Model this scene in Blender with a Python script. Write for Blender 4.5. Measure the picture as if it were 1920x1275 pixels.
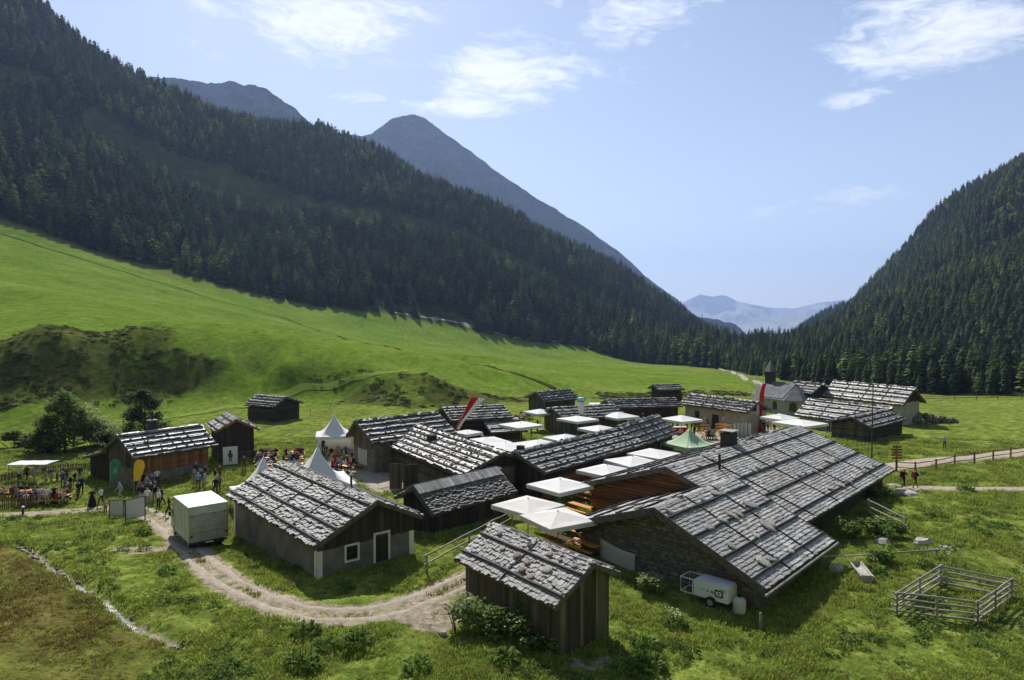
import bpy, bmesh, math, random
import numpy as np
from mathutils import Vector, Matrix
random.seed(7)
rng = np.random.default_rng(7)
for o in list(bpy.data.objects):
    bpy.data.objects.remove(o)
SC = bpy.context.scene
COL = SC.collection
rad = math.radians

# ------------------------------------------------------------------ camera
F_PX, CX, CY, CAM_Z = 1280.0, 960.0, 637.5, 15.0
PITCH = math.atan((637.5 - 602.0) / F_PX)
cam = bpy.data.objects.new('camera', bpy.data.cameras.new('camera'))
COL.objects.link(cam)
cam.location = (0, 0, CAM_Z)
cam.rotation_euler = (rad(90) - PITCH, 0, 0)
cam.data.sensor_width = 36
cam.data.lens = 24
cam.data.clip_start = 0.5
cam.data.clip_end = 60000
SC.camera = cam

# ------------------------------------------------------------------ sky, clouds and sun
SUN_AZ, SUN_EL = rad(-18), rad(44)          # azimuth from +Y towards +X
world = bpy.data.worlds.new('World')
SC.world = world
world.use_nodes = True
WN, WL = world.node_tree.nodes, world.node_tree.links
WN.clear()


def wn(kind, **kw):
    n = WN.new(kind)
    for k, v in kw.items():
        setattr(n, k, v)
    return n


def wmath(op, a, b=None, c=None, clamp=False):
    n = wn('ShaderNodeMath', operation=op, use_clamp=clamp)
    for i, s in enumerate((a, b, c)):
        if s is None:
            continue
        if isinstance(s, (int, float)):
            n.inputs[i].default_value = s
        else:
            WL.new(s, n.inputs[i])
    return n.outputs[0]


sky = wn('ShaderNodeTexSky', sky_type='NISHITA')
sky.sun_disc = False
sky.sun_elevation = SUN_EL
sky.sun_rotation = SUN_AZ
sky.altitude = 1700
sky.air_density = 1.0
sky.dust_density = 2.2
sky.ozone_density = 1.6
tc = wn('ShaderNodeTexCoord')
sep = wn('ShaderNodeSeparateXYZ')
WL.new(tc.outputs['Generated'], sep.inputs[0])
az = wmath('ARCTAN2', sep.outputs[0], sep.outputs[1])
el = wmath('ARCSINE', sep.outputs[2])
# stretched coordinates for wind-drawn cirrus
comb = wn('ShaderNodeCombineXYZ')
WL.new(wmath('ADD', wmath('MULTIPLY', az, 5.0), wmath('MULTIPLY', el, 3.2)), comb.inputs[0])
WL.new(wmath('MULTIPLY', el, 15.0), comb.inputs[1])
comb.inputs[2].default_value = 3.7
nz = wn('ShaderNodeTexNoise')
nz.inputs['Scale'].default_value = 1.35
nz.inputs['Detail'].default_value = 9
nz.inputs['Roughness'].default_value = 0.6
nz.inputs['Distortion'].default_value = 0.55
WL.new(comb.outputs[0], nz.inputs['Vector'])
nz2 = wn('ShaderNodeTexNoise')
nz2.inputs['Scale'].default_value = 4.2
nz2.inputs['Detail'].default_value = 8
nz2.inputs['Roughness'].default_value = 0.65
nz2.inputs['Distortion'].default_value = 1.2
WL.new(comb.outputs[0], nz2.inputs['Vector'])
# cloud banks (azimuth, elevation, half widths in degrees, tilt, weight)
CLOUDS = [(-14.6, 23.0, 8.2, 3.6, -0.05, 1.12), (-18.5, 24.0, 6.0, 2.0, 0.05, 0.85), (-24, 22.3, 6.0, 1.5, 0.05, 0.62), (-0.2, 19.6, 8.0, 2.7, 0.02, 1.05), (-3.8, 17.1, 6.2, 0.95, -0.02, 1.12),
          (-12, 17.7, 4.4, 0.8, 0.05, 0.72), (12.0, 23.6, 7.0, 4.0, 0.2, 0.78), (31.4, 19.9, 8.6, 3.8, 0.02, 1.08), (26.7, 16.1, 3.0, 0.85, 0.0, 1.0),
          (24.7, 8.8, 8.5, 1.5, 0.12, 0.86), (19, 15.2, 3.2, 0.6, -0.1, 0.62), (15.5, 3.6, 4.5, 2.4, 0.3, 0.62), (22.0, 6.1, 6.5, 0.8, 0.0, 0.6),
          (-24.7, 19.7, 4.4, 1.1, -0.1, 0.60), (9, 28, 16, 3, 0.1, 0.7), (-55, 25, 12, 4, 0.1, 0.8), (60, 20, 14, 4, 0.1, 0.8), (95, 28, 16, 5, 0.1, 0.8),
          (-100, 26, 16, 5, 0.1, 0.8), (150, 24, 18, 5, 0.1, 0.8), (-150, 30, 18, 6, 0.1, 0.8), (10, 45, 18, 6, 0.1, 0.7)]
acc = None
for a0, e0, sa, se, tilt, wgt in CLOUDS:
    da = wmath('SUBTRACT', az, rad(a0))
    de = wmath('SUBTRACT', wmath('SUBTRACT', el, rad(e0)), wmath('MULTIPLY', da, tilt))
    q = wmath('ADD', wmath('POWER', wmath('ABSOLUTE', wmath('DIVIDE', da, rad(sa))), 2.0), wmath('POWER', wmath('ABSOLUTE', wmath('DIVIDE', de, rad(se))), 2.0))
    m = wmath('MULTIPLY', wmath('EXPONENT', wmath('MULTIPLY', q, -0.9)), wgt)
    acc = m if acc is None else wmath('MAXIMUM', acc, m)
dens = wmath('ADD', wmath('MULTIPLY', acc, 1.75), wmath('MULTIPLY', wmath('SUBTRACT', nz.outputs[0], 0.5), 2.9))
dens = wmath('ADD', dens, wmath('MULTIPLY', wmath('SUBTRACT', nz2.outputs[0], 0.5), 2.1))
mr = wn('ShaderNodeMapRange', interpolation_type='SMOOTHSTEP')
mr.inputs['From Min'].default_value = 0.50
mr.inputs['From Max'].default_value = 2.25
WL.new(dens, mr.inputs['Value'])
cov = wmath('MULTIPLY', mr.outputs[0], 0.92)
veil = wmath('MULTIPLY', wmath('EXPONENT', wmath('MULTIPLY', wmath('ABSOLUTE', el), -5.5)), 0.55)
cov = wmath('MAXIMUM', cov, wmath('ADD', veil, 0.05))
# thin veil that whitens the lower sky
cmix = wn('ShaderNodeMix', data_type='RGBA')
WL.new(cov, cmix.inputs['Factor'])
WL.new(sky.outputs[0], cmix.inputs['A'])
cmix.inputs['B'].default_value = (9.6, 9.7, 9.9, 1)
bg = wn('ShaderNodeBackground')
bg.inputs['Strength'].default_value = 0.092
WL.new(cmix.outputs['Result'], bg.inputs['Color'])
wo = wn('ShaderNodeOutputWorld')
WL.new(bg.outputs[0], wo.inputs['Surface'])

sun = bpy.data.objects.new('sun', bpy.data.lights.new('sun', 'SUN'))
COL.objects.link(sun)
sun.data.energy = 5.0
sun.data.angle = rad(0.53)
sun.data.color = (1.0, 0.955, 0.88)
sdir = Vector((math.sin(SUN_AZ) * math.cos(SUN_EL), math.cos(SUN_AZ) * math.cos(SUN_EL), math.sin(SUN_EL)))
sun.rotation_euler = sdir.to_track_quat('Z', 'Y').to_euler()
sun.location = (-60, 60, 200)

SC.view_settings.view_transform = 'Standard'
SC.view_settings.look = 'None'
SC.view_settings.exposure = 0.46
SC.view_settings.gamma = 1.0
SC.view_settings.use_curve_mapping = False
SC.cycles.max_bounces = 5
SC.cycles.diffuse_bounces = 3
SC.cycles.transparent_max_bounces = 6
SC.cycles.volume_bounces = 0
SC.cycles.use_denoising = True


# ------------------------------------------------------------------ materials
def new_mat(name):
    m = bpy.data.materials.new(name)
    m.use_nodes = True
    nt = m.node_tree
    b = nt.nodes['Principled BSDF']
    return m, nt, b


def ramp(nt, stops):
    r = nt.nodes.new('ShaderNodeValToRGB')
    e = r.color_ramp.elements
    while len(e) > 1:
        e.remove(e[0])
    e[0].position = stops[0][0]
    e[0].color = (*stops[0][1], 1)
    for p, c in stops[1:]:
        k = e.new(p)
        k.color = (*c, 1)
    return r


def mat(name, c1, c2=None, scale=3.0, rough=0.85, bump=0.0, spec=0.3, tone=0.5, stretch=(1, 1, 1), metal=0.0, detail=5, orand=0.0, coords='Object', trans=0.0, bscale=None, patch=None):
    """two-colour noise material; 'tone' attribute and the object's random value vary the pieces"""
    m, nt, b = new_mat(name)
    N, L = nt.nodes, nt.links
    if c2 is None:
        c2 = tuple(x * 0.72 for x in c1)
    t = N.new('ShaderNodeTexCoord')
    mp = N.new('ShaderNodeMapping')
    mp.inputs['Scale'].default_value = stretch
    L.new(t.outputs[coords], mp.inputs[0])
    n = N.new('ShaderNodeTexNoise')
    n.inputs['Scale'].default_value = scale
    n.inputs['Detail'].default_value = detail
    n.inputs['Roughness'].default_value = 0.62
    L.new(mp.outputs[0], n.inputs['Vector'])
    r = ramp(nt, [(0.33, c2), (0.66, c1)])
    L.new(n.outputs[0], r.inputs[0])
    out = r.outputs[0]
    if patch:
        pn = N.new('ShaderNodeTexNoise')
        pn.inputs['Scale'].default_value = 0.42
        pn.inputs['Detail'].default_value = 7
        pn.inputs['Roughness'].default_value = 0.7
        L.new(t.outputs[coords], pn.inputs['Vector'])
        pr_ = ramp(nt, [(0.47, (0, 0, 0)), (0.68, (0.6, 0.6, 0.6))])
        L.new(pn.outputs[0], pr_.inputs[0])
        pm = N.new('ShaderNodeMix')
        pm.data_type = 'RGBA'
        L.new(pr_.outputs[0], pm.inputs['Factor'])
        L.new(out, pm.inputs['A'])
        pm.inputs['B'].default_value = (*patch, 1)
        out = pm.outputs['Result']
    if tone or orand:
        at = N.new('ShaderNodeAttribute')
        at.attribute_name = 'tone'
        oi = N.new('ShaderNodeObjectInfo')
        k = N.new('ShaderNodeMath')
        k.operation = 'MULTIPLY_ADD'
        L.new(at.outputs['Fac'], k.inputs[0])
        k.inputs[1].default_value = tone
        k.inputs[2].default_value = 1.0
        k2 = N.new('ShaderNodeMath')
        k2.operation = 'MULTIPLY_ADD'
        L.new(oi.outputs['Random'], k2.inputs[0])
        k2.inputs[1].default_value = orand
        k2.inputs[2].default_value = 1.0 - orand / 2
        mm = N.new('ShaderNodeMath')
        mm.operation = 'MULTIPLY'
        L.new(k.outputs[0], mm.inputs[0])
        L.new(k2.outputs[0], mm.inputs[1])
        mx = N.new('ShaderNodeVectorMath')
        mx.operation = 'SCALE'
        L.new(out, mx.inputs[0])
        L.new(mm.outputs[0], mx.inputs['Scale'])
        out = mx.outputs[0]
    L.new(out, b.inputs['Base Color'])
    b.inputs['Roughness'].default_value = rough
    b.inputs['Specular IOR Level'].default_value = spec
    b.inputs['Metallic'].default_value = metal
    if bump:
        bn = N.new('ShaderNodeTexNoise')
        bn.inputs['Scale'].default_value = bscale or scale * 3
        bn.inputs['Detail'].default_value = 4
        L.new(mp.outputs[0], bn.inputs['Vector'])
        bp = N.new('ShaderNodeBump')
        bp.inputs['Strength'].default_value = bump
        bp.inputs['Distance'].default_value = 0.05
        L.new(bn.outputs[0], bp.inputs['Height'])
        L.new(bp.outputs[0], b.inputs['Normal'])
    if trans:
        o = N['Material Output']
        tr = N.new('ShaderNodeBsdfTranslucent')
        L.new(out, tr.inputs['Color'])
        ms = N.new('ShaderNodeMixShader')
        ms.inputs[0].default_value = trans
        L.new(b.outputs[0], ms.inputs[1])
        L.new(tr.outputs[0], ms.inputs[2])
        L.new(ms.outputs[0], o.inputs['Surface'])
    return m


M = {}
M['shingle'] = mat('weathered_shingle', (0.41, 0.40, 0.382), (0.205, 0.198, 0.19), 1.3, rough=0.62, spec=0.35, tone=0.75, orand=0.45, bump=0.5, bscale=14, patch=(0.20, 0.165, 0.115))
M['shingle_dark'] = mat('old_dark_shingle', (0.20, 0.19, 0.175), (0.09, 0.086, 0.082), 0.9, rough=0.6, spec=0.45, tone=0.9, orand=0.5, bump=0.6, bscale=14, patch=(0.12, 0.105, 0.065))
M['shingle_pale'] = mat('silvered_shingle', (0.46, 0.44, 0.415), (0.25, 0.24, 0.228), 1.3, rough=0.5, spec=0.5, tone=0.85, orand=0.4, bump=0.4, bscale=12, patch=(0.26, 0.225, 0.17))
M['batten'] = mat('grey_pole_wood', (0.075, 0.07, 0.065), (0.035, 0.032, 0.03), 4, rough=0.8, stretch=(0.3, 1, 1))
M['old_wood'] = mat('dark_old_timber', (0.062, 0.045, 0.034), (0.024, 0.018, 0.014), 2.5, rough=0.85, tone=0.8, orand=0.6, stretch=(1, 1, 0.12), bump=0.3)
M['old_wood_h'] = mat('dark_log_timber', (0.070, 0.052, 0.038), (0.028, 0.021, 0.017), 2.5, rough=0.85, tone=0.8, orand=0.6, stretch=(0.12, 0.12, 1), bump=0.3)
M['grey_wood'] = mat('grey_barn_boards', (0.135, 0.112, 0.078), (0.048, 0.039, 0.029), 2.2, rough=0.85, tone=0.6, orand=0.7, stretch=(1, 1, 0.1), bump=0.3)
M['warm_wood'] = mat('brown_larch_wood', (0.31, 0.135, 0.048), (0.14, 0.058, 0.022), 2.5, rough=0.7, tone=0.5, orand=0.5, stretch=(0.12, 0.12, 1), bump=0.25)
M['eave_wood'] = mat('grey_barge_board', (0.14, 0.122, 0.104), (0.065, 0.056, 0.048), 3, rough=0.8, stretch=(0.25, 1, 1))
M['plaster'] = mat('grey_rough_plaster', (0.225, 0.205, 0.18), (0.095, 0.086, 0.075), 0.7, rough=0.95, bump=0.5, detail=8, bscale=9)
M['plaster_pale'] = mat('pale_lime_plaster', (0.40, 0.345, 0.275), (0.27, 0.23, 0.185), 0.8, rough=0.95, bump=0.3, detail=7)
M['shaded_plaster'] = mat('shade_toned_plaster', (0.42, 0.39, 0.34), (0.31, 0.285, 0.25), 1.2, rough=0.95, bump=0.2)  # limewash darkened so the shade on sunless walls is in the colour
M['white_plaster'] = mat('white_limewash', (0.74, 0.71, 0.64), (0.58, 0.55, 0.49), 1.5, rough=0.9, bump=0.2)
M['stone'] = mat('rubble_wall_stone', (0.215, 0.19, 0.152), (0.10, 0.088, 0.072), 2.2, rough=0.92, tone=0.7, orand=0.6, bump=0.6)
M['mortar'] = mat('lime_mortar', (0.13, 0.115, 0.095), (0.07, 0.062, 0.052), 2.0, rough=0.95, bump=0.4)
M['slab_stone'] = mat('roof_weight_stone', (0.40, 0.375, 0.33), (0.23, 0.21, 0.18), 3.0, rough=0.85, tone=0.6, orand=0.5, bump=0.5)
M['red_stone'] = mat('rusty_roof_stone', (0.34, 0.25, 0.20), (0.22, 0.165, 0.14), 3.0, rough=0.9, tone=0.6, orand=0.5, bump=0.5)
M['dark_stone'] = mat('dark_roof_stone', (0.10, 0.095, 0.09), (0.045, 0.043, 0.04), 3.0, rough=0.9, tone=0.8, bump=0.4)
M['slate'] = mat('blue_grey_slate', (0.17, 0.175, 0.19), (0.10, 0.105, 0.115), 1.5, rough=0.85, spec=0.2, tone=0.6)
M['white_cloth'] = mat('white_canvas', (0.88, 0.87, 0.85), (0.83, 0.82, 0.79), 0.9, rough=0.85, trans=0.30, tone=0, bump=0.55, bscale=2.2)
M['cream_cloth'] = mat('cream_canvas', (0.84, 0.81, 0.755), (0.77, 0.74, 0.69), 0.9, rough=0.85, trans=0.30, tone=0, bump=0.55, bscale=2.2)
M['grey_cloth'] = mat('grey_sheet', (0.60, 0.585, 0.55), (0.52, 0.51, 0.48), 1.2, rough=0.9, trans=0.2, tone=0, bump=0.2)
M['green_cloth'] = mat('pale_green_canvas', (0.56, 0.72, 0.48), (0.49, 0.65, 0.41), 0.9, rough=0.8, trans=0.35, tone=0)
M['flag_green'] = mat('green_flag_cloth', (0.10, 0.40, 0.20), (0.06, 0.30, 0.14), 2, rough=0.8, trans=0.3, tone=0)
M['flag_yellow'] = mat('yellow_flag_cloth', (0.72, 0.56, 0.06), (0.62, 0.46, 0.05), 2, rough=0.8, trans=0.3, tone=0)
M['flag_red'] = mat('red_flag_cloth', (0.60, 0.03, 0.04), (0.48, 0.02, 0.03), 2, rough=0.8, trans=0.3, tone=0)
M['flag_white'] = mat('white_flag_cloth', (0.80, 0.79, 0.77), (0.72, 0.71, 0.69), 2, rough=0.8, trans=0.3, tone=0)
M['bench_wood'] = mat('varnished_beer_bench', (0.70, 0.30, 0.065), (0.58, 0.23, 0.045), 3, rough=0.4, spec=0.5, tone=0, orand=0.35, stretch=(0.2, 1, 1))
M['steel'] = mat('grey_steel', (0.30, 0.31, 0.32), (0.22, 0.23, 0.24), 3, rough=0.45, metal=0.6, tone=0)
M['black_metal'] = mat('black_metal', (0.03, 0.03, 0.032), (0.02, 0.02, 0.02), 3, rough=0.55, tone=0)
M['rubber'] = mat('black_rubber', (0.025, 0.025, 0.025), (0.018, 0.018, 0.018), 6, rough=0.8, tone=0)
M['truck_white'] = mat('truck_panel_white', (0.60, 0.61, 0.57), (0.46, 0.46, 0.42), 0.7, rough=0.5, spec=0.4, tone=0)
M['truck_roof'] = mat('truck_roof_white', (0.82, 0.82, 0.80), (0.74, 0.74, 0.72), 0.8, rough=0.5, tone=0)
M['alu'] = mat('aluminium_rail', (0.55, 0.56, 0.57), (0.45, 0.46, 0.47), 4, rough=0.4, metal=0.7, tone=0)
M['red_lens'] = mat('red_lamp_lens', (0.55, 0.03, 0.02), (0.4, 0.02, 0.01), 9, rough=0.25, tone=0)
M['amber'] = mat('amber_reflector', (0.75, 0.30, 0.03), (0.6, 0.2, 0.02), 9, rough=0.3, tone=0)
M['gen_white'] = mat('generator_enamel', (0.76, 0.77, 0.77), (0.68, 0.69, 0.69), 0.9, rough=0.4, spec=0.5, tone=0)
M['glass_dark'] = mat('dark_window_glass', (0.025, 0.028, 0.032), (0.012, 0.014, 0.016), 2, rough=0.12, spec=0.6, tone=0)
M['dark_door'] = mat('dark_brown_door', (0.045, 0.03, 0.024), (0.022, 0.015, 0.012), 3, rough=0.7, stretch=(1, 1, .15), tone=0)
M['soot'] = mat('sooty_chimney', (0.06, 0.055, 0.05), (0.03, 0.028, 0.026), 4, rough=0.95, bump=0.4, tone=0)
M['fence_wood'] = mat('sun_bleached_rail', (0.36, 0.33, 0.29), (0.20, 0.18, 0.155), 3, rough=0.75, tone=0.5, orand=0.4)
M['picket'] = mat('brown_picket_wood', (0.20, 0.12, 0.075), (0.11, 0.065, 0.04), 3, rough=0.8, tone=0.6, orand=0.5)
M['rock'] = mat('grey_field_rock', (0.42, 0.40, 0.37), (0.24, 0.225, 0.205), 2.5, rough=0.9, tone=0.6, orand=0.5, bump=0.6)
M['pale_rock'] = mat('pale_granite', (0.42, 0.395, 0.35), (0.27, 0.25, 0.22), 2.5, rough=0.9, tone=0.5, orand=0.3, bump=0.6)
M['paper'] = mat('pale_panel', (0.52, 0.54, 0.50), (0.46, 0.48, 0.45), 1, rough=0.7, tone=0)
M['poster'] = mat('white_poster', (0.72, 0.72, 0.70), (0.64, 0.64, 0.62), 1, rough=0.7, tone=0)
M['ink'] = mat('black_print', (0.03, 0.03, 0.03), (0.02, 0.02, 0.02), 5, rough=0.7, tone=0)
M['needles'] = mat('spruce_needles', (0.074, 0.108, 0.038), (0.034, 0.056, 0.022), 0.9, rough=0.9, spec=0.06, tone=0.9, orand=1.15, trans=0.25)
M['larch'] = mat('larch_needles', (0.165, 0.215, 0.060), (0.090, 0.130, 0.036), 0.9, rough=0.9, spec=0.06, tone=0.8, orand=0.8, trans=0.35)
M['leaf'] = mat('willow_leaf', (0.37, 0.42, 0.20), (0.22, 0.27, 0.11), 1.5, rough=0.9, spec=0.04, tone=0.7, orand=0.3, trans=0.5)
M['scrub'] = mat('alpine_scrub_leaf', (0.105, 0.120, 0.032), (0.055, 0.066, 0.019), 0.3, rough=0.85, spec=0.05, tone=0.6, orand=0.7, trans=0.2)
M['weed'] = mat('broad_weed_leaf', (0.165, 0.245, 0.050), (0.080, 0.135, 0.026), 1.2, rough=0.85, spec=0.06, tone=0.7, orand=0.4, trans=0.3)
M['bark'] = mat('spruce_bark', (0.10, 0.075, 0.055), (0.05, 0.038, 0.03), 3, rough=0.95, tone=0.4, orand=0.3)


# ------------------------------------------------------------------ mesh builder
class MB:
    def __init__(s):
        s.v, s.f, s.mi, s.t = [], [], [], []

    def add(s, vs, fs, tone=0.0, mi=0):
        k = len(s.v)
        s.v.extend(tuple(p) for p in vs)
        for f in fs:
            s.f.append(tuple(i + k for i in f))
            s.mi.append(mi)
            s.t.append(tone)

    BOXF = [(0, 3, 2, 1), (4, 5, 6, 7), (0, 1, 5, 4), (1, 2, 6, 5), (2, 3, 7, 6), (3, 0, 4, 7)]

    def box(s, c, d, tone=0.0, mi=0, rot=None):
        x, y, z = d[0] / 2, d[1] / 2, d[2] / 2
        vs = [Vector(p) for p in ((-x, -y, -z), (x, -y, -z), (x, y, -z), (-x, y, -z), (-x, -y, z), (x, -y, z), (x, y, z), (-x, y, z))]
        if rot is not None:
            vs = [rot @ p for p in vs]
        c = Vector(c)
        s.add([p + c for p in vs], s.BOXF, tone, mi)

    def hexa(s, vs, tone=0.0, mi=0):
        s.add(vs, s.BOXF, tone, mi)

    def tube(s, pts, r, n=6, tone=0.0, mi=0, cap=True):
        pts = [Vector(p) for p in pts]
        if not isinstance(r, (list, tuple)):
            r = [r] * len(pts)
        rings = []
        for i, p in enumerate(pts):
            a = pts[max(i - 1, 0)]
            b = pts[min(i + 1, len(pts) - 1)]
            d = (b - a).normalized()
            x = d.cross(Vector((0, 0, 1)) if abs(d.z) < 0.95 else Vector((1, 0, 0))).normalized()
            y = d.cross(x)
            rings.append([p + (x * math.cos(2 * math.pi * k / n) + y * math.sin(2 * math.pi * k / n)) * r[i] for k in range(n)])
        vs = [q for ring in rings for q in ring]
        fs = []
        for i in range(len(pts) - 1):
            for k in range(n):
                k2 = (k + 1) % n
                fs.append((i * n + k, i * n + k2, (i + 1) * n + k2, (i + 1) * n + k))
        if cap:
            fs.append(tuple(range(n))[::-1])
            fs.append(tuple((len(pts) - 1) * n + k for k in range(n)))
        s.add(vs, fs, tone, mi)

    def mesh(s, name, mats):
        me = bpy.data.meshes.new(name)
        me.from_pydata(s.v, [], s.f)
        for m in (mats if isinstance(mats, (list, tuple)) else [mats]):
            me.materials.append(m)
        me.polygons.foreach_set('material_index', s.mi)
        a = me.attributes.new('tone', 'FLOAT', 'FACE')
        a.data.foreach_set('value', s.t)
        me.update()
        return me

    def build(s, name, mats, parent=None, smooth=False, **props):
        o = bpy.data.objects.new(name, s.mesh(name, mats))
        COL.objects.link(o)
        if parent is not None:
            o.parent = parent
        if smooth:
            o.data.polygons.foreach_set('use_smooth', [True] * len(o.data.polygons))
        for k, v in props.items():
            o[k] = v
        return o


def tag(o, label, cat, group=None):
    o['label'] = label
    o['category'] = cat
    if group:
        o['group'] = group
    return o


def thing(name, label, cat, loc=(0, 0, 0), rz=0.0, group=None):
    o = bpy.data.objects.new(name, None)
    o.empty_display_size = 0.3
    COL.objects.link(o)
    o.location = loc
    o.rotation_euler = (0, 0, rz)
    return tag(o, label, cat, group)


def inst(name, me, parent=None, mtx=None, **props):
    o = bpy.data.objects.new(name, me)
    COL.objects.link(o)
    if parent is not None:
        o.parent = parent
    if mtx is not None:
        o.matrix_local = mtx
    for k, v in props.items():
        o[k] = v
    return o


def copy_tree(o, parent=None):
    c = o.copy()
    COL.objects.link(c)
    c.parent = parent
    for ch in o.children:
        copy_tree(ch, c)
    return c


# ------------------------------------------------------------------ terrain heights
def _hash(ix, iy, seed):
    h = (ix.astype(np.int64) * 374761393 + iy.astype(np.int64) * 668265263 + seed * 1442695041) & 0x7fffffff
    h = (h ^ (h >> 13)) * 1274126177 & 0x7fffffff
    return ((h ^ (h >> 16)) & 0xffff) / 65535.0


def vnoise(x, y, seed=0):
    ix, iy = np.floor(x), np.floor(y)
    fx, fy = x - ix, y - iy
    fx = fx * fx * (3 - 2 * fx)
    fy = fy * fy * (3 - 2 * fy)
    a = _hash(ix, iy, seed)
    b = _hash(ix + 1, iy, seed)
    c = _hash(ix, iy + 1, seed)
    d = _hash(ix + 1, iy + 1, seed)
    return (a * (1 - fx) + b * fx) * (1 - fy) + (c * (1 - fx) + d * fx) * fy * 1.0


def fbm(x, y, seed=0, oct=4):
    t, a, s = 0.0, 0.5, 0.0
    for k in range(oct):
        t = t + a * (vnoise(x, y, seed + k) - 0.5)
        s += a
        x, y, a = x * 2.03 + 17.3, y * 2.03 + 9.1, a * 0.5
    return t / s * 2


def ray(px, py):
    dx, dv = (px - CX) / F_PX, (CY - py) / F_PX
    return np.array([dx, math.cos(PITCH) + dv * math.sin(PITCH), -math.sin(PITCH) + dv * math.cos(PITCH)])


def at_depth(px, py, d):
    r = ray(px, py)
    return np.array([0, 0, CAM_Z]) + r * (d / r[1])


def at_z(px, py, z):
    r = ray(px, py)
    return np.array([0, 0, CAM_Z]) + r * ((z - CAM_Z) / r[2])


CP = []
for px, py, d in [  # hillside and valley, as seen from the viewpoint, with surveyed distances
        (0, 835, 92), (0, 765, 108), (0, 645, 121), (0, 560, 190), (0, 480, 290), (0, 408, 375),
        (-500, 700, 115), (-500, 560, 150), (-500, 380, 300), (-700, 150, 500), (-700, -300, 800),
        (180, 800, 104), (90, 755, 111), (90, 645, 121.5), (180, 742, 116), (180, 650, 125.5), (270, 745, 119), (270, 660, 128), (180, 560, 220), (180, 470, 400),
        (350, 775, 113), (350, 745, 122), (350, 668, 130), (420, 745, 123), (420, 682, 130), (540, 738, 127), (540, 690, 132), (350, 590, 250), (350, 517, 425),
        (480, 765, 119), (480, 705, 132), (480, 630, 240), (480, 550, 460),
        (600, 765, 120), (600, 738, 130), (600, 705, 135), (600, 640, 250), (600, 572, 490),
        (700, 758, 122), (660, 735, 131), (660, 700, 135), (720, 738, 128), (720, 700, 133), (720, 650, 250), (720, 590, 500),
        (820, 755, 124), (800, 700, 132), (860, 720, 137), (820, 660, 260), (820, 612, 515),
        (940, 740, 136), (940, 690, 210), (940, 634, 540),
        (1040, 730, 146), (1040, 690, 240), (1040, 652, 560), (1150, 735, 148), (1150, 705, 220), (1150, 670, 540),
        (1250, 738, 146), (1250, 708, 240), (1250, 682, 480), (1330, 728, 150), (1340, 695, 330), (1390, 718, 200), (1390, 692, 400), (1400, 690, 1500),
        (1480, 745, 160), (1480, 712, 250), (1600, 735, 165), (1600, 715, 250), (1720, 750, 150), (1720, 735, 200), (1920, 748, 155), (1920, 738, 190), (2150, 745, 160),
        (1700, 740, 290), (1920, 745, 280), (2200, 735, 270), (1560, 712, 330),
        # forest spurs (ground below the tree tops)
        (0, -30, 780), (-300, -200, 800), (100, 300, 520), (100, 150, 650), (255, 182, 900), (255, 300, 650), (350, 400, 560), (420, 238, 950), (450, 360, 700),
        (600, 262, 1000), (600, 380, 760), (600, 480, 600), (725, 310, 960), (720, 430, 720), (830, 385, 850), (840, 490, 640), (1000, 440, 950), (1000, 540, 700),
        (1200, 545, 1050), (1180, 610, 720), (1350, 662, 1150), (1330, 662, 700),
        # opposite spur
        (1560, 592, 1450), (1490, 624, 1400), (1560, 650, 700), (1640, 575, 1150), (1640, 620, 650), (1750, 452, 900), (1750, 560, 560), (1920, 345, 720), (1920, 500, 470), (1920, 640, 340),
        (2200, 190, 650), (2200, 450, 430), (1450, 678, 1300), (1460, 672, 700),
        (1260, 588, 960), (1860, 366, 1000), (1920, 328, 970), (1320, 648, 960), (1380, 695, 950), (1440, 668, 950), (1500, 645, 950), (1560, 604, 960), (1620, 574, 960), (1680, 506, 980), (1740, 430, 990), (1800, 388, 1000), (840, 384, 950),
        (1300, 640, 1120), (1400, 690, 1150), (1500, 655, 1150)]:
    CP.append(at_depth(px, py, d))
for px, py, d, dz in [  # the far sides of the spurs
        (0, -30, 1050, -20), (255, 165, 1250, -60), (420, 225, 1300, -60), (600, 262, 1400, -120), (725, 310, 1350, -120), (830, 385, 1250, -90), (1000, 440, 1350, -90),
        (1200, 545, 1450, -70), (1350, 645, 1600, -60), (1560, 585, 1900, -60), (1640, 540, 1600, -60), (1750, 415, 1300, -60), (1920, 305, 1050, -40)]:
    p = at_depth(px, py, d)
    k = at_depth(px, py, {0: 780}.get(px, d * 0.74))
    CP.append(np.array([p[0], p[1], k[2] + dz]))
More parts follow.
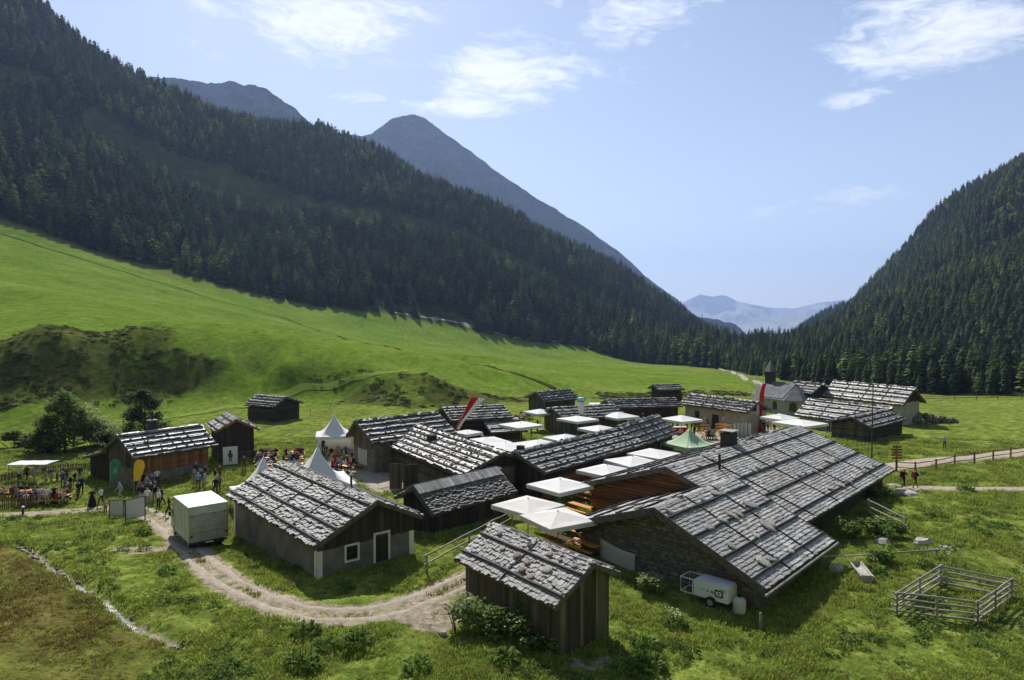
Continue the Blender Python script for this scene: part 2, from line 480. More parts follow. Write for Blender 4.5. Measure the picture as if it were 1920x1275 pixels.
for x, y, z in [  # village floor, foreground, the slope under the viewpoint
        (0, 28, 0.0), (-15, 30, 0.3), (-28, 32, 1.0), (-24, 38, 0.3), (-40, 45, 0.6), (-60, 50, 1.5), (14, 29, -0.5), (30, 30, -0.4), (45, 34, 0), (60, 45, 0.6),
        (1, 34, 0.15), (-9, 40, 0.6), (-3, 43, 0.5), (-22, 47, -0.45), (-19, 51, -0.7), (-30, 50, -0.6), (-36, 57, -1.3), (-45, 60, -1.3), (-48, 72, -1.6), (-60, 80, -1.0),
        (-36, 70, -1.0), (-27, 66, -0.7), (-30, 77, -0.1), (-37, 104, 0.0), (-23, 80, -0.1), (-15, 68, 0.0), (-13, 84, 0.1), (-5, 60, 0.2), (4, 52, 0.1), (12, 33, -0.5),
        (20, 38, -0.3), (26, 44, 0.1), (35, 57, 0.4), (30, 66, 0.1), (21, 74, 0.1), (14, 78, 0.1), (5, 75, 0.0), (-5, 88, 0.2), (9, 94, 0.1), (24, 82, 0.0), (31, 92, 0.0),
        (33, 100, 0.1), (46, 87, 0.1), (57, 92, -0.4), (58, 112, -0.5), (70, 95, -1.0), (60, 70, 0.1), (75, 70, 0.5), (90, 90, 0.5), (45, 60, 0.2), (55, 50, 0.6), (6, 112, 0.1),
        (29, 129, -0.4), (48, 125, -1.5), (48, 99, -1.1), (0, 15, 2.0), (-25, 12, 5), (25, 12, 3), (0, 2, 9), (0, -20, 22), (-60, 0, 24), (60, 0, 18), (-120, 40, 26), (-100, 70, 9), (120, 60, 6), (150, 110, 4), (0, -80, 60),
        (220, 60, 40), (260, 160, 30)]:
    CP.append(np.array([x, y, z], float))
CP = np.array(CP)
S_ = 100.0


def _phi(r2):
    return np.power(r2 + 1e-12, 0.75)


_A = CP[:, :2] / S_
_n = len(CP)
_K = _phi(((_A[:, None] - _A[None]) ** 2).sum(-1)) + np.eye(_n) * 1e-5
_P = np.hstack([np.ones((_n, 1)), _A])
_W = np.linalg.solve(np.block([[_K, _P], [_P.T, np.zeros((3, 3))]]), np.concatenate([CP[:, 2], np.zeros(3)]))


def base_h(x, y):
    out = np.empty(x.shape)
    xf, yf, of = x.ravel() / S_, y.ravel() / S_, out.ravel()
    for i in range(0, len(xf), 60000):
        a, b = xf[i:i + 60000, None], yf[i:i + 60000, None]
        k = _phi((a - _A[None, :, 0]) ** 2 + (b - _A[None, :, 1]) ** 2)
        of[i:i + 60000] = k @ _W[:_n] + _W[_n] + a[:, 0] * _W[_n + 1] + b[:, 0] * _W[_n + 2]
    return of.reshape(x.shape)


def sm(t, a, b):
    t = np.clip((t - a) / (b - a), 0, 1)
    return t * t * (3 - 2 * t)


def poly_dist(x, y, pl):
    """distance to a polyline"""
    best = np.full(x.shape, 1e9)
    for (ax, ay), (bx, by) in zip(pl[:-1], pl[1:]):
        dx, dy = bx - ax, by - ay
        t = np.clip(((x - ax) * dx + (y - ay) * dy) / (dx * dx + dy * dy + 1e-9), 0, 1)
        best = np.minimum(best, np.hypot(x - ax - t * dx, y - ay - t * dy))
    return best


def smooth_line(pl, n=6):
    pl = [np.array(p, float) for p in pl]
    out = []
    for i in range(len(pl) - 1):
        p0, p1, p2, p3 = pl[max(i - 1, 0)], pl[i], pl[i + 1], pl[min(i + 2, len(pl) - 1)]
        for k in range(n):
            t = k / n
            out.append(0.5 * ((2 * p1) + (-p0 + p2) * t + (2 * p0 - 5 * p1 + 4 * p2 - p3) * t * t + (-p0 + 3 * p1 - 3 * p2 + p3) * t ** 3))
    out.append(pl[-1])
    return [tuple(p) for p in out]


def march(px, py, hf):
    """first point of the ground seen at a spot of the photograph"""
    r = ray(px, py)
    r = r / r[1]
    d = np.concatenate([np.arange(20, 300, 0.5), np.arange(300, 2500, 4.0)])
    P = np.array([0, 0, CAM_Z])[None] + d[:, None] * r[None]
    g = hf(P[:, 0], P[:, 1])
    k = np.argmax(P[:, 2] < g)
    if P[k, 2] >= g[k]:
        k = len(d) - 1
    if k == 0:
        return P[0]
    a, b = P[k - 1, 2] - g[k - 1], g[k] - P[k, 2]
    t = a / (a + b + 1e-9)
    return P[k - 1] * (1 - t) + P[k] * t


def bl(pxs):
    return smooth_line([tuple(march(px, py, base_h)[:2]) for px, py in pxs])


LANE = bl([(-60, 968), (100, 961), (180, 955), (250, 955), (300, 975), (332, 1005), (375, 1048), (430, 1092), (500, 1126), (570, 1147), (650, 1154), (740, 1140), (820, 1112), (900, 1075)])
YARD = bl([(600, 862), (650, 872), (700, 893), (735, 912)])
SQUARE = bl([(1180, 800), (1290, 818), (1345, 830), (1390, 822), (1470, 810)])
EASTPATH = bl([(2000, 918), (1900, 917), (1800, 917), (1735, 915), (1690, 920)])
EASTROAD = bl([(2000, 838), (1920, 847), (1850, 856), (1760, 864), (1690, 873), (1640, 880)])
HILLROAD = bl([(740, 588), (850, 606), (940, 630), (1060, 652), (1180, 672), (1290, 682), (1350, 692), (1400, 712), (1440, 735)])
BROOK = bl([(40, 1018), (75, 1042), (130, 1082), (195, 1120), (245, 1165), (300, 1188), (345, 1212)])
TRENCH = bl([(-150, 395), (0, 437), (120, 475), (250, 515), (400, 560), (560, 605), (720, 650), (880, 682), (1040, 722)])
TRACK = bl([(300, 790), (400, 775), (500, 752), (580, 732), (660, 714), (765, 690)])
PATHS = [(LANE, 1.0), (YARD, 1.9), (SQUARE, 4.5), (EASTPATH, 0.8), (EASTROAD, 1.4), (HILLROAD, 1.2)]


def rut_dist(x, y):
    return np.abs(poly_dist(x, y, LANE) - 0.56) - 0.38


def path_dist(x, y):
    d = np.full(x.shape, 1e9)
    for pl, w in PATHS:
        d = np.minimum(d, poly_dist(x, y, pl) - w)
    return d


def height(x, y):
    x, y = np.asarray(x, float), np.asarray(y, float)
    z = base_h(x, y)
    r = np.hypot(x, y - 40)
    near = 1 - sm(r, 40, 140)
    pd = path_dist(x, y)
    off = sm(pd, 0.0, 1.6)
    br = poly_dist(x, y, BROOK)
    hum = fbm(x / 2.6, y / 2.6, 3, 3) * 0.16 + fbm(x / 0.9, y / 0.9, 5, 2) * 0.07
    z = z + near * off * hum
    mid = sm(r, 60, 110) * (1 - sm(r, 300, 420))
    bank = sm(y * 0.85 - x * 0.5, 118, 128) * (1 - sm(y * 0.85 - x * 0.5, 165, 200))
    gul = 1 - np.abs(fbm((x * 0.86 + y * 0.5) / 17, (y * 0.86 - x * 0.5) / 55, 31, 3))
    z = z + mid * fbm(x / 30, y / 30, 11, 4) * 1.5 + bank * (gul - 0.7) * 4.0 * (1 - sm(x, -20, 20))
    far = sm(r, 380, 650)
    z = z + far * (fbm(x / 150, y / 150, 21, 4) * 13 + (1 - np.abs(fbm(x / 120 + 3, y / 260, 25, 2))) * 16 - 11)
    z = z - 0.42 * np.exp(-(br / 0.45) ** 2) + 0.10 * np.exp(-((br - 1.1) / 0.5) ** 2)
    tr = poly_dist(x, y, TRENCH)
    z = z - 0.5 * np.exp(-(tr / 1.2) ** 2)
    t = sm(np.hypot(x, y), 1500, 2300)
    return z * (1 - t) + (-230.0) * t


_gx = [0.0]
while _gx[-1] < 9000:
    _gx.append(_gx[-1] + (0.42 if _gx[-1] < 40 else 0.42 + (_gx[-1] - 40) * 0.033))
GX = np.array([-v for v in _gx[:0:-1]] + _gx)
_gy = list(np.arange(-90, 24, 3.0)) + [24.0]
while _gy[-1] < 14000:
    _gy.append(_gy[-1] + (0.42 if _gy[-1] < 86 else 0.42 + (_gy[-1] - 86) * 0.022))
GY = np.array(_gy)
_X, _Y = np.meshgrid(GX, GY)
_Z = height(_X, _Y)


def H(x, y):
    """height of the ground mesh itself (bilinear)"""
    x, y = np.asarray(x, float), np.asarray(y, float)
    i = np.clip(np.searchsorted(GX, x) - 1, 0, len(GX) - 2)
    j = np.clip(np.searchsorted(GY, y) - 1, 0, len(GY) - 2)
    u = (x - GX[i]) / (GX[i + 1] - GX[i])
    v = (y - GY[j]) / (GY[j + 1] - GY[j])
    return (_Z[j, i] * (1 - u) + _Z[j, i + 1] * u) * (1 - v) + (_Z[j + 1, i] * (1 - u) + _Z[j + 1, i + 1] * u) * v


def gp(px, py):
    p = march(px, py, H)
    return Vector((p[0], p[1], float(H(p[0], p[1]))))


def hz(x, y):
    return float(H(x, y))


# vegetation masks over the ground
def ell(x, y, c, a, b, ang=0.0):
    dx, dy = x - c[0], y - c[1]
    ca, sa = math.cos(ang), math.sin(ang)
    return ((dx * ca + dy * sa) / a) ** 2 + ((-dx * sa + dy * ca) / b) ** 2


SCRUB_AT = []
for (pxa, pya), a, b, an, wgt in [((60, 720), 30, 9, 0.62, 1.0), ((-120, 690), 40, 12, 0.62, 1.0), ((190, 705), 20, 8, 0.5, .95), ((300, 690), 12, 5, 0.3, .6), ((780, 735), 15, 8, 0.0, 1.0), ((840, 738), 10, 7, 0.0, 1.0),
                                  ((660, 712), 12, 3.0, 0.15, .8), ((950, 745), 14, 4, 0.1, 0.8), ((1210, 735), 12, 5, 0.0, .8), ((1330, 732), 12, 5, -0.2, .8), ((1120, 738), 12, 4, 0, .8), ((690, 755), 12, 2.2, 0, .6), ((20, 850), 12, 4, .4, .8)]:
    c = march(pxa, pya, base_h)
    SCRUB_AT.append((c, a, b, an, wgt))


def scrub_mask(x, y):
    m = np.zeros(x.shape)
    for c, a, b, an, wgt in SCRUB_AT:
        m = np.maximum(m, (1 - sm(ell(x, y, c, a, b, an), 0.45, 1.25)) * wgt)
    n = fbm(x / 9, y / 9, 41, 5)
    return np.clip(sm(m + n * 0.8, 0.2, 1.0), 0, 1) * (m > 0.02)


EDGE = smooth_line([tuple(march(px, py, base_h)[:2]) for px, py in [(-700, 330), (-300, 360), (0, 408), (180, 468), (350, 515), (480, 548), (600, 572), (720, 590), (820, 610), (940, 634), (1040, 652), (1150, 672), (1250, 682), (1340, 692), (1395, 693)]], 3)
EDGE_X = np.array([p[0] for p in EDGE])
EDGE_Y = np.array([p[1] for p in EDGE])


def west_forest(x, y):
    """signed: positive inside the western forest"""
    d = poly_dist(x, y, EDGE)
    az_ = np.arctan2(x, y)
    ea = np.arctan2(EDGE_X, EDGE_Y)
    er = np.hypot(EDGE_X, EDGE_Y)
    lim = np.interp(az_, ea, er)
    s = np.where(np.hypot(x, y) > lim, 1.0, -1.0)
    return np.where(az_ < rad(18.6), s * d, -50.0)


def east_forest(x, y):
    az_ = np.arctan2(x, y)
    r = np.hypot(x, y)
    lim = np.interp(az_, [rad(17.5), rad(19), rad(22), rad(25), rad(30), rad(36), rad(44), rad(60)], [420, 330, 262, 232, 222, 226, 232, 240])
    return np.where(az_ > rad(17.6), (r - lim) * 0.7, -50.0)


def forest(x, y):
    return np.maximum(west_forest(x, y), east_forest(x, y))


def heath_mask(x, y):
    """rusty heath beyond the brook"""
    bx = np.array([p[0] for p in BROOK])
    by = np.array([p[1] for p in BROOK])
    o = np.argsort(by)
    lim = np.interp(y, by[o], bx[o])
    m = sm(lim - x, -0.3, 2.2) * (1 - sm(y, 43.5, 47))
    m = np.clip(m * (0.85 + fbm(x / 3, y / 3, 51, 3) * 0.6), 0, 1)
    e = poly_dist(x, y, EDGE)
    dry = (1 - sm(e + fbm(x / 25, y / 25, 57, 3) * 16, 6, 26)) * (1 - sm(x, -190, -120)) * (y > 150)
    return np.maximum(m, dry * 0.75)

# ------------------------------------------------------------------ ground
_nx, _ny = len(GX), len(GY)
gme = bpy.data.meshes.new('ground')
_idx = np.arange(_nx * _ny).reshape(_ny, _nx)
_q = np.stack([_idx[:-1, :-1], _idx[:-1, 1:], _idx[1:, 1:], _idx[1:, :-1]], -1).reshape(-1, 4)
gme.vertices.add(_nx * _ny)
gme.vertices.foreach_set('co', np.stack([_X, _Y, _Z], -1).ravel())
gme.loops.add(_q.size)
gme.loops.foreach_set('vertex_index', _q.ravel())
gme.polygons.add(len(_q))
gme.polygons.foreach_set('loop_start', np.arange(0, _q.size, 4))
gme.polygons.foreach_set('use_smooth', np.ones(len(_q), bool))
gme.update()
gme.validate()


def gattr(name, arr):
    a = gme.attributes.new(name, 'FLOAT', 'POINT')
    a.data.foreach_set('value', arr.ravel().astype(np.float32))


_pd = path_dist(_X, _Y)
BARE = [(march(265, 1030, base_h), 2.6, 1.5), (march(800, 1150, base_h), 2.2, 2.0), (march(1110, 1240, base_h), 1.2, .8)]
_ld = poly_dist(_X, _Y, LANE)
_bare = np.where(_ld < 3, np.maximum(1 - sm(rut_dist(_X, _Y), -0.25, 0.55), 0.42 * (1 - sm(_ld, 0.9, 1.6))), 1 - sm(_pd, -0.9, 0.95))
for c, a, b in BARE:
    _bare = np.maximum(_bare, (1 - sm(ell(_X, _Y, c, a, b) + fbm(_X / 1.3, _Y / 1.3, 61, 3) * 0.8, 0.4, 1.2)) * 0.8)
_brd = poly_dist(_X, _Y, BROOK)
_bare = np.maximum(_bare, (1 - sm(_brd, 0.12, 0.5)) * 0.8)
gattr('bare', _bare)
gattr('scrub', scrub_mask(_X, _Y))
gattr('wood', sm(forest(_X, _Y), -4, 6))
gattr('heath', heath_mask(_X, _Y))
_hill = sm(_Y * 0.85 - _X * 0.5, 105, 135) * (1 - sm(_X, 60, 140))
gattr('mown', _hill)
ground = bpy.data.objects.new('ground', gme)
COL.objects.link(ground)
ground['kind'] = 'structure'

gm, nt, bs = new_mat('alpine_meadow')
N, L = nt.nodes, nt.links
geo = N.new('ShaderNodeNewGeometry')


def tex(scale, detail=6, rough=0.6, dist=0.0, stretch=None):
    n = N.new('ShaderNodeTexNoise')
    n.inputs['Scale'].default_value = scale
    n.inputs['Detail'].default_value = detail
    n.inputs['Roughness'].default_value = rough
    n.inputs['Distortion'].default_value = dist
    if stretch:
        mp = N.new('ShaderNodeMapping')
        mp.inputs['Scale'].default_value = stretch
        L.new(geo.outputs['Position'], mp.inputs[0])
        L.new(mp.outputs[0], n.inputs['Vector'])
    else:
        L.new(geo.outputs['Position'], n.inputs['Vector'])
    return n.outputs[0]


def attr(name):
    a = N.new('ShaderNodeAttribute')
    a.attribute_name = name
    return a.outputs['Fac']


def mth(op, a, b, clamp=False):
    n = N.new('ShaderNodeMath')
    n.operation = op
    n.use_clamp = clamp
    for i, s in enumerate((a, b)):
        if isinstance(s, (int, float)):
            n.inputs[i].default_value = s
        else:
            L.new(s, n.inputs[i])
    return n.outputs[0]


def mixc(fac, a, b):
    n = N.new('ShaderNodeMix')
    n.data_type = 'RGBA'
    L.new(fac, n.inputs['Factor'])
    for s, i in ((a, 'A'), (b, 'B')):
        if isinstance(s, tuple):
            n.inputs[i].default_value = (*s, 1)
        else:
            L.new(s, n.inputs[i])
    return n.outputs['Result']


def thr(val, lo, hi):
    n = N.new('ShaderNodeMapRange')
    n.interpolation_type = 'SMOOTHSTEP'
    n.inputs['From Min'].default_value = lo
    n.inputs['From Max'].default_value = hi
    L.new(val, n.inputs['Value'])
    return n.outputs[0]


r1 = ramp(nt, [(0.28, (0.055, 0.090, 0.015)), (0.43, (0.115, 0.168, 0.028)), (0.57, (0.182, 0.222, 0.042)), (0.72, (0.235, 0.240, 0.072))])
L.new(tex(0.9, 9, 0.68), r1.inputs[0])
r2 = ramp(nt, [(0.36, (0.060, 0.106, 0.013)), (0.45, (0.100, 0.163, 0.020)), (0.53, (0.126, 0.196, 0.026)), (0.63, (0.195, 0.218, 0.056))])
L.new(mth('ADD', mth('MULTIPLY', tex(0.035, 10, 0.66), 0.5), mth('MULTIPLY', tex(0.5, 8, 0.72, 0.4, (1, 0.25, 1)), 0.5)), r2.inputs[0])
fine = thr(tex(7.0, 4, 0.6), 0.25, 0.75)
col = mixc(attr('mown'), r1.outputs[0], r2.outputs[0])
big = thr(tex(0.12, 5, 0.6), 0.42, 0.68)
col = mixc(mth('MULTIPLY', big, mth('SUBTRACT', 0.55, mth('MULTIPLY', attr('mown'), 0.4))), col, (0.120, 0.118, 0.030))
rh = ramp(nt, [(0.30, (0.058, 0.056, 0.016)), (0.46, (0.112, 0.108, 0.028)), (0.60, (0.155, 0.128, 0.040)), (0.72, (0.130, 0.150, 0.032))])
L.new(tex(0.7, 9, 0.7), rh.inputs[0])
col = mixc(attr('heath'), col, rh.outputs[0])
rs = ramp(nt, [(0.30, (0.044, 0.066, 0.014)), (0.50, (0.075, 0.092, 0.022)), (0.62, (0.118, 0.106, 0.034)), (.74, (.08, .13, .02))])
L.new(tex(0.35, 8, 0.7), rs.inputs[0])
sc_n = thr(mth('ADD', attr('scrub'), mth('MULTIPLY', mth('SUBTRACT', tex(0.22, 9, 0.75), 0.5), 2.6)), 0.2, 0.95)
col = mixc(sc_n, col, rs.outputs[0])
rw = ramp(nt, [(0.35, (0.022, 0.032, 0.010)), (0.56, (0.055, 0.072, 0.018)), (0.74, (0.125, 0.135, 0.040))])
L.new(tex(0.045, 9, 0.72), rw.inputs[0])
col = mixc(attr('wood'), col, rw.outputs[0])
rb = ramp(nt, [(0.30, (0.17, 0.135, 0.09)), (0.5, (0.31, 0.26, 0.19)), (0.70, (0.43, 0.37, 0.28))])
L.new(tex(2.2, 9, 0.7), rb.inputs[0])
bn_ = thr(mth('ADD', attr('bare'), mth('MULTIPLY', mth('SUBTRACT', tex(1.6, 8, 0.72), 0.5), 1.5)), 0.34, 0.72)
bn_ = mth('MULTIPLY', bn_, thr(attr('bare'), 0.03, 0.2))
col = mixc(bn_, col, rb.outputs[0])
sc_ = N.new('ShaderNodeVectorMath')
sc_.operation = 'SCALE'
L.new(col, sc_.inputs[0])
mid = thr(tex(0.9, 8, 0.75, 0.6), 0.35, 0.66)
L.new(mth('ADD', 0.48, mth('ADD', mth('MULTIPLY', fine, 0.55), mth('MULTIPLY', mid, 0.50))), sc_.inputs['Scale'])
col = sc_.outputs[0]
L.new(col, bs.inputs['Base Color'])
bs.inputs['Roughness'].default_value = 0.9
bs.inputs['Specular IOR Level'].default_value = 0.0
bp = N.new('ShaderNodeBump')
bp.inputs['Strength'].default_value = 0.9
bp.inputs['Distance'].default_value = 0.12
L.new(mth('ADD', tex(5.0, 6, 0.7), mth('MULTIPLY', tex(1.1, 4, 0.6), 1.5)), bp.inputs['Height'])
L.new(bp.outputs[0], bs.inputs['Normal'])
gme.materials.append(gm)

# ------------------------------------------------------------------ gravel paths: sheets that follow the ground
M['gravel'] = mat('pale_gravel', (0.42, 0.36, 0.27), (0.26, 0.215, 0.155), 2.6, rough=0.95, tone=0, bump=0.7, detail=10, bscale=18)


M['sod'] = mat('dark_ditch_sod', (0.060, 0.072, 0.018), (0.030, 0.036, 0.012), 1.5, rough=1.0, spec=0, tone=0)


def ribbon(name, line, half, lift=0.035, m=None, seed=1, cols=5, ragged=0.35, step=0.5):
    pts = [np.array(line[0])]
    for a, b in zip(line[:-1], line[1:]):
        a, b = np.array(a), np.array(b)
        n = max(1, int(np.hypot(*(b - a)) / step))
        pts += [a + (b - a) * (k + 1) / n for k in range(n)]
    pts = np.array(pts)
    t = np.gradient(pts, axis=0)
    t /= np.linalg.norm(t, axis=1, keepdims=True) + 1e-9
    nrm = np.stack([-t[:, 1], t[:, 0]], -1)
    s = np.arange(len(pts)) * step
    wl = half * (1 + ragged * fbm(s / 1.7, s * 0 + seed, seed, 3))
    wr = half * (1 + ragged * fbm(s / 1.7, s * 0 + seed + 5.5, seed + 9, 3))
    vs = []
    for k in range(cols):
        f = k / (cols - 1)
        off = -wr + (wl + wr) * f
        p = pts + nrm * off[:, None]
        e = 0.0 if 0 < k < cols - 1 else -0.05
        vs.append(np.stack([p[:, 0], p[:, 1], H(p[:, 0], p[:, 1]) + lift + e], -1))
    V = np.stack(vs, 1).reshape(-1, 3)
    b = MB()
    n = len(pts)
    fs = [(i * cols + k, i * cols + k + 1, (i + 1) * cols + k + 1, (i + 1) * cols + k) for i in range(n - 1) for k in range(cols - 1)]
    b.add(V, [f[::-1] for f in fs])
    o = b.build(name, m or M['gravel'], None, smooth=True)
    o['kind'] = 'structure'
    return o


def offset_line(pl, d):
    a = np.array(pl)
    t = np.gradient(a, axis=0)
    t /= np.linalg.norm(t, axis=1, keepdims=True) + 1e-9
    return [tuple(p) for p in a + np.stack([-t[:, 1], t[:, 0]], -1) * d]


ribbon('path', offset_line(LANE, 0.56), 0.26, seed=2, ragged=1.1)
ribbon('path', offset_line(LANE, -0.56), 0.26, seed=3, ragged=1.1)
ribbon('path', YARD, 1.7, seed=4, cols=7)
ribbon('path', SQUARE, 4.2, seed=5, cols=14, lift=0.05)
ribbon('path', EASTPATH, 0.75, seed=6, lift=0.06)
ribbon('road', EASTROAD, 1.25, seed=7, lift=0.08)
M['track_turf'] = mat('trodden_turf', (0.200, 0.255, 0.050), (0.140, 0.195, 0.034), 1.2, rough=1.0, spec=0, tone=0)
ribbon('path', TRACK, 0.85, seed=14, lift=0.12, step=1.0, ragged=.6, m=M['track_turf'])
ribbon('ditch', TRENCH, 0.75, seed=12, lift=0.22, step=1.5, ragged=.8, m=M['sod'])
ribbon('road', HILLROAD, 1.1, seed=8, lift=0.25, step=2, ragged=.5)
M['water'] = mat('brook_water', (0.10, 0.095, 0.075), (0.05, 0.05, 0.04), 5, rough=0.3, spec=0.4, tone=0, bump=0.8, bscale=9)
ribbon('brook', BROOK[:26], 0.15, lift=0.08, m=M['water'], seed=9, cols=3)

# ------------------------------------------------------------------ distant mountains
def far_mat(name, rock, grass, wood, zlo, zhi):
    m, nt_, b = new_mat(name)
    N_, L_ = nt_.nodes, nt_.links
    g = N_.new('ShaderNodeNewGeometry')
    n = N_.new('ShaderNodeTexNoise')
    n.inputs['Scale'].default_value = 0.009
    n.inputs['Detail'].default_value = 10
    n.inputs['Roughness'].default_value = 0.68
    L_.new(g.outputs['Position'], n.inputs['Vector'])
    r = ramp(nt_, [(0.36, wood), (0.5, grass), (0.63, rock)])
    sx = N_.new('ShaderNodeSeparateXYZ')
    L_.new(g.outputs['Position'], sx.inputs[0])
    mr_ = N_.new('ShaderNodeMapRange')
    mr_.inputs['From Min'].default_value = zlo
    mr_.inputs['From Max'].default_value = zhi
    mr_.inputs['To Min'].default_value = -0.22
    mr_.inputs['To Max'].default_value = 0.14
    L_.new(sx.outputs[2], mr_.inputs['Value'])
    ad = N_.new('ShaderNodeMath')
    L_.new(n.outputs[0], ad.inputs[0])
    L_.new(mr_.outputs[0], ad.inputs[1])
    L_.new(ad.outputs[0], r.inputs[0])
    L_.new(r.outputs[0], b.inputs['Base Color'])
    n2 = N_.new('ShaderNodeTexNoise')
    n2.inputs['Scale'].default_value = 0.02
    n2.inputs['Detail'].default_value = 12
    n2.inputs['Roughness'].default_value = 0.75
    mp_ = N_.new('ShaderNodeMapping')
    mp_.inputs['Scale'].default_value = (1, 1, 0.35)
    L_.new(g.outputs['Position'], mp_.inputs[0])
    L_.new(mp_.outputs[0], n2.inputs['Vector'])
    bp_ = N_.new('ShaderNodeBump')
    bp_.inputs['Strength'].default_value = 1.0
    bp_.inputs['Distance'].default_value = 60.0
    L_.new(n2.outputs[0], bp_.inputs['Height'])
    L_.new(bp_.outputs[0], b.inputs['Normal'])
    b.inputs['Roughness'].default_value = 0.95
    b.inputs['Specular IOR Level'].default_value = 0.1
    return m


M['crag'] = far_mat('grey_crag', (0.105, 0.104, 0.115), (0.028, 0.032, 0.032), (0.008, 0.010, 0.010), 100, 1150)
M['farhill'] = far_mat('distant_ridge', (0.66, 0.66, 0.66), (0.56, 0.57, 0.55), (0.48, 0.50, 0.48), -200, 600)  # pale limestone lightened further, so haze fading sits in the colour


def mountain(name, crest, half, floor, m, seed, rough=1.0, lam=260.0, nt_=420, ns=90, sway=(0, -1)):
    P = np.array([at_depth(*c) for c in crest])
    s = np.concatenate([[0], np.cumsum(np.linalg.norm(np.diff(P[:, :2], axis=0), axis=1))])
    u = np.linspace(0, s[-1], nt_)
    R = np.stack([np.interp(u, s, P[:, k]) for k in range(3)], -1)
    R[:, 2] += fbm(u / (lam * 0.22), u * 0 + seed, seed, 4) * lam * 0.03 * rough
    sw = np.array(sway, float)
    sw /= np.linalg.norm(sw)
    q = np.linspace(-1, 1, ns)
    q = np.sign(q) * np.abs(q) ** 1.3
    X = R[:, None, 0] + sw[0] * q[None] * half
    Y = R[:, None, 1] + sw[1] * q[None] * half
    k = np.abs(q)[None]
    base = R[:, None, 2] + (floor - R[:, None, 2]) * k ** 0.92
    amp = np.sin(np.clip(k, 0, 1) * math.pi) ** 0.7
    rid = 1 - np.abs(fbm((R[:, None, 0] + X * 0) / lam + 3.3, Y / (lam * 3.2), seed + 3, 4))
    Zm = base + amp * ((rid - 0.75) * lam * 0.62 * rough + fbm(X / (lam * 0.35), Y / (lam * 0.35), seed + 7, 4) * lam * 0.13 * rough)
    b = MB()
    fs = [(i * ns + j, i * ns + j + 1, (i + 1) * ns + j + 1, (i + 1) * ns + j) for i in range(nt_ - 1) for j in range(ns - 1)]
    b.add(np.stack([X, Y, Zm], -1).reshape(-1, 3), fs)
    o = b.build(name, m, None, smooth=True)
    bm = bmesh.new()
    bm.from_mesh(o.data)
    bmesh.ops.recalc_face_normals(bm, faces=bm.faces)
    bm.to_mesh(o.data)
    bm.free()
    o['kind'] = 'structure'
    return o


mountain('mountain', [(100, 165, 2500), (240, 150, 2550), (290, 140, 2600), (350, 143, 2600), (385, 151, 2600), (430, 149, 2600), (455, 156, 2600), (478, 154, 2600), (500, 163, 2600), (535, 190, 2600), (570, 216, 2600), (600, 240, 2600), (640, 262, 2600), (760, 330, 2600)],
         620, -250, M['crag'], 3, sway=(0.5, -1), rough=1.7)
mountain('mountain', [(480, 262, 3700), (600, 250, 3650), (640, 251, 3600), (680, 253, 3550), (705, 243, 3500), (735, 222, 3500), (760, 214, 3500), (775, 212, 3500), (795, 219, 3500), (840, 253, 3480), (900, 298, 3450), (960, 340, 3420), (1020, 379, 3400), (1080, 414, 3380), (1150, 462, 3350), (1220, 524, 3300), (1290, 585, 3250), (1370, 645, 3200), (1440, 700, 3100)],
         980, -330, M['crag'], 8, rough=1.6, lam=240.0, sway=(0.75, -1))
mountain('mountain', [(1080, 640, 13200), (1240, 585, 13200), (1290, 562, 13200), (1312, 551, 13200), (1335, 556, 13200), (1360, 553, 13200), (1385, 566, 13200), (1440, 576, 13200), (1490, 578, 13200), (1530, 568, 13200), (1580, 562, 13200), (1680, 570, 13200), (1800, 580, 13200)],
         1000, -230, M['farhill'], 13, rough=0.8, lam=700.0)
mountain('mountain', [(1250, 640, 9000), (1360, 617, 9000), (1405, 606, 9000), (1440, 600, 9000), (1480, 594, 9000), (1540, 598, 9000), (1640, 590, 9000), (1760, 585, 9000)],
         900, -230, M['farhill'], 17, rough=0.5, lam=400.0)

# ------------------------------------------------------------------ haze: one closed box of thin even air
hb = MB()
hb.box((0, 7450, 600), (19400, 15300, 1700))
hm = bpy.data.materials.new('haze_air')
hm.use_nodes = True
hm.node_tree.nodes.clear()
_o = hm.node_tree.nodes.new('ShaderNodeOutputMaterial')
_p = hm.node_tree.nodes.new('ShaderNodeVolumePrincipled')
_p.inputs['Color'].default_value = (0.44, 0.61, 1.0, 1)
_p.inputs['Density'].default_value = 0.000092
_p.inputs['Anisotropy'].default_value = 0.25
hm.node_tree.links.new(_p.outputs[0], _o.inputs['Volume'])
haze = hb.build('haze', hm)
haze['kind'] = 'stuff'
haze.display_type = 'WIRE'


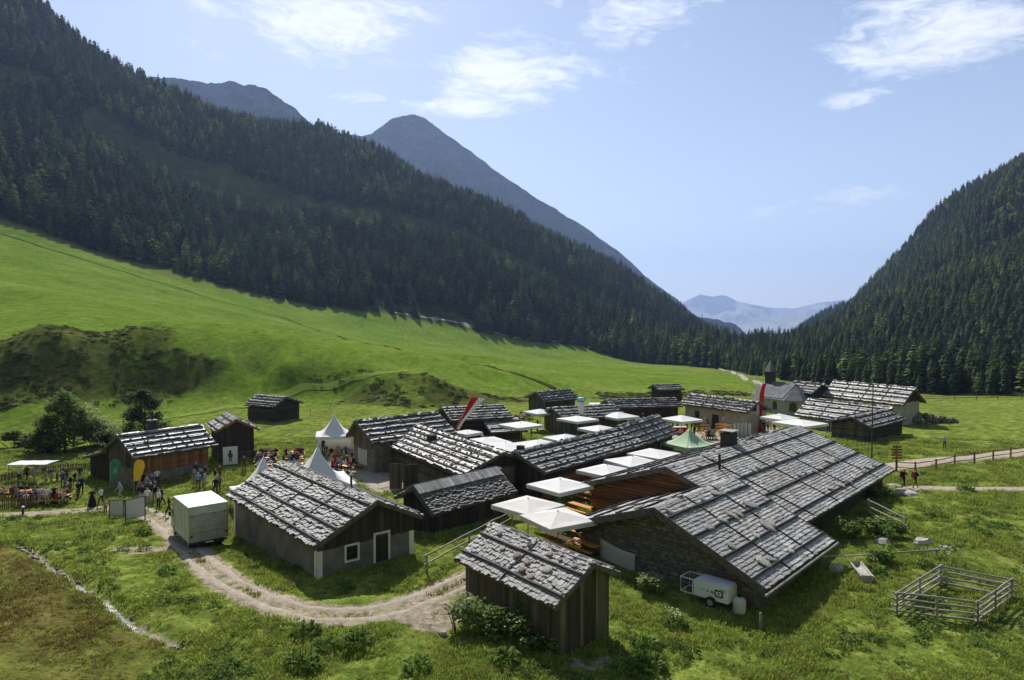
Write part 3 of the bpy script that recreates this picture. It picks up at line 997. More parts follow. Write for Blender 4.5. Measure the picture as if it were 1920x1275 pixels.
# ------------------------------------------------------------------ trees
def conifer(seed, kind='spruce'):
    """unit-height conifer: (trunk MB, crown MB)"""
    R = random.Random(seed)
    tr, cr = MB(), MB()
    bend = (R.uniform(-.012, .012), R.uniform(-.012, .012))
    tr.tube([(0, 0, -0.04), (bend[0] * .4, bend[1] * .4, .35), (bend[0], bend[1], .97)], [.017, .011, .002], 6, R.uniform(-.2, .2))
    spread = {'spruce': R.uniform(.21, .27), 'larch': R.uniform(.23, .30), 'slim': R.uniform(.15, .19)}[kind]
    low = R.uniform(.03, .12) if kind != 'larch' else R.uniform(.12, .22)
    levels = 19 if kind != 'larch' else 15
    for k in range(levels):
        f = (k + R.uniform(-.25, .25)) / levels
        z = low + (0.985 - low) * max(f, 0)
        r = spread * ((1 - f) ** (0.58 if kind != 'slim' else .75)) * R.uniform(.78, 1.12) + .010
        if kind == 'spruce' and f < .12:
            r *= .8
        n = R.choice((7, 8, 9)) if f < .75 else 5
        if kind == 'larch':
            n -= 1
        a0 = R.uniform(0, 6.28)
        cx, cy = bend[0] * z, bend[1] * z
        for j in range(n):
            if R.random() < (.06 if kind != 'larch' else .16):
                continue
            a = a0 + j * 6.283 / n + R.uniform(-.25, .25)
            L = r * R.uniform(.72, 1.18)
            dx, dy = math.cos(a), math.sin(a)
            px_, py_ = -dy, dx
            droop = (.42 if kind == 'spruce' else .2) * L * R.uniform(.6, 1.3)
            w = L * R.uniform(.30, .46) + .006
            rise = .16 * L if f > .5 else .03 * L
            t = R.uniform(-.45, .45) + (f - .5) * .25  # tone rises up the crown: lit tops put into the colour
            p0 = (cx, cy, z + rise * .3)
            m1 = (cx + dx * L * .5, cy + dy * L * .5, z + rise - droop * .25)
            tip = (cx + dx * L, cy + dy * L, z - droop)
            th = .022 + .05 * L
            # two crossed drooping sprays give the bough depth
            cr.add([p0, (m1[0] + px_ * w, m1[1] + py_ * w, m1[2] - th * .7), tip, (m1[0] - px_ * w, m1[1] - py_ * w, m1[2] - th * .7), m1],
                   [(0, 1, 4), (1, 2, 4), (2, 3, 4), (3, 0, 4)], t)
            if R.random() < .6:
                cr.add([p0, m1, tip, (m1[0], m1[1], m1[2] - th * 1.6)], [(0, 3, 1), (1, 3, 2)], t - .15)
    cr.add([(bend[0] + .012, bend[1], .94), (bend[0] - .006, bend[1] + .01, .94), (bend[0] - .006, bend[1] - .01, .94), (bend[0], bend[1], 1.0)], [(0, 1, 3), (1, 2, 3), (2, 0, 3)], .2)
    return tr, cr


def merged(a, b):
    m = MB()
    m.add(a.v, a.f, 0.0, 0)
    k = len(m.v)
    for f, t in zip(b.f, b.t):
        m.f.append(tuple(i + k for i in f))
        m.mi.append(1)
        m.t.append(t)
    m.v.extend(b.v)
    return m


TREES = []   # (kind, trunk mesh, crown mesh, merged mesh)
for sd, kd in [(1, 'spruce'), (2, 'spruce'), (3, 'spruce'), (4, 'slim'), (5, 'slim'), (6, 'larch'), (7, 'larch'), (8, 'spruce')]:
    a, b = conifer(sd, kd)
    nm = M['larch'] if kd == 'larch' else M['needles']
    TREES.append((kd, a.mesh('trunk', M['bark']), b.mesh('crown', nm), merged(a, b).mesh('conifer', [M['bark'], nm])))

src = bpy.data.collections.new('tree_sources')       # not linked to the scene: only read by the forest's geometry nodes
for i, t in enumerate(TREES):
    o = bpy.data.objects.new('tree_%02d' % i, t[3])
    src.objects.link(o)

# candidates by polar sampling over the part of the slopes that can be seen
_na = 44000
_a = rng.uniform(rad(-46), rad(47), _na * 9)
_r = np.sqrt(rng.uniform(170 ** 2, 1650 ** 2, _na * 9))
_keep = rng.random(_na * 9) < np.clip(1.15 - _r / 2600, 0.3, 1)
_a, _r = _a[_keep], _r[_keep]
_tx, _ty = _r * np.sin(_a), _r * np.cos(_a)
_fw = forest(_tx, _ty)
_dn = fbm(_tx / 75, _ty / 75, 71, 4)
_ok = (_fw > 0) & (rng.random(len(_fw)) < np.clip(0.82 + _dn * 1.9, 0.06, 1.0)) & ((_fw > 6) | (rng.random(len(_fw)) < .6))
for (pxa, pya), ra, rb in [((385, 325), 20, 10), ((415, 360), 18, 9), ((520, 410), 16, 6), ((60, 215), 20, 8), ((210, 300), 14, 8), ((765, 550), 18, 10), ((790, 590), 26, 10)]:
    c = march(pxa, pya, H)
    _ok &= ~((ell(_tx, _ty, c, ra, rb, 0.7) + _dn * 2.2 < 0.9) & (rng.random(len(_tx)) < .72))
_tx, _ty, _fw, _a, _r = _tx[_ok], _ty[_ok], _fw[_ok], _a[_ok], _r[_ok]
# thin to a believable spacing with a hash grid
_cell = {}
_sel = []
for i in np.argsort(_r):
    g = (5.9 if _r[i] < 700 else 6.6) * (1.0 if _a[i] < rad(17.6) else .8)
    key = (int(_tx[i] // g), int(_ty[i] // g))
    if key in _cell:
        continue
    _cell[key] = i
    _sel.append(i)
_sel = np.array(_sel)
_tx, _ty, _fw, _a, _r = _tx[_sel], _ty[_sel], _fw[_sel], _a[_sel], _r[_sel]
_tz = H(_tx, _ty)
_th = rng.uniform(14, 27, len(_tx)) * np.where(_a > rad(17.6), .74, 1.0) * np.clip(1.0 + fbm(_tx / 60, _ty / 60, 77, 3) * 0.35, .6, 1.4) * np.where(_fw < 8, 0.8, 1.0) * np.where(rng.random(len(_tx)) < .12, .55, 1.0) * np.where((_a > rad(16)) & (_r < 620), .62 + .3 * sm(_a, rad(24), rad(32)), 1.0)
# horizon test against the bare ground
_aa = np.linspace(rad(-48), rad(48), 420)
_rr = np.concatenate([np.arange(40, 400, 6.0), np.arange(400, 1700, 14.0)])
_pz = H(_rr[None] * np.sin(_aa[:, None]), _rr[None] * np.cos(_aa[:, None]))
_el = np.maximum.accumulate((_pz - CAM_Z) / _rr[None], axis=1)
_ia = np.clip(((_a - _aa[0]) / (_aa[1] - _aa[0])).round().astype(int), 0, len(_aa) - 1)
_ir = np.clip(np.searchsorted(_rr, _r * 0.985) - 2, 0, len(_rr) - 1)
_vis = (_tz + _th - CAM_Z) / _r > _el[_ia, _ir] - 0.012
_tx, _ty, _tz, _th, _fw, _a, _r = [q[_vis] for q in (_tx, _ty, _tz, _th, _fw, _a, _r)]
_kind = np.where(rng.random(len(_tx)) < np.clip(0.16 + fbm(_tx / 90, _ty / 90, 81, 3) * .5 + (_fw < 25) * .12, 0, .6), rng.choice([5, 6], len(_tx)), rng.choice([0, 1, 2, 3, 4, 7], len(_tx)))
_kind = np.where((_a > rad(17.6)) & np.isin(_kind, [3, 4]), rng.choice([0, 1, 2, 7], len(_tx)), _kind)
_sxy = _th * rng.uniform(.85, 1.15, len(_tx))
_rot = rng.uniform(0, 6.28, len(_tx))


def to_px(x, y, z):
    zz = z - CAM_Z
    d = y * math.cos(PITCH) - zz * math.sin(PITCH)
    v = y * math.sin(PITCH) + zz * math.cos(PITCH)
    return CX + F_PX * x / d, CY - F_PX * v / d


# the 300 trees that show largest stand as objects of their own
_u, _v = to_px(_tx, _ty, _tz + _th)
_ub, _vb = to_px(_tx, _ty, _tz)
_cov = np.zeros((1275 // 6 + 2, 1920 // 6 + 2), bool)
_single = []
for i in np.argsort(_r / _th):
    if not (12 < _u[i] < 1908 and 12 < _v[i] < 1260) or len(_single) >= 300:
        continue
    if _a[i] > rad(17.6) and _r[i] < 500 and False:
        continue
    hgt = max(_vb[i] - _v[i], 4)
    x0, x1 = int((_u[i] - hgt * .12) // 6), int((_u[i] + hgt * .12) // 6) + 1
    y0, y1 = int(_v[i] // 6), int((_v[i] + hgt * .9) // 6) + 1
    ymid = int((_v[i] + hgt * .55) // 6) + 1
    blk = _cov[y0:ymid, x0:x1]
    if blk.size and blk.mean() < .5 and (_tz[i] + _th[i] * .55 - CAM_Z) / _r[i] > _el[_ia[_vis][i], _ir[_vis][i]]:
        _single.append(i)
    _cov[y0:y1, x0:x1] = True
_single_set = set(_single)
for i in _single:
    kd, tm, cm, _mm = TREES[_kind[i]]
    az_d = math.degrees(_a[i])
    size = 'tall' if _th[i] > 24 else ('medium' if _th[i] > 18 else 'short')
    if az_d > 17.6:
        where = 'behind the chapel' if az_d < 23 else ('in the dark wood behind the upper farmhouse' if az_d < 31 else 'in the dark wood behind the eastern meadow')
    else:
        lm = [(-30, 'the brown scrub bank'), (-24, 'the lone willow'), (-17, 'the lone meadow hut'), (-10, 'the pagoda tents'), (-3, 'the scrub mound'), (4, 'the leaning flag'), (11, 'the glass inflatable'), (90, 'the hillside hut')]
        band = 'at the forest edge' if _fw[i] < 16 else ('low on the wooded slope' if _fw[i] < 140 else 'high on the wooded slope')
        where = band + ' far above ' + next(n for lim, n in lm if az_d < lim)
    word = size + {'spruce': ' dark green spruce', 'slim': ' slim dark spruce', 'larch': ' pale green larch'}[kd]
    grp = where
    t = thing('larch_tree' if kd == 'larch' else 'spruce_tree', word + ' ' + where, 'tree', (_tx[i], _ty[i], _tz[i] - .2), _rot[i], word + ' trees ' + grp)
    t.scale = (_sxy[i], _sxy[i], _th[i])
    inst('trunk', tm, t)
    inst('crown', cm, t)


def scatter(name, pts, rot, scl, idx, coll, kind='stuff'):
    """one object whose geometry nodes place many small plants"""
    me = bpy.data.meshes.new(name)
    me.vertices.add(len(pts))
    me.vertices.foreach_set('co', np.asarray(pts, np.float32).ravel())
    a = me.attributes.new('rot', 'FLOAT_VECTOR', 'POINT')
    a.data.foreach_set('vector', np.asarray(rot, np.float32).ravel())
    a = me.attributes.new('scl', 'FLOAT_VECTOR', 'POINT')
    a.data.foreach_set('vector', np.asarray(scl, np.float32).ravel())
    a = me.attributes.new('idx', 'INT', 'POINT')
    a.data.foreach_set('value', np.asarray(idx, np.int32))
    o = bpy.data.objects.new(name, me)
    COL.objects.link(o)
    ng = bpy.data.node_groups.new(name + '_scatter', 'GeometryNodeTree')
    ng.interface.new_socket('Geometry', in_out='INPUT', socket_type='NodeSocketGeometry')
    ng.interface.new_socket('Geometry', in_out='OUTPUT', socket_type='NodeSocketGeometry')
    n, l = ng.nodes, ng.links
    gi, go = n.new('NodeGroupInput'), n.new('NodeGroupOutput')
    ci = n.new('GeometryNodeCollectionInfo')
    ci.inputs['Collection'].default_value = coll
    ci.inputs['Separate Children'].default_value = True
    ci.inputs['Reset Children'].default_value = True
    ip = n.new('GeometryNodeInstanceOnPoints')
    ip.inputs['Pick Instance'].default_value = True

    def na(nm, dt):
        q = n.new('GeometryNodeInputNamedAttribute')
        q.data_type = dt
        q.inputs['Name'].default_value = nm
        return q.outputs['Attribute']
    l.new(gi.outputs[0], ip.inputs['Points'])
    l.new(ci.outputs[0], ip.inputs['Instance'])
    l.new(na('idx', 'INT'), ip.inputs['Instance Index'])
    er = n.new('FunctionNodeEulerToRotation')
    l.new(na('rot', 'FLOAT_VECTOR'), er.inputs[0])
    l.new(er.outputs[0], ip.inputs['Rotation'])
    l.new(na('scl', 'FLOAT_VECTOR'), ip.inputs['Scale'])
    l.new(ip.outputs[0], go.inputs[0])
    md = o.modifiers.new('scatter', 'NODES')
    md.node_group = ng
    o['kind'] = kind
    return o


_m = np.array([i not in _single_set for i in range(len(_tx))])
z0 = np.zeros(_m.sum())
scatter('forest', np.stack([_tx[_m], _ty[_m], _tz[_m] - .3], -1), np.stack([z0, z0, _rot[_m]], -1), np.stack([_sxy[_m], _sxy[_m], _th[_m]], -1), _kind[_m], src)
print('TREES', len(_tx), 'single', len(_single))


# ------------------------------------------------------------------ houses
def rough_slab(seed, n=7, th=0.5, squash=0.12):
    """an irregular flat stone of unit size"""
    R = random.Random(seed)
    b = MB()
    out = [(math.cos(6.283 * k / n) * R.uniform(.36, .54), math.sin(6.283 * k / n) * R.uniform(.36, .54)) for k in range(n)]
    vs = [(x * .92, y * .92, -th / 2) for x, y in out] + [(x, y, th * R.uniform(-.1, .3)) for x, y in out] + [(x * .72, y * .72, th / 2 * R.uniform(.8, 1.2)) for x, y in out]
    fs = [tuple(range(n))[::-1], tuple(range(2 * n, 3 * n))]
    for r_ in (0, n):
        fs += [(r_ + k, r_ + (k + 1) % n, r_ + n + (k + 1) % n, r_ + n + k) for k in range(n)]
    b.add(vs, fs, R.uniform(-.2, .2))
    return b


def unit_shingle(seed):
    """unit board in x (width), y (up the slope), z; a worn, split lower edge"""
    R = random.Random(seed)
    b = MB()
    j = lambda a: R.uniform(-a, a)
    vs = [(-.5, -.5 + j(.05), -.5), (j(.1), -.5 + j(.06), -.5), (.5, -.5 + j(.05), -.5), (.5, .5, -.5), (-.5, .5, -.5)]
    up = [(x, y + .015, .5 + j(.12)) for x, y, z in vs]
    fs = [(4, 3, 2, 1, 0), (5, 6, 7, 8, 9)] + [(k, (k + 1) % 5, 5 + (k + 1) % 5, 5 + k) for k in range(5)]
    b.add(vs + up, fs, 0)
    return b


SH = [unit_shingle(s) for s in range(5)]
_cache = {}


def shared(key, maker, m):
    k = (key, m.name)
    if k not in _cache:
        _cache[k] = maker().mesh(key.rstrip('0123456789_'), m)
    return _cache[k]


CAMP = Vector((0, 0, CAM_Z))


def frame_mtx(o, ux, uy, uz, s=(1, 1, 1)):
    m = Matrix.Identity(4)
    for i, (a, k) in enumerate(zip((ux, uy, uz), s)):
        m[0][i], m[1][i], m[2][i] = a.x * k, a.y * k, a.z * k
    m[0][3], m[1][3], m[2][3] = o.x, o.y, o.z
    return m


def shingle_roof(root, roof, slopes, m, w=.36, e=.42, th=.05, jit=1.0, singles=0, seed=1, mats=None):
    """courses of split shingles; the nearest ones are pieces of their own"""
    R = random.Random(seed)
    W = root.matrix_world
    items = []
    for (o, ux, L, dn, D, vis) in slopes:
        nrm = dn.cross(ux)
        if nrm.z < 0:
            nrm = -nrm
        rows = max(2, int(round(D / e)))
        ee = D / rows
        for r_ in range(rows):
            x = -R.uniform(0, .5) * w
            sag = R.uniform(-.02, .02)
            while x < L:
                ww = w * R.uniform(.62, 1.45)
                x0, x1 = max(x, -.03), min(x + ww, L + .03)
                x += ww
                if x1 - x0 < .08:
                    continue
                ln = ee * R.uniform(1.35, 1.6)
                low = (r_ + 1) * ee + R.uniform(-.06, .05) * jit + sag
                t = th * R.uniform(.65, 1.6)
                yaw = R.uniform(-.035, .035) * jit
                tilt = math.atan2(th * 1.25, ee) * R.uniform(.85, 1.5)
                up = (-dn * math.cos(tilt) - nrm * math.sin(tilt)).normalized()
                sx = (ux * math.cos(yaw) + up * math.sin(yaw)).normalized()
                sy = (up - sx * up.dot(sx)).normalized()
                sz = sx.cross(sy)
                if sz.z < 0:
                    sx, sz = -sx, -sz
                c = o + ux * ((x0 + x1) / 2) + dn * (low - ln / 2) + nrm * (th * 1.15 + R.uniform(0, .022) * jit)
                items.append((c, sx, sy, sz, (max(x1 - x0 - .028, .05), ln, t), R.uniform(-.38, .42), vis, R.randrange(5)))
    chosen = set()
    if singles:
        order = sorted([i for i, q in enumerate(items) if q[6]], key=lambda i: (W @ items[i][0] - CAMP).length)
        chosen = set(order[:singles])
    b = MB()
    for i, (c, sx, sy, sz, s, tone, vis, k) in enumerate(items):
        mx = frame_mtx(c, sx, sy, sz, s)
        if i in chosen:
            inst('shingle', shared('shingle_%d' % k, lambda k=k: SH[k], m), roof, mx)
        else:
            b.add([mx @ Vector(p) for p in SH[k].v], SH[k].f, tone)
    if b.v:
        o = b.build('shingles', m, roof)
        o['kind'] = 'stuff'


def block(root, x0, x1, yA, yB, ro, hA, hB, hg, o0=.5, o1=.5, sA=.5, sB=.5, wall='old_wood', gable='old_wood', roofm='shingle', eavem='eave_wood', zb=-1.2,
          w=.36, e=.42, th=.05, jit=1.0, singles=0, battens=4, seams=2, stones=0, stone_m='dark_stone', stone_size=.34, stone_parts=False, seed=1, visA=True, visB=True, thick=.13, make_wall=True, walls_name='wall', visible='both'):
    """a gabled block in the house's own frame: x along the ridge, y across, z up (absolute over the house's base)"""
    R = random.Random(seed * 13 + 5)
    V = Vector
    zat = lambda y: (hg + (hA - hg) * (ro - y) / (ro - yA)) if y < ro else (hg + (hB - hg) * (y - ro) / (yB - ro))
    wx0, wx1, wy0, wy1 = x0 + o0, x1 - o1, yA + sA, yB - sB
    t = thick
    parts = {}
    if make_wall:
        zA_, zB_ = zat(wy0) - t - .02, zat(wy1) - t - .02
        b = MB()
        b.hexa([(wx0, wy0, zb), (wx1, wy0, zb), (wx1, wy1, zb), (wx0, wy1, zb), (wx0, wy0, zA_), (wx1, wy0, zA_), (wx1, wy1, zB_), (wx0, wy1, zB_)])
        parts['wall'] = b.build(walls_name, M[wall], root)
        for xa, xb in ((wx0 - .012, wx0 + .16), (wx1 - .16, wx1 + .012)):
            b = MB()
            pr = [(wy0 - .012, zA_ - .1), (wy1 + .012, zB_ - .1), (wy1 + .012, zB_ + .01), (ro, hg - t - .02), (wy0 - .012, zA_ + .01)]
            vs = [(xa, y, z) for y, z in pr] + [(xb, y, z) for y, z in pr]
            b.add(vs, [(0, 1, 2, 3, 4), (9, 8, 7, 6, 5)] + [(k, k + 5, (k + 1) % 5 + 5, (k + 1) % 5) for k in range(5)])
            gb_ = b.build('gable', M[gable], root)
            parts.setdefault('gable', gb_)
    # roof slabs
    b = MB()
    slopes = []
    for (ye, he, vis) in ((yA, hA, visA), (yB, hB, visB)):
        s = -1 if ye < ro else 1
        ym = ro
        top0, top1, e0, e1 = V((x0, ym, hg)), V((x1, ym, hg)), V((x0, ye, he)), V((x1, ye, he))
        dn = (e0 - top0).normalized()
        nrm = dn.cross(V((1, 0, 0)))
        if nrm.z < 0:
            nrm = -nrm
        lo = nrm * -t
        q = [top0 + lo, top1 + lo, e1 + lo, e0 + lo, top0, top1, e1, e0]
        if s < 0:
            q = [q[1], q[0], q[3], q[2], q[5], q[4], q[7], q[6]]
        b.hexa(q)
        slopes.append((top0, V((1, 0, 0)), x1 - x0, dn, (e0 - top0).length, vis, nrm))
    roof = b.build('roof', M[eavem], root)
    parts['roof'] = roof
    bpy.context.view_layer.update()
    shingle_roof(root, roof, [q[:6] for q in slopes], M[roofm], w, e, th, jit, singles, seed)
    # ridge course
    b = MB()
    x = x0
    while x < x1:
        ww = w * R.uniform(.9, 1.6)
        for q in slopes:
            c = q[0] + V((1, 0, 0)) * (x - x0 + ww / 2) + q[3] * (e * .38) + q[6] * (th * 2.4)
            mx = frame_mtx(c, V((1, 0, 0)), -q[3], q[6], (ww * .95, e * .9, th))
            b.add([mx @ V(p) for p in SH[R.randrange(5)].v], SH[0].f, R.uniform(-.35, .4))
        x += ww
    o = b.build('ridge_course', M[roofm], roof)
    o['kind'] = 'stuff'
    # barge boards
    for q in slopes:
        for xx in (x0 - .03, x1 + .03):
            a = q[0] + V((xx - x0, 0, 0))
            c = a + q[3] * (q[4] / 2) - q[6] * (t * .35)
            bb = MB()
            bb.v = []
            mx = frame_mtx(c, q[3], V((1, 0, 0)), q[6], (q[4] + .06, .06, max(.2, t * 1.75)))
            bb.add([mx @ V(p) for p in [(-.5, -.5, -.5), (.5, -.5, -.5), (.5, .5, -.5), (-.5, .5, -.5), (-.5, -.5, .5), (.5, -.5, .5), (.5, .5, .5), (-.5, .5, .5)]], MB.BOXF)
            bb.build('barge_board', M[eavem], roof)
    # poles that hold the shingles down
    for q in slopes:
        D, L = q[4], q[2]
        for k in range(battens):
            d = D * (k + .55) / battens + R.uniform(-.05, .05)
            pts = []
            n = 6
            for i in range(n + 1):
                pts.append(q[0] + V((L * i / n, 0, 0)) + q[3] * (d + R.uniform(-.035, .035)) + q[6] * (th * 2.6 + .055))
            bb = MB()
            bb.tube(pts, .07 + .03 * min(w, .5), 5, R.uniform(-.3, .3))
            bb.build('batten', M['batten'], roof)
        for k in range(seams):
            xx = L * (k + 1) / (seams + 1) + R.uniform(-.3, .3)
            bb = MB()
            bb.tube([q[0] + V((xx + R.uniform(-.06, .06), 0, 0)) + q[3] * (D * i / 4 * .98) + q[6] * (th * 2.3 + .04) for i in range(5)], .05, 5, R.uniform(-.3, .3))
            bb.build('batten', M['batten'], roof)
    # weight stones
    if stones:
        sb = MB()
        for q in slopes:
            D, L = q[4], q[2]
            for k in range(battens):
                d = D * (k + .55) / battens - .16
                x = R.uniform(.2, 1.0)
                while x < L - .2:
                    sz = stone_size * R.uniform(.7, 1.3)
                    c = q[0] + V((x, 0, 0)) + q[3] * (d + R.uniform(-.08, .06)) + q[6] * (th * 3 + sz * .2)
                    rz = R.uniform(0, 6.28)
                    ax = (V((1, 0, 0)) * math.cos(rz) + q[3] * math.sin(rz)).normalized()
                    ay = q[6].cross(ax)
                    mx = frame_mtx(c, ax, ay, q[6], (sz, sz * R.uniform(.6, 1), sz * R.uniform(.5, .9)))
                    g = R.randrange(4)
                    if stone_parts and q[5]:
                        inst('weight_stone', shared('weight_stone_%d' % g, lambda g=g: rough_slab(g, 7), M[stone_m]), roof, mx)
                    else:
                        rs_ = rough_slab(g, 6)
                        sb.add([mx @ V(p) for p in rs_.v], rs_.f, R.uniform(-.4, .4))
                    x += R.uniform(.55, 1.5) * 2.2 / stones
        if sb.v:
            o = sb.build('weight_stones', M[stone_m], roof)
            o['kind'] = 'stuff'
    parts['slopes'] = slopes
    parts['zat'] = zat
    parts['wallbox'] = (wx0, wx1, wy0, wy1)
    return parts


def house(name, label, c, ang, L, W, hA, hB, hg, ro=0.0, cat='barn', zs=None, **kw):
    z0 = hz(*c) if zs is None else zs
    t = thing(name, label, cat, (c[0], c[1], z0), rad(ang))
    bpy.context.view_layer.update()
    kw.setdefault('seed', len(bpy.data.objects) % 97)
    p = block(t, -L / 2, L / 2, -W / 2, W / 2, ro, hA - z0, hB - z0, hg - z0, zb=-1.4 - max(0, z0), **kw)
    p['root'], p['z0'] = t, z0
    return p


def wall_frame(p, side):
    """origin, along-axis, outward normal and length of a wall; side in 'x0','x1','yA','yB'"""
    x0, x1, y0, y1 = p['wallbox']
    V = Vector
    return {'x0': (V((x0 - .012, y0, 0)), V((0, 1, 0)), V((-1, 0, 0)), y1 - y0), 'x1': (V((x1 + .012, y0, 0)), V((0, 1, 0)), V((1, 0, 0)), y1 - y0),
            'yA': (V((x0, y0, 0)), V((1, 0, 0)), V((0, -1, 0)), x1 - x0), 'yB': (V((x0, y1, 0)), V((1, 0, 0)), V((0, 1, 0)), x1 - x0)}[side]


def obox(b, o, ax, nz, s0, s1, z0, z1, d0, d1, tone=0, mi=0):
    """a box on a wall: along s0..s1, up z0..z1, out d0..d1"""
    q = []
    for z in (z0, z1):
        for s, d in ((s0, d0), (s1, d0), (s1, d1), (s0, d1)):
            p = o + ax * s + nz * d
            q.append((p.x, p.y, z))
    if ax.cross(nz).z < 0:
        q = [q[3], q[2], q[1], q[0], q[7], q[6], q[5], q[4]]
    b.hexa(q, tone, mi)


def window(p, side, s, z, w, h, fm='white_plaster', fw=.12, pane='glass_dark', label=None, cross=True, proud=.05):
    o, ax, nz, L = wall_frame(p, side)
    r = p['root']
    b = MB()
    for a in ((s - w / 2, s + w / 2, z, z + fw), (s - w / 2, s + w / 2, z + h - fw, z + h), (s - w / 2, s - w / 2 + fw, z + fw, z + h - fw), (s + w / 2 - fw, s + w / 2, z + fw, z + h - fw)):
        obox(b, o, ax, nz, *a, -.02, proud)
    f = b.build('window', M[fm], r)
    b = MB()
    obox(b, o, ax, nz, s - w / 2 + fw, s + w / 2 - fw, z + fw, z + h - fw, -.02, .008)
    b.build('pane', M[pane], f)
    if cross:
        b = MB()
        obox(b, o, ax, nz, s - .02, s + .02, z + fw, z + h - fw, .008, .03)
        obox(b, o, ax, nz, s - w / 2 + fw, s - .021, z + h * .5 - .02, z + h * .5 + .02, .008, .027)
        obox(b, o, ax, nz, s + .021, s + w / 2 - fw, z + h * .5 - .02, z + h * .5 + .02, .008, .027)
        b.build('glazing_bar', M['dark_door'], f)
    if label:
        f['label'] = label


def door(p, side, s, z, w, h, fm='old_wood', leaf='dark_door', fw=.1, proud=.06):
    o, ax, nz, L = wall_frame(p, side)
    r = p['root']
    b = MB()
    for a in ((s - w / 2, s - w / 2 + fw, z, z + h), (s + w / 2 - fw, s + w / 2, z, z + h), (s - w / 2 + fw, s + w / 2 - fw, z + h - fw, z + h)):
        obox(b, o, ax, nz, *a, -.02, proud)
    f = b.build('door_frame', M[fm], r)
    b = MB()
    obox(b, o, ax, nz, s - w / 2 + fw, s + w / 2 - fw, z, z + h - fw, -.02, .012)
    d = b.build('door', M[leaf], r)
    b = MB()
    obox(b, o, ax, nz, s + w / 2 - fw - .12, s + w / 2 - fw - .05, z + h * .48, z + h * .51, .012, .06)
    b.build('handle', M['black_metal'], d)


def boards(p, side, m, w=.2, z0=-1.0, top=None, singles=True, gap=.012, seed=3, s0=0.0, s1=None, zbot=None, name='board', parent=None, out=.03):
    """vertical boards up to the roof line"""
    R = random.Random(seed)
    o, ax, nz, L = wall_frame(p, side)
    par = parent or p['wall']
    s1 = L if s1 is None else s1
    s = s0
    allb = MB()
    while s < s1 - .04:
        ww = min(w * R.uniform(.75, 1.3), s1 - s)
        def zt(ss):
            q = o + ax * ss
            return (p['zat'](q.y) - .17) if top is None else top
        a, c = s + gap / 2, s + ww - gap / 2
        zb_ = (z0 if zbot is None else zbot) + R.uniform(-.03, .03)
        d = out * R.uniform(.6, 1.4)
        b = MB() if singles else allb
        q = []
        for zz in (0, 1):
            for ss, dd in ((a, 0.002), (c, 0.002), (c, d), (a, d)):
                pt = o + ax * ss + nz * dd
                q.append((pt.x, pt.y, zb_ if zz == 0 else zt(ss)))
        if ax.cross(nz).z < 0:
            q = [q[3], q[2], q[1], q[0], q[7], q[6], q[5], q[4]]
        b.hexa(q, R.uniform(-.45, .5))
        if singles:
            b.build(name, M[m], par)
        s += ww
    if not singles:
        k = allb.build(name + 's', M[m], par)
        k['kind'] = 'stuff'


def logs(p, side, m, r_=.13, z0=0.0, z1=None, singles=True, seed=4, s0=0.0, s1=None, parent=None, ext=.25):
    """a log wall: rounded timbers laid one on another, cut to the roof line in the gable"""
    R = random.Random(seed)
    o, ax, nz, L = wall_frame(p, side)
    par = parent or p['wall']
    s1 = L if s1 is None else s1
    z = z0 + r_
    allb = MB()
    zr = p['zat']
    while True:
        rr = r_ * R.uniform(.9, 1.1)
        ss = np.linspace(s0, s1, 60)
        ok = [s for s in ss if zr((o + ax * s).y) - .2 > z + rr] if z1 is None else list(ss)
        if len(ok) < 6 or (z1 is not None and z > z1):
            break
        a, c = ok[0], ok[-1]
        ea = ext * R.uniform(.6, 1.2) if a == s0 and z1 is not None else 0
        b = MB() if singles else allb
        b.tube([o + ax * (a - ea) + nz * .03 + Vector((0, 0, z)), o + ax * ((a + c) / 2) + nz * .035 + Vector((0, 0, z + R.uniform(-.01, .01))), o + ax * (c + ea) + nz * .03 + Vector((0, 0, z))], rr, 8, R.uniform(-.4, .45))
        if singles:
            b.build('log', M[m], par)
        z += rr * 1.86
    if not singles and allb.v:
        k = allb.build('logs', M[m], par)
        k['kind'] = 'stuff'


def rubble(p, side, m, size=(.5, .24), z0=-.6, n_max=300, seed=5, s0=0.0, s1=None, skip=None):
    """field stones laid in rough courses, each a piece of its own"""
    R = random.Random(seed)
    o, ax, nz, L = wall_frame(p, side)
    par = p['wall']
    s1 = L if s1 is None else s1
    z = z0
    n = 0
    rest = MB()
    while z < 6:
        h = size[1] * R.uniform(.75, 1.3)
        s = s0 - R.uniform(0, .2)
        any_ = False
        while s < s1:
            w = size[0] * R.uniform(.55, 1.5)
            mid = min(max(s + w / 2, s0 + .12), s1 - .12)
            q = o + ax * mid
            top = min(p['zat']((o + ax * (mid - .2)).y), p['zat']((o + ax * (mid + .2)).y)) - .22
            if z + h * .8 < top and not (skip and skip(mid, z + h / 2)):
                any_ = True
                g = R.randrange(5)
                mx = frame_mtx(q + Vector((0, 0, z + h / 2)) + nz * .012, ax * (1 if ax.cross(Vector((0, 0, 1))).dot(nz) > 0 else -1), Vector((0, 0, 1)), nz, (min(w, s1 - s0) * 1.06, h * 1.12, R.uniform(.08, .15)))
                n += 1
                if n <= n_max:
                    inst('stone', shared('stone_%d' % g, lambda g=g: rough_slab(20 + g, 8, 1.0), M[m]), par, mx)
                else:
                    rs_ = rough_slab(20 + g, 6, 1.0)
                    rest.add([mx @ Vector(v) for v in rs_.v], rs_.f, R.uniform(-.4, .4))
            s += w
        if not any_ and z > 1:
            break
        z += h
    if rest.v:
        k = rest.build('stones', M[m], par)
        k['kind'] = 'stuff'


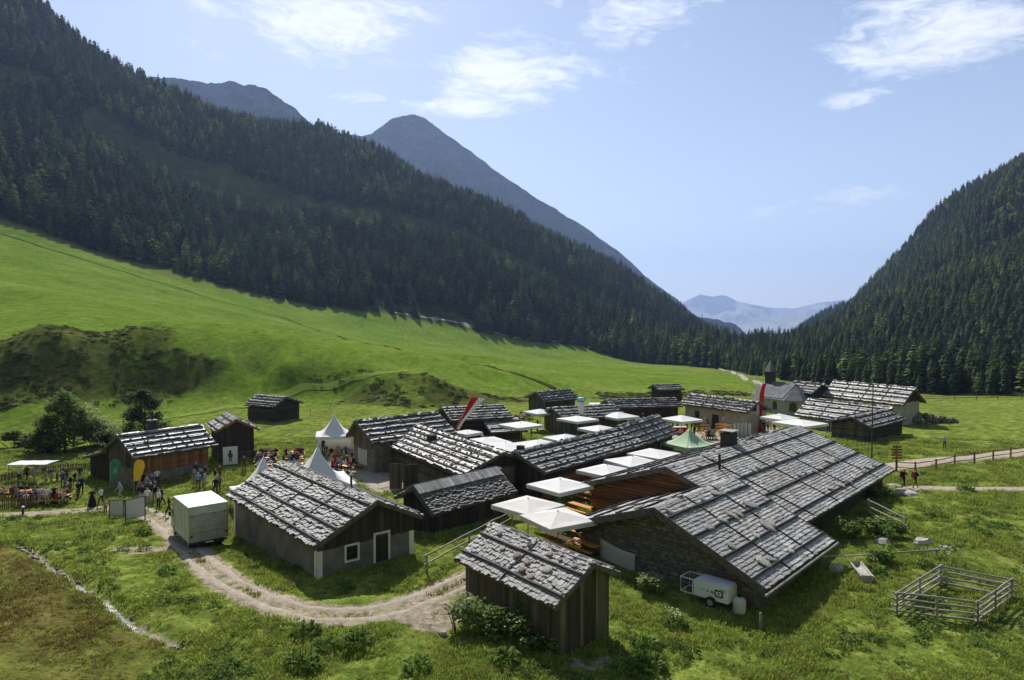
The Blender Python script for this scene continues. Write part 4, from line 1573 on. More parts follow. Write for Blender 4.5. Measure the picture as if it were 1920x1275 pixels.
def chimney(p, x, y, z0, w, h, m='soot', cap=True, pipe=0):
    r = p['root']
    b = MB()
    b.box((x, y, z0 + h / 2), (w, w, h))
    c = b.build('chimney', M[m], p['roof'])
    if cap:
        b = MB()
        for dx in (-1, 1):
            for dy in (-1, 1):
                b.box((x + dx * w * .38, y + dy * w * .38, z0 + h + .08), (.08, .08, .16))
        b.box((x, y, z0 + h + .19), (w * 1.25, w * 1.25, .06))
        b.build('chimney_cap', M['slab_stone'], p['roof'])
    if pipe:
        b = MB()
        b.tube([(x, y, z0 + h + .22), (x, y, z0 + h + .22 + pipe)], .09, 8)
        b.build('stove_pipe', M['black_metal'], p['roof'])


# --- plastered house with white corners
pA = house('plastered_house', 'grey plastered house with white corner stripes and white framed door and window', (-13.08, 45.48), 130, 14.91, 7.14, 2.84, 2.39, 4.32, -.46, cat='house', zs=0.2,
           o0=.42, o1=.46, sA=.39, sB=.39, wall='plaster', gable='old_wood', w=.27, e=.29, th=.05, jit=1.9, singles=300, battens=4, seams=3, stones=0, visA=False, seed=11)
boards(pA, 'x0', 'old_wood', .22, zbot=2.02 - .2, seed=21, parent=pA['gable'], out=.035)
window(pA, 'x0', 4.20, .80, .95, 1.05, label='small white framed window beside the door')
door(pA, 'x0', 2.25, .12, 1.12, 2.05, fm='white_plaster', fw=.13)
for side, s0, s1 in (('x0', 0, .34), ('x0', 6.02, 6.36), ('yB', -.0, .30), ('yB', 13.75, 14.03)):
    o_, ax_, nz_, L_ = wall_frame(pA, side)
    b = MB()
    obox(b, o_, ax_, nz_, s0, s1, -1.2, 2.12 if s0 != 0 or side != 'x0' else 2.3, .002, .02)
    b.build('corner_stripe', M['white_plaster'], pA['wall'])
b = MB()
b.tube([(-2.6, -1.2, 3.6), (-2.6, -1.2, 4.75)], .075, 8)
b.build('vent_pipe', M['soot'], pA['roof'])
b = MB()
b.tube([(-2.6, -1.2, 4.75), (-2.6, -1.2, 4.9)], [.14, .06], 8)
b.build('pipe_cap', M['white_plaster'], pA['roof'])

# --- small board shed in front
pS = house('board_shed', 'small shed of weathered grey upright boards with reddish stones on its shingle roof', (1.08, 34.17), 128.5, 7.85, 4.28, 2.89, 2.32, 3.74, -.31, cat='shed', zs=0.15,
           o0=.34, o1=.32, sA=.45, sB=.49, wall='old_wood', gable='old_wood', roofm='shingle', w=.24, e=.28, th=.034, jit=1.6, singles=300, battens=2, seams=1, stones=0, visA=False, seed=12)
boards(pS, 'yB', 'grey_wood', .19, z0=-1.2, seed=31, out=.03)
boards(pS, 'x0', 'grey_wood', .19, z0=-1.2, seed=32, out=.03)
for x, d, s, mk in [(2.6, .45, .5, 'dark_stone'), (1.6, 1.15, .55, 'slab_stone'), (.3, 1.2, .72, 'red_stone'), (-.6, 1.35, .55, 'red_stone'), (-.7, 1.8, .62, 'red_stone'), (-1.5, 1.95, .66, 'red_stone'), (-2.0, 1.25, .8, 'slab_stone'), (-1.4, .45, .5, 'red_stone'), (-2.2, .5, .4, 'slab_stone'), (.2, .4, .38, 'dark_stone'), (-3.2, .5, .42, 'slab_stone'), (2.9, 2.0, .3, 'dark_stone')]:
    q = pS['slopes'][1]
    s *= .82
    c = q[0] + Vector((x + 3.92, 0, 0)) + q[3] * d + q[6] * .15
    k = int(abs(x * 10)) % 4
    inst('weight_stone', shared('weight_stone_%d' % k, lambda k=k: rough_slab(k, 7), M[mk]), pS['roof'], frame_mtx(c, Vector((1, 0, 0)), -q[3], q[6], (s, s * .8, s * .34)))

# --- the long barn: log house at the back, rubble stone house in front, under one stretch of roof
pD = house('long_barn', 'longest barn, with rubble stone front and reddish log gable under one wide roof', (19.31, 55.9), 47.2, 25.03, 15.95, 1.91, 2.40, 4.86, .29, zs=0.1,
           o0=.8, o1=.67, sA=.8, sB=.9, wall='old_wood', gable='warm_wood', w=.34, e=.27, th=.032, jit=.6, singles=150, battens=4, seams=4, stones=0, visB=False, seed=13, thick=.2)
logs(pD, 'x0', 'warm_wood', .12, z0=.4, seed=41, parent=pD['gable'], s0=.2)
pN = block(pD['root'], -19.8, -9.2, -9.8, 3.4, -3.2, 1.05, 1.8, 4.02, o0=.8, o1=.3, sA=.8, sB=.8, wall='mortar', gable='mortar', w=.34, e=.27, th=.032, jit=.6, singles=300, battens=4, seams=2, seed=14, thick=.24, zb=-1.6, visB=True)
pN['root'] = pD['root']
rubble(pN, 'x0', 'stone', (.52, .22), z0=-.75, n_max=300, seed=51)
R_ = random.Random(77)
for pb, lst in ((pN, [(.6, 1, .6), (4.6, 1, .5), (6.4, 1, .9), (7.0, 1, .55), (1.9, 2, .8), (3.6, 2, .65), (5.0, 2, .9), (5.7, 2, .7), (7.9, 2, 1.0), (1.6, 3, .7), (4.5, 3, .55), (6.6, 3, 1.1), (7.3, 3, .75), (2.2, 4, 1.0), (3.1, 4, .7), (5.4, 4, .6)]),
                (pD, [(3.2, 1, .6), (5.5, 1, .7), (6.2, 1, .5), (9.5, 1, .6), (13.5, 1, .5), (14.3, 1, .7), (4.5, 2, .8), (7.6, 2, .8), (8.6, 2, .7), (12, 2, .6), (16.6, 2, .7), (17.5, 2, .5), (11.4, 3, .7), (12.6, 3, .6), (14.0, 3, .8), (15.2, 3, .6), (18.2, 3, .9), (19.4, 3, .6), (11.8, 4, .7), (13.6, 4, .8), (15.4, 4, .7), (17.2, 4, .8), (19.8, 4, .6), (21.6, 4, .9), (23.0, 4, .6)])):
    q = pb['slopes'][0]
    for x, kb, s in lst:
        d = q[4] * (kb - 1 + .55) / 4 - R_.uniform(.1, .45)
        g = R_.randrange(4)
        rz = R_.uniform(0, 6.28)
        ax_ = (Vector((1, 0, 0)) * math.cos(rz) + q[3] * math.sin(rz)).normalized()
        c = q[0] + Vector((x, 0, 0)) + q[3] * d + q[6] * .19
        inst('weight_stone', shared('weight_stone_%d' % g, lambda g=g: rough_slab(g, 7), M['slab_stone']), pb['roof'], frame_mtx(c, ax_, q[6].cross(ax_), q[6], (s * 1.2, s * R_.uniform(.6, .9), s * .22)))
    # rough slabs along the ridge and the western slope, white in the sun
    q = pb['slopes'][1]
    for k in range(24 if pb is pD else 9):
        s = R_.uniform(.4, .8)
        g = R_.randrange(4)
        c = q[0] + Vector((R_.uniform(.2, q[2] - .2), 0, 0)) + q[3] * (R_.choice((.12, .45, .55, 1.4, 2.6)) * R_.uniform(.8, 1.2)) + q[6] * .2
        inst('weight_stone', shared('weight_stone_%d' % g, lambda g=g: rough_slab(g, 7), M['slab_stone']), pb['roof'], frame_mtx(c, Vector((1, 0, 0)), -q[3], q[6], (s, s * .7, s * .3)))
chimney(pD, -1.2, 1.0, 4.0, 1.0, 1.75)
b = MB()
b.tube([(-8.0, -1.5, 3.9), (-8.0, -1.5, 5.3)], .10, 8)
b.build('stove_pipe', M['black_metal'], pD['roof'])
b = MB()   # round end of the ridge beam and purlins in the stone gable
for y, z in ((-3.2, 3.62), (-6.6, 2.1), (1.4, 2.1)):
    b = MB()
    b.tube([(-20.0, y, z), (-18.9, y, z)], .13, 9)
    b.build('purlin', M['grey_wood'], pN['roof'])

b = MB()
for y, z in ((.29, 4.45), (4.2, 3.2), (-2.4, 3.55)):
    b = MB()
    b.tube([(-12.6, y, z), (-11.6, y, z)], .13, 9)
    b.build('purlin', M['grey_wood'], pD['roof'])
b = MB()
obox(b, *wall_frame(pN, 'x0')[:3], 1.6, 3.1, -.75, .75, .0, .16)
b.build('dark_opening', M['ink'], pN['wall'])
b = MB()   # gutter log along the low eave
b.tube([(-20.2, -9.95, .93), (-9.0, -9.95, .96)], .075, 8)
b.build('gutter', M['fence_wood'], pN['roof'])

# --- shed with the plank ridge
pE = house('dark_board_shed', 'dark upright board shed with a plank ridge cap, between the plastered house and white parasols', (-4.0, 49.97), 47.4, 8.33, 4.17, 1.94, 2.41, 3.45, 0, cat='shed', zs=0.2,
           o0=.47, o1=.6, sA=.44, sB=.44, roofm='shingle_dark', w=.24, e=.27, th=.06, jit=1.8, singles=120, battens=0, seams=0, visB=False, seed=15)
boards(pE, 'yA', 'old_wood', .2, z0=-1.2, seed=33)
boards(pE, 'x0', 'old_wood', .2, z0=-1.2, seed=34)
for k in range(30):   # planks over the ridge
    b = MB()
    x = -4.1 + k * .277
    for s in (-1, 1):
        q = pE['slopes'][0 if s < 0 else 1]
        mx = frame_mtx(q[0] + Vector((x + 4.165, 0, 0)) + q[3] * .36 + q[6] * .24, Vector((1, 0, 0)), -q[3], q[6], (.26, .8, .035))
        b.add([mx @ Vector(p) for p in SH[k % 5].v], SH[0].f, random.uniform(-.2, .5))
    b.build('ridge_plank', M['shingle'], pE['roof'])

# --- the village behind
pF = house('long_log_house', 'long log house whose pale shingle roof carries many dark stones and one chimney', (-5.73, 63.5), 122, 17.5, 7.0, 2.95, 2.6, 4.05, -.5, cat='house', zs=0.0,
           o0=.5, o1=.4, sA=.5, sB=.6, wall='stone', gable='old_wood', roofm='shingle_pale', w=.42, e=.42, th=.05, jit=1.5, battens=6, seams=6, stones=2.4, stone_size=.3, visA=False, seed=16)
chimney(pF, 2.2, .9, 3.1, .75, 1.05, cap=False)
logs(pF, 'yB', 'grey_wood', .13, z0=.9, z1=2.2, seed=42, singles=True)
window(pF, 'yB', 12.6, .9, .7, .9, fm='grey_wood', fw=.08)
window(pF, 'yB', 11.4, .9, .7, .9, fm='grey_wood', fw=.08)
door(pF, 'yB', 5.2, .0, 1.0, 1.9)
pG = house('gabled_log_house', 'log house with pale boards in its shaded gable end, beside the open white pagoda tent', (-11.5, 71.3), 41.3, 10.0, 5.51, 3.05, 3.11, 4.87, .9, cat='house', zs=0.0,
           o0=.51, o1=.4, sA=.6, sB=.6, wall='stone', gable='grey_wood', roofm='shingle_pale', w=.42, e=.45, th=.055, jit=1.4, battens=5, seams=3, stones=1.4, stone_size=.3, seed=17)
boards(pG, 'x0', 'grey_wood', .22, zbot=2.3, seed=35, parent=pG['gable'], singles=False)
b = MB()
for k in range(3):
    obox(b, *wall_frame(pG, 'x0')[:3], 1.5 + k * .62, 2.05 + k * .62, .55, 2.1, .02, .06)
b.build('shutter', M['paper'], pG['wall'])
pH = house('dark_gabled_barn', 'dark barn with a black boarded gable and long shingle roof behind the two parasols', (5.99, 62.61), 50.6, 16.7, 5.2, 2.78, 3.0, 4.02, .6, zs=0.0,
           o0=.7, o1=.4, sA=.6, sB=.6, wall='old_wood', gable='old_wood', roofm='shingle', w=.42, e=.42, th=.05, jit=1.4, battens=4, seams=5, stones=1.6, stone_size=.28, visB=False, seed=18)
boards(pH, 'x0', 'old_wood', .24, z0=-1, seed=36, singles=False)
logs(pH, 'yA', 'warm_wood', .13, z0=.3, z1=2.1, seed=43, singles=False)
chimney(pH, -7.2, .9, 3.7, .5, .75, cap=False)
pI = house('low_dark_barn', 'low dark barn end whose shingle roof continues past the long gabled barn', (14.12, 75.72), 55.3, 10.19, 5.27, 2.07, 2.14, 3.91, 0, zs=0.0,
           o0=.3, o1=.6, roofm='shingle', w=.42, e=.42, jit=1.5, battens=4, seams=2, stones=1.4, stone_size=.28, visB=False, seed=19)
logs(pI, 'yA', 'old_wood_h', .14, z0=.0, z1=1.6, seed=44, singles=False)
pJ = house('village_house', 'log house with silvery shingle roof and low porch behind the leaning red and white flag', (-5.07, 88.24), 21.7, 8.14, 7.88, 2.8, 2.78, 3.91, 0, cat='house', zs=0.1,
           o0=.7, o1=.5, roofm='shingle_pale', w=.45, e=.48, jit=1.4, battens=5, seams=3, stones=1.3, stone_size=.3, visB=False, seed=20)
block(pJ['root'], .2, 4.9, -6.6, -2.9, -3.1, 1.35, 2.2, 2.45, roofm='shingle_pale', w=.42, e=.42, jit=1.4, battens=2, seams=1, seed=21, wall='old_wood', zb=-1)
logs(pJ, 'yA', 'old_wood_h', .14, z0=.0, z1=2.0, seed=45, singles=False)
pK = house('upper_barn', 'barn with patchy dark shingle roof under the scrub bank, topmost of the village', (6.6, 112.38), 39.9, 7.62, 5.06, 2.07, 2.41, 3.44, -.3, zs=0.1, roofm='shingle', gable='grey_wood', wall='grey_wood', w=.5, e=.5, th=.07, jit=2, battens=4, seams=2, stones=1.6, visB=False, seed=22)
boards(pK, 'x0', 'grey_wood', .26, z0=-.8, seed=37, singles=False)
pL = house('grey_gable_house', 'house with a plain grey boarded gable beside the tall white glass shaped inflatable', (9.58, 92.33), 22.6, 9.31, 7.61, 2.37, 2.21, 3.42, 0, cat='house', zs=0.1, roofm='shingle', gable='grey_wood', wall='grey_wood', w=.48, e=.48, jit=1.5, battens=4, seams=3, stones=1.5, visB=False, seed=23)
boards(pL, 'x0', 'grey_wood', .26, z0=-.8, seed=38, singles=False)
pM = house('flat_roofed_barn', 'long low barn with a dark shingle roof at the foot of the hillside meadow', (19.5, 103), 12, 11, 5.5, 2.3, 2.3, 3.2, 0, zs=0.1, roofm='shingle', w=.5, e=.5, jit=1.5, battens=4, seams=3, stones=1.2, seed=24)
pX = house('hillside_hut', 'small dark log hut standing alone by the hillside meadow above the stone house', (29.35, 129.7), 16.4, 5.31, 4.64, 2.07, 2.06, 2.9, .1, cat='hut', zs=-.2, roofm='shingle', wall='old_wood', w=.5, e=.5, battens=3, seams=1, seed=25)
logs(pX, 'yA', 'old_wood_h', .15, z0=.0, z1=1.5, seed=46, singles=False)
pO = house('stone_farmhouse', 'pale stone walled farmhouse with small dark windows behind the tall red and white flag', (30.0, 96.23), -57, 11.83, 5.2, 2.84, 2.9, 4.14, -.4, cat='house', zs=0.0, o0=.5, o1=.5, sA=.6, sB=.5,
           wall='plaster_pale', gable='old_wood', roofm='shingle', w=.5, e=.45, th=.07, jit=1.9, battens=4, seams=2, stones=1.4, visB=False, seed=26)
window(pO, 'yA', 2.3, 1.1, .8, 1.0, fm='old_wood', fw=.08)
door(pO, 'yA', 5.6, .05, 1.1, 1.9)
window(pO, 'yA', 7.0, 1.2, .6, .7, fm='plaster_pale', fw=.08, pane='paper', cross=False)
pR = house('upper_farmhouse', 'large farmhouse with bright shingle roof standing highest beside the dark wood', (58.82, 111.33), -64.2, 14.55, 5.5, 2.16, 2.3, 4.62, 0, cat='house', zs=-.3, o0=.4, o1=.7, sA=.5, sB=.6,
           wall='shaded_plaster', gable='old_wood', roofm='shingle_pale', w=.5, e=.5, th=.05, jit=.9, battens=4, seams=3, stones=1.0, stone_size=.32, visB=False, seed=27)
pQ = house('middle_barn', 'low barn roof squeezed between the chapel and the large upper farmhouse', (52.0, 119.5), -64, 6, 5.5, 2.6, 2.6, 4.2, 0, zs=-.3, roofm='shingle', w=.5, e=.5, battens=4, seams=1, stones=1, seed=28)
pT2 = house('lower_farmhouse', 'wide farmhouse with pale shingle roof in front of the large upper farmhouse', (48.6, 98.7), -58.9, 12.6, 6.45, .85, .85, 3.15, 0, cat='house', zs=-1.0, o0=.5, o1=.5,
            wall='plaster_pale', gable='old_wood', roofm='shingle_pale', w=.5, e=.5, th=.05, jit=1, battens=4, seams=2, stones=1.1, stone_size=.32, visB=False, seed=29)
pU2 = house('low_log_barn', 'low log barn joined to the lower farmhouse at the edge of the eastern meadow', (46.3, 88.8), 41.8, 11.4, 5.65, 1.89, 2.13, 3.0, -.3, zs=0, o0=.7, o1=.5, roofm='shingle', wall='old_wood', w=.45, e=.45, jit=1.3, battens=3, seams=2, stones=1, visB=False, seed=30)
logs(pU2, 'x0', 'grey_wood', .14, z0=.0, seed=47, singles=False)
logs(pU2, 'yA', 'old_wood_h', .14, z0=.0, z1=1.5, seed=48, singles=False)
pT = house('meadow_hut', 'lone dark log hut with small pale window on the meadow above the pagoda tent', (-36.55, 104.55), 151.4, 6.24, 5.87, 2.33, 2.25, 3.51, .5, cat='hut', zs=0.0, roofm='shingle', wall='old_wood', w=.42, e=.42, jit=1.2, battens=4, seams=1, visA=False, seed=31)
logs(pT, 'yB', 'old_wood_h', .15, z0=.0, z1=2.0, seed=49, singles=False)
logs(pT, 'x0', 'old_wood_h', .15, z0=.0, seed=50, singles=False)
window(pT, 'x0', 3.1, .55, .85, 1.1, fm='grey_wood', fw=.1, pane='paper', cross=False)
pU = house('tall_hay_barn', 'tall narrow hay barn with dark board gable and brown purlins beside the bright roofed farmhouse', (-31.74, 77.11), 122.7, 6.09, 4.6, 2.93, 3.02, 4.18, .1, cat='barn', zs=-.3, o0=.45, o1=.5, roofm='shingle', eavem='warm_wood', wall='old_wood', w=.36, e=.36, jit=1.6, battens=3, seams=1, visA=False, seed=32)
boards(pU, 'x0', 'old_wood', .24, zbot=1.0, seed=39, singles=True)
logs(pU, 'x0', 'grey_wood', .14, z0=-1.0, z1=1.0, seed=52, singles=False)
pV = house('bright_roofed_farmhouse', 'brown timber farmhouse with sunlit silver shingle roof and tall sooty chimney by the crowd', (-36.49, 70.7), 53.7, 8.59, 6.72, 1.8, 1.85, 3.62, 0, cat='house', zs=-1.0, o0=.38, o1=.7, sA=.7, sB=.6,
           wall='stone', gable='grey_wood', roofm='shingle_pale', w=.55, e=.55, th=.045, jit=1.0, battens=5, seams=3, stones=1.1, stone_size=.32, visB=False, seed=33)
boards(pV, 'yA', 'warm_wood', .22, zbot=1.05, top=2.55, seed=53, out=.05)
boards(pV, 'x0', 'grey_wood', .24, zbot=1.6, seed=54, singles=False, parent=pV['gable'])
window(pV, 'x0', 1.6, 1.6, .6, .8, fm='grey_wood', fw=.08)
window(pV, 'x0', 3.0, 1.6, .6, .8, fm='grey_wood', fw=.08)
chimney(pV, -.6, .6, 4.0, .7, 1.55, pipe=1.0)
block(pV['root'], -4.2, 1.5, 2.9, 8.2, 3.1, 2.6, 1.5, 2.75, roofm='shingle', w=.4, e=.4, jit=1.3, battens=3, seams=1, seed=34, wall='old_wood', zb=-1)

# --- chapel: white walls, slate roof, three-sided apse and a dark shingled turret
ch = thing('chapel', 'small white chapel with slate roof, arched window and pointed dark bell turret', 'chapel', (48.5, 121, -1.0), rad(-68))
b = MB()
hw, zt_ = 3.0, 2.5
out = [(-4.5, -hw), (3.0, -hw), (5.2, -1.3), (5.2, 1.3), (3.0, hw), (-4.5, hw)]
vs = [(x, y, -1.5) for x, y in out] + [(x, y, zt_) for x, y in out]
b.add(vs, [tuple(range(6))[::-1], tuple(range(6, 12))] + [(k, (k + 1) % 6, 6 + (k + 1) % 6, 6 + k) for k in range(6)])
b.build('wall', M['shaded_plaster'], ch)
b = MB()
ov = [(x * 1.09, y * 1.12, zt_ - .12) for x, y in out]
rg = [(-4.9, 0, 5.0), (2.6, 0, 5.0)]
b.add(ov + rg, [(0, 1, 7, 6), (1, 2, 7), (2, 3, 7), (3, 4, 7), (4, 5, 6, 7), (5, 0, 6), (5, 4, 3, 2, 1, 0)])
rf = b.build('roof', M['slate'], ch)
sb = MB()
for s in (-1, 1):
    o_ = Vector((-4.9, 0, 5.06))
    e_ = Vector((-4.9, s * hw * 1.12, zt_ - .06))
    dn = (e_ - o_).normalized()
    nr = dn.cross(Vector((1, 0, 0)))
    nr = nr if nr.z > 0 else -nr
    for r_ in range(9):
        for c_ in range(16):
            mx = frame_mtx(o_ + Vector((.25 + c_ * .47, 0, 0)) + dn * (.22 + r_ * .44) + nr * .03, Vector((1, 0, 0)), -dn, nr, (.45, .56, .03))
            sb.add([mx @ Vector(p) for p in SH[(r_ + c_) % 5].v], SH[0].f, random.uniform(-.3, .4))
k_ = sb.build('slates', M['slate'], rf)
k_['kind'] = 'stuff'
b = MB()
b.box((-3.6, 0, 5.6), (1.3, 1.3, 2.4))
tw = b.build('turret', M['old_wood'], ch)
b = MB()
b.add([(-4.4, -.8, 6.8), (-2.8, -.8, 6.8), (-2.8, .8, 6.8), (-4.4, .8, 6.8), (-3.6, 0, 9.0)], [(0, 1, 4), (1, 2, 4), (2, 3, 4), (3, 0, 4), (3, 2, 1, 0)])
b.build('turret_roof', M['shingle_dark'], tw)
b = MB()
b.tube([(-3.6, 0, 8.9), (-3.6, 0, 9.7)], .04, 6)
b.box((-3.6, 0, 9.45), (.05, .4, .05))
b.build('cross', M['steel'], tw)


def arched(root, o, ax, nz, s, z, w, h):
    b = MB()
    n = 10
    pr = [(-w / 2, 0), (w / 2, 0)] + [(w / 2 * math.cos(math.pi * k / n), h - w / 2 + w / 2 * math.sin(math.pi * k / n)) for k in range(n + 1)]
    vs = []
    for d in (-.02, .03):
        vs += [o + ax * (s + x) + nz * d + Vector((0, 0, z + y)) for x, y in pr]
    m_ = len(pr)
    b.add(vs, [tuple(range(m_))[::-1], tuple(range(m_, 2 * m_))] + [(k, (k + 1) % m_, m_ + (k + 1) % m_, m_ + k) for k in range(m_)])
    b.build('arched_window', M['glass_dark'], root)


_o, _e = Vector((3.0, -hw, 0)), Vector((5.2, -1.3, 0))
_ax = (_e - _o).normalized()
arched(ch, _o, _ax, Vector((_ax.y, -_ax.x, 0)), 1.39, .5, 1.2, 1.6)
arched(ch, Vector((-4.5, -hw, 0)), Vector((1, 0, 0)), Vector((0, -1, 0)), 5.3, .5, 1.0, 1.5)


# ------------------------------------------------------------------ tents, parasols, tables
def sheet(b, grid, mi=0, tone=0):
    """a cloth from a grid of points"""
    n, m = len(grid), len(grid[0])
    vs = [p for row in grid for p in row]
    b.add(vs, [(i * m + j, i * m + j + 1, (i + 1) * m + j + 1, (i + 1) * m + j) for i in range(n - 1) for j in range(m - 1)], tone, mi)


def solidify(o, t):
    md = o.modifiers.new('thickness', 'SOLIDIFY')
    md.thickness = t
    return o


def pagoda(label, xy, half, eave, peak, rz, z, canopy_m='white_cloth', walls=(), power=2.1):
    t = thing('pagoda_tent', label, 'tent', (xy[0], xy[1], z), rz, 'pagoda tents')
    b = MB()
    N_, K = 10, 8
    for s in range(4):
        a = s * math.pi / 2
        ca, sa = math.cos(a), math.sin(a)
        g = []
        for i in range(N_ + 1):
            f = i / N_
            r = max(f, .012) * half
            zz = eave + (peak - eave) * (1 - f) ** power
            row = []
            for j in range(K + 1):
                u = -1 + 2 * j / K
                sag = -.07 * (1 - u * u) * f * (1 if f < 1 else .4)
                x, y = r, r * u
                row.append((x * ca - y * sa, x * sa + y * ca, zz + sag))
            g.append(row)
        sheet(b, g)
    solidify(b.build('canopy', M[canopy_m], t, smooth=True), .02)
    b = MB()
    for s in range(4):
        a = s * math.pi / 2
        ca, sa = math.cos(a), math.sin(a)
        P = lambda x, y, zz: (x * ca - y * sa, x * sa + y * ca, zz)
        h = half + .012
        g = [[P(h, h * (-1 + 2 * j / 8), eave - .03 * (1 - (-1 + j / 4) ** 2)) for j in range(9)], [P(h, h * (-1 + 2 * j / 8), eave - .32) for j in range(9)]]
        sheet(b, g)
    solidify(b.build('valance', M[canopy_m], t), .015)
    for sx in (-1, 1):
        for sy in (-1, 1):
            b = MB()
            b.tube([(sx * (half - .06), sy * (half - .06), -.3), (sx * (half - .06), sy * (half - .06), eave)], .045, 6)
            b.build('leg', M['alu'], t)
    b = MB()
    b.tube([(0, 0, eave - .2), (0, 0, peak + .12)], .04, 6)
    b.build('mast', M['alu'], t)
    for s in walls:
        a = s * math.pi / 2
        ca, sa = math.cos(a), math.sin(a)
        h = half - .12
        b = MB()
        sheet(b, [[((h + .03 * math.sin(j * 2.2)) * ca - h * (-1 + 2 * j / 8) * sa, (h + .03 * math.sin(j * 2.2)) * sa + h * (-1 + 2 * j / 8) * ca, zz) for j in range(9)] for zz in (-.05, eave * .5, eave - .3)])
        solidify(b.build('side_wall', M[canopy_m], t, smooth=True), .012)
    return t


def parasol(label, px, py, span, rz, cloth='cream_cloth', depth=None, zc=2.65, drop=.28, group='market parasols', flat=.42):
    """square market parasol; px, py is the middle of its canopy in the photograph"""
    g = 0.1
    p = at_z(px, py, g + zc) if depth is None else at_depth(px, py, depth)
    z = hz(p[0], p[1])
    top = p[2] - z
    t = thing('parasol', label, 'parasol', (p[0], p[1], z), rz, group)
    h = span / 2
    b = MB()
    for s in range(4):
        a = s * math.pi / 2
        ca, sa = math.cos(a), math.sin(a)
        rows = []
        for i in range(5):
            f = max(i / 4, .03)
            rows.append([((h * f) * ca - (h * f * (-1 + j / 3)) * sa, (h * f) * sa + (h * f * (-1 + j / 3)) * ca, top + .25 - flat * f - .05 * (1 - (-1 + j / 3) ** 2) * f * (f < 1)) for j in range(7)])
        sheet(b, rows)
    c = solidify(b.build('canopy', M[cloth], t), .012)
    b = MB()
    for s in range(4):
        a = s * math.pi / 2
        ca, sa = math.cos(a), math.sin(a)
        hh = h + .01
        sheet(b, [[(hh * ca - hh * (-1 + j / 3) * sa, hh * sa + hh * (-1 + j / 3) * ca, zz) for j in range(7)] for zz in (top + .25 - flat, top + .25 - flat - drop)])
    solidify(b.build('valance', M[cloth], t), .012)
    b = MB()
    b.tube([(0, 0, -.1), (0, 0, top + .36)], .035, 7)
    b.build('pole', M['steel'], t)
    b = MB()
    b.box((0, 0, .06), (.8, .8, .12))
    b.build('base', M['slab_stone'], t)
    for s in range(4):
        b = MB()
        a = math.pi / 4 + s * math.pi / 2
        b.tube([(0, 0, top + .18), (math.cos(a) * h * 1.38, math.sin(a) * h * 1.38, top + .25 - flat + .01)], .016, 4)
        b.build('rib', M['steel'], t)
    return t


def at(px, py, z):
    p = at_z(px, py, z)
    return p


pagoda('open white pagoda tent beside the gabled log house', tuple(at_depth(627, 840, 77)[:2]), 2.0, 2.25, 4.5, .25, 0.0, walls=(1, 2))
pagoda('white pagoda tent whose peak and slope show over the plastered house roof', (-16.2, 56.6), 2.7, 2.1, 4.9, .45, -.4)
pagoda('small white pagoda tent behind the far corner of the plastered house near the truck', (-20.8, 56.8), 2.4, 1.9, 4.6, .5, -1.0)
pagoda('pale green pagoda tent standing beyond the long barn roof', tuple(at_depth(1292, 850, 74)[:2]), 2.2, 1.7, 3.3, .5, 0.0, canopy_m='green_cloth')

RZ1 = rad(38)
for lab, px, py, sp, kw in [
        ('cream parasol standing lowest, half hidden by the stone gable of the long barn', 1046, 966, 3.5, {}),
        ('cream parasol beside the dark board shed, second from the stone gable', 990, 942, 3.5, {}),
        ('white parasol between the dark gabled barn and the reddish log gable', 1050, 905, 3.6, {}),
        ('white parasol in front of a row of three by the long dark barn', 1138, 878, 3.6, {}),
        ('white parasol in the middle of a row of three by the long dark barn', 1186, 861, 3.6, {}),
        ('white parasol at the far end of a row of three beside the green tent', 1228, 847, 3.7, {}),
        ('white parasol above the long log house roof, beside a slightly lower one', 912, 824, 4.0, {}),
        ('white parasol just above the ridge of the long log house', 948, 835, 4.0, {}),
        ('white parasol in the village square in front of the dark barn chimney', 1008, 829, 3.8, {}),
        ('white tilted parasol just behind the ridge of the dark gabled barn', 1060, 818, 3.4, {}),
        ('white parasol beside the porch of the village house', 976, 797, 3.8, dict(flat=.2)),
        ('small white parasol under the leaning flag', 876, 811, 2.4, dict(flat=.2)),
        ('white parasol behind the ridge of the long barn roof near the dark barns', 1124, 801, 3.6, {}),
        ('white parasol in front of the low flat roofed barn', 1160, 776, 3.8, dict(flat=.5)),
        ('white round topped parasol at the foot of the glass shaped inflatable', 1083, 786, 3.7, dict(flat=.2)),
        ('white parasol left of the grey boarded gable', 1013, 770, 3.3, {}),
        ('white parasol behind the roof of the grey gable house', 1060, 765, 3.8, dict(flat=.3)),
        ('white parasol by the pale farmhouse wall above a red counter', 1278, 782, 3.7, dict(flat=.5)),
        ('white parasol below the chapel windows', 1462, 779, 3.4, dict(flat=.5)),
        ('wide white parasol in front of the lower farmhouse', 1500, 790, 4.6, {})]:
    parasol(lab, px, py, sp, RZ1 + random.uniform(-.15, .15), cloth='cream_cloth' if 'cream' in lab else 'white_cloth', **kw)


def awning(label, px, py, w, d, rz, depth, cloth='white_cloth'):
    p = at_depth(px, py, depth)
    z = hz(p[0], p[1])
    t = thing('canopy_stall', label, 'canopy', (p[0], p[1], z), rz, 'flat white canopies')
    h = p[2] - z
    b = MB()
    sheet(b, [[(w * (i / 6 - .5), d * (j / 3 - .5), h - .10 * abs(j / 3 - .4) - .03 * (i % 2)) for i in range(7)] for j in range(4)])
    solidify(b.build('canopy', M[cloth], t), .04)
    for sx in (-1, 1):
        for sy in (-1, 1):
            b = MB()
            b.tube([(sx * w * .47, sy * d * .45, -.2), (sx * w * .47, sy * d * .45, h - .06)], .03, 5)
            b.build('leg', M['steel'], t)
    return t


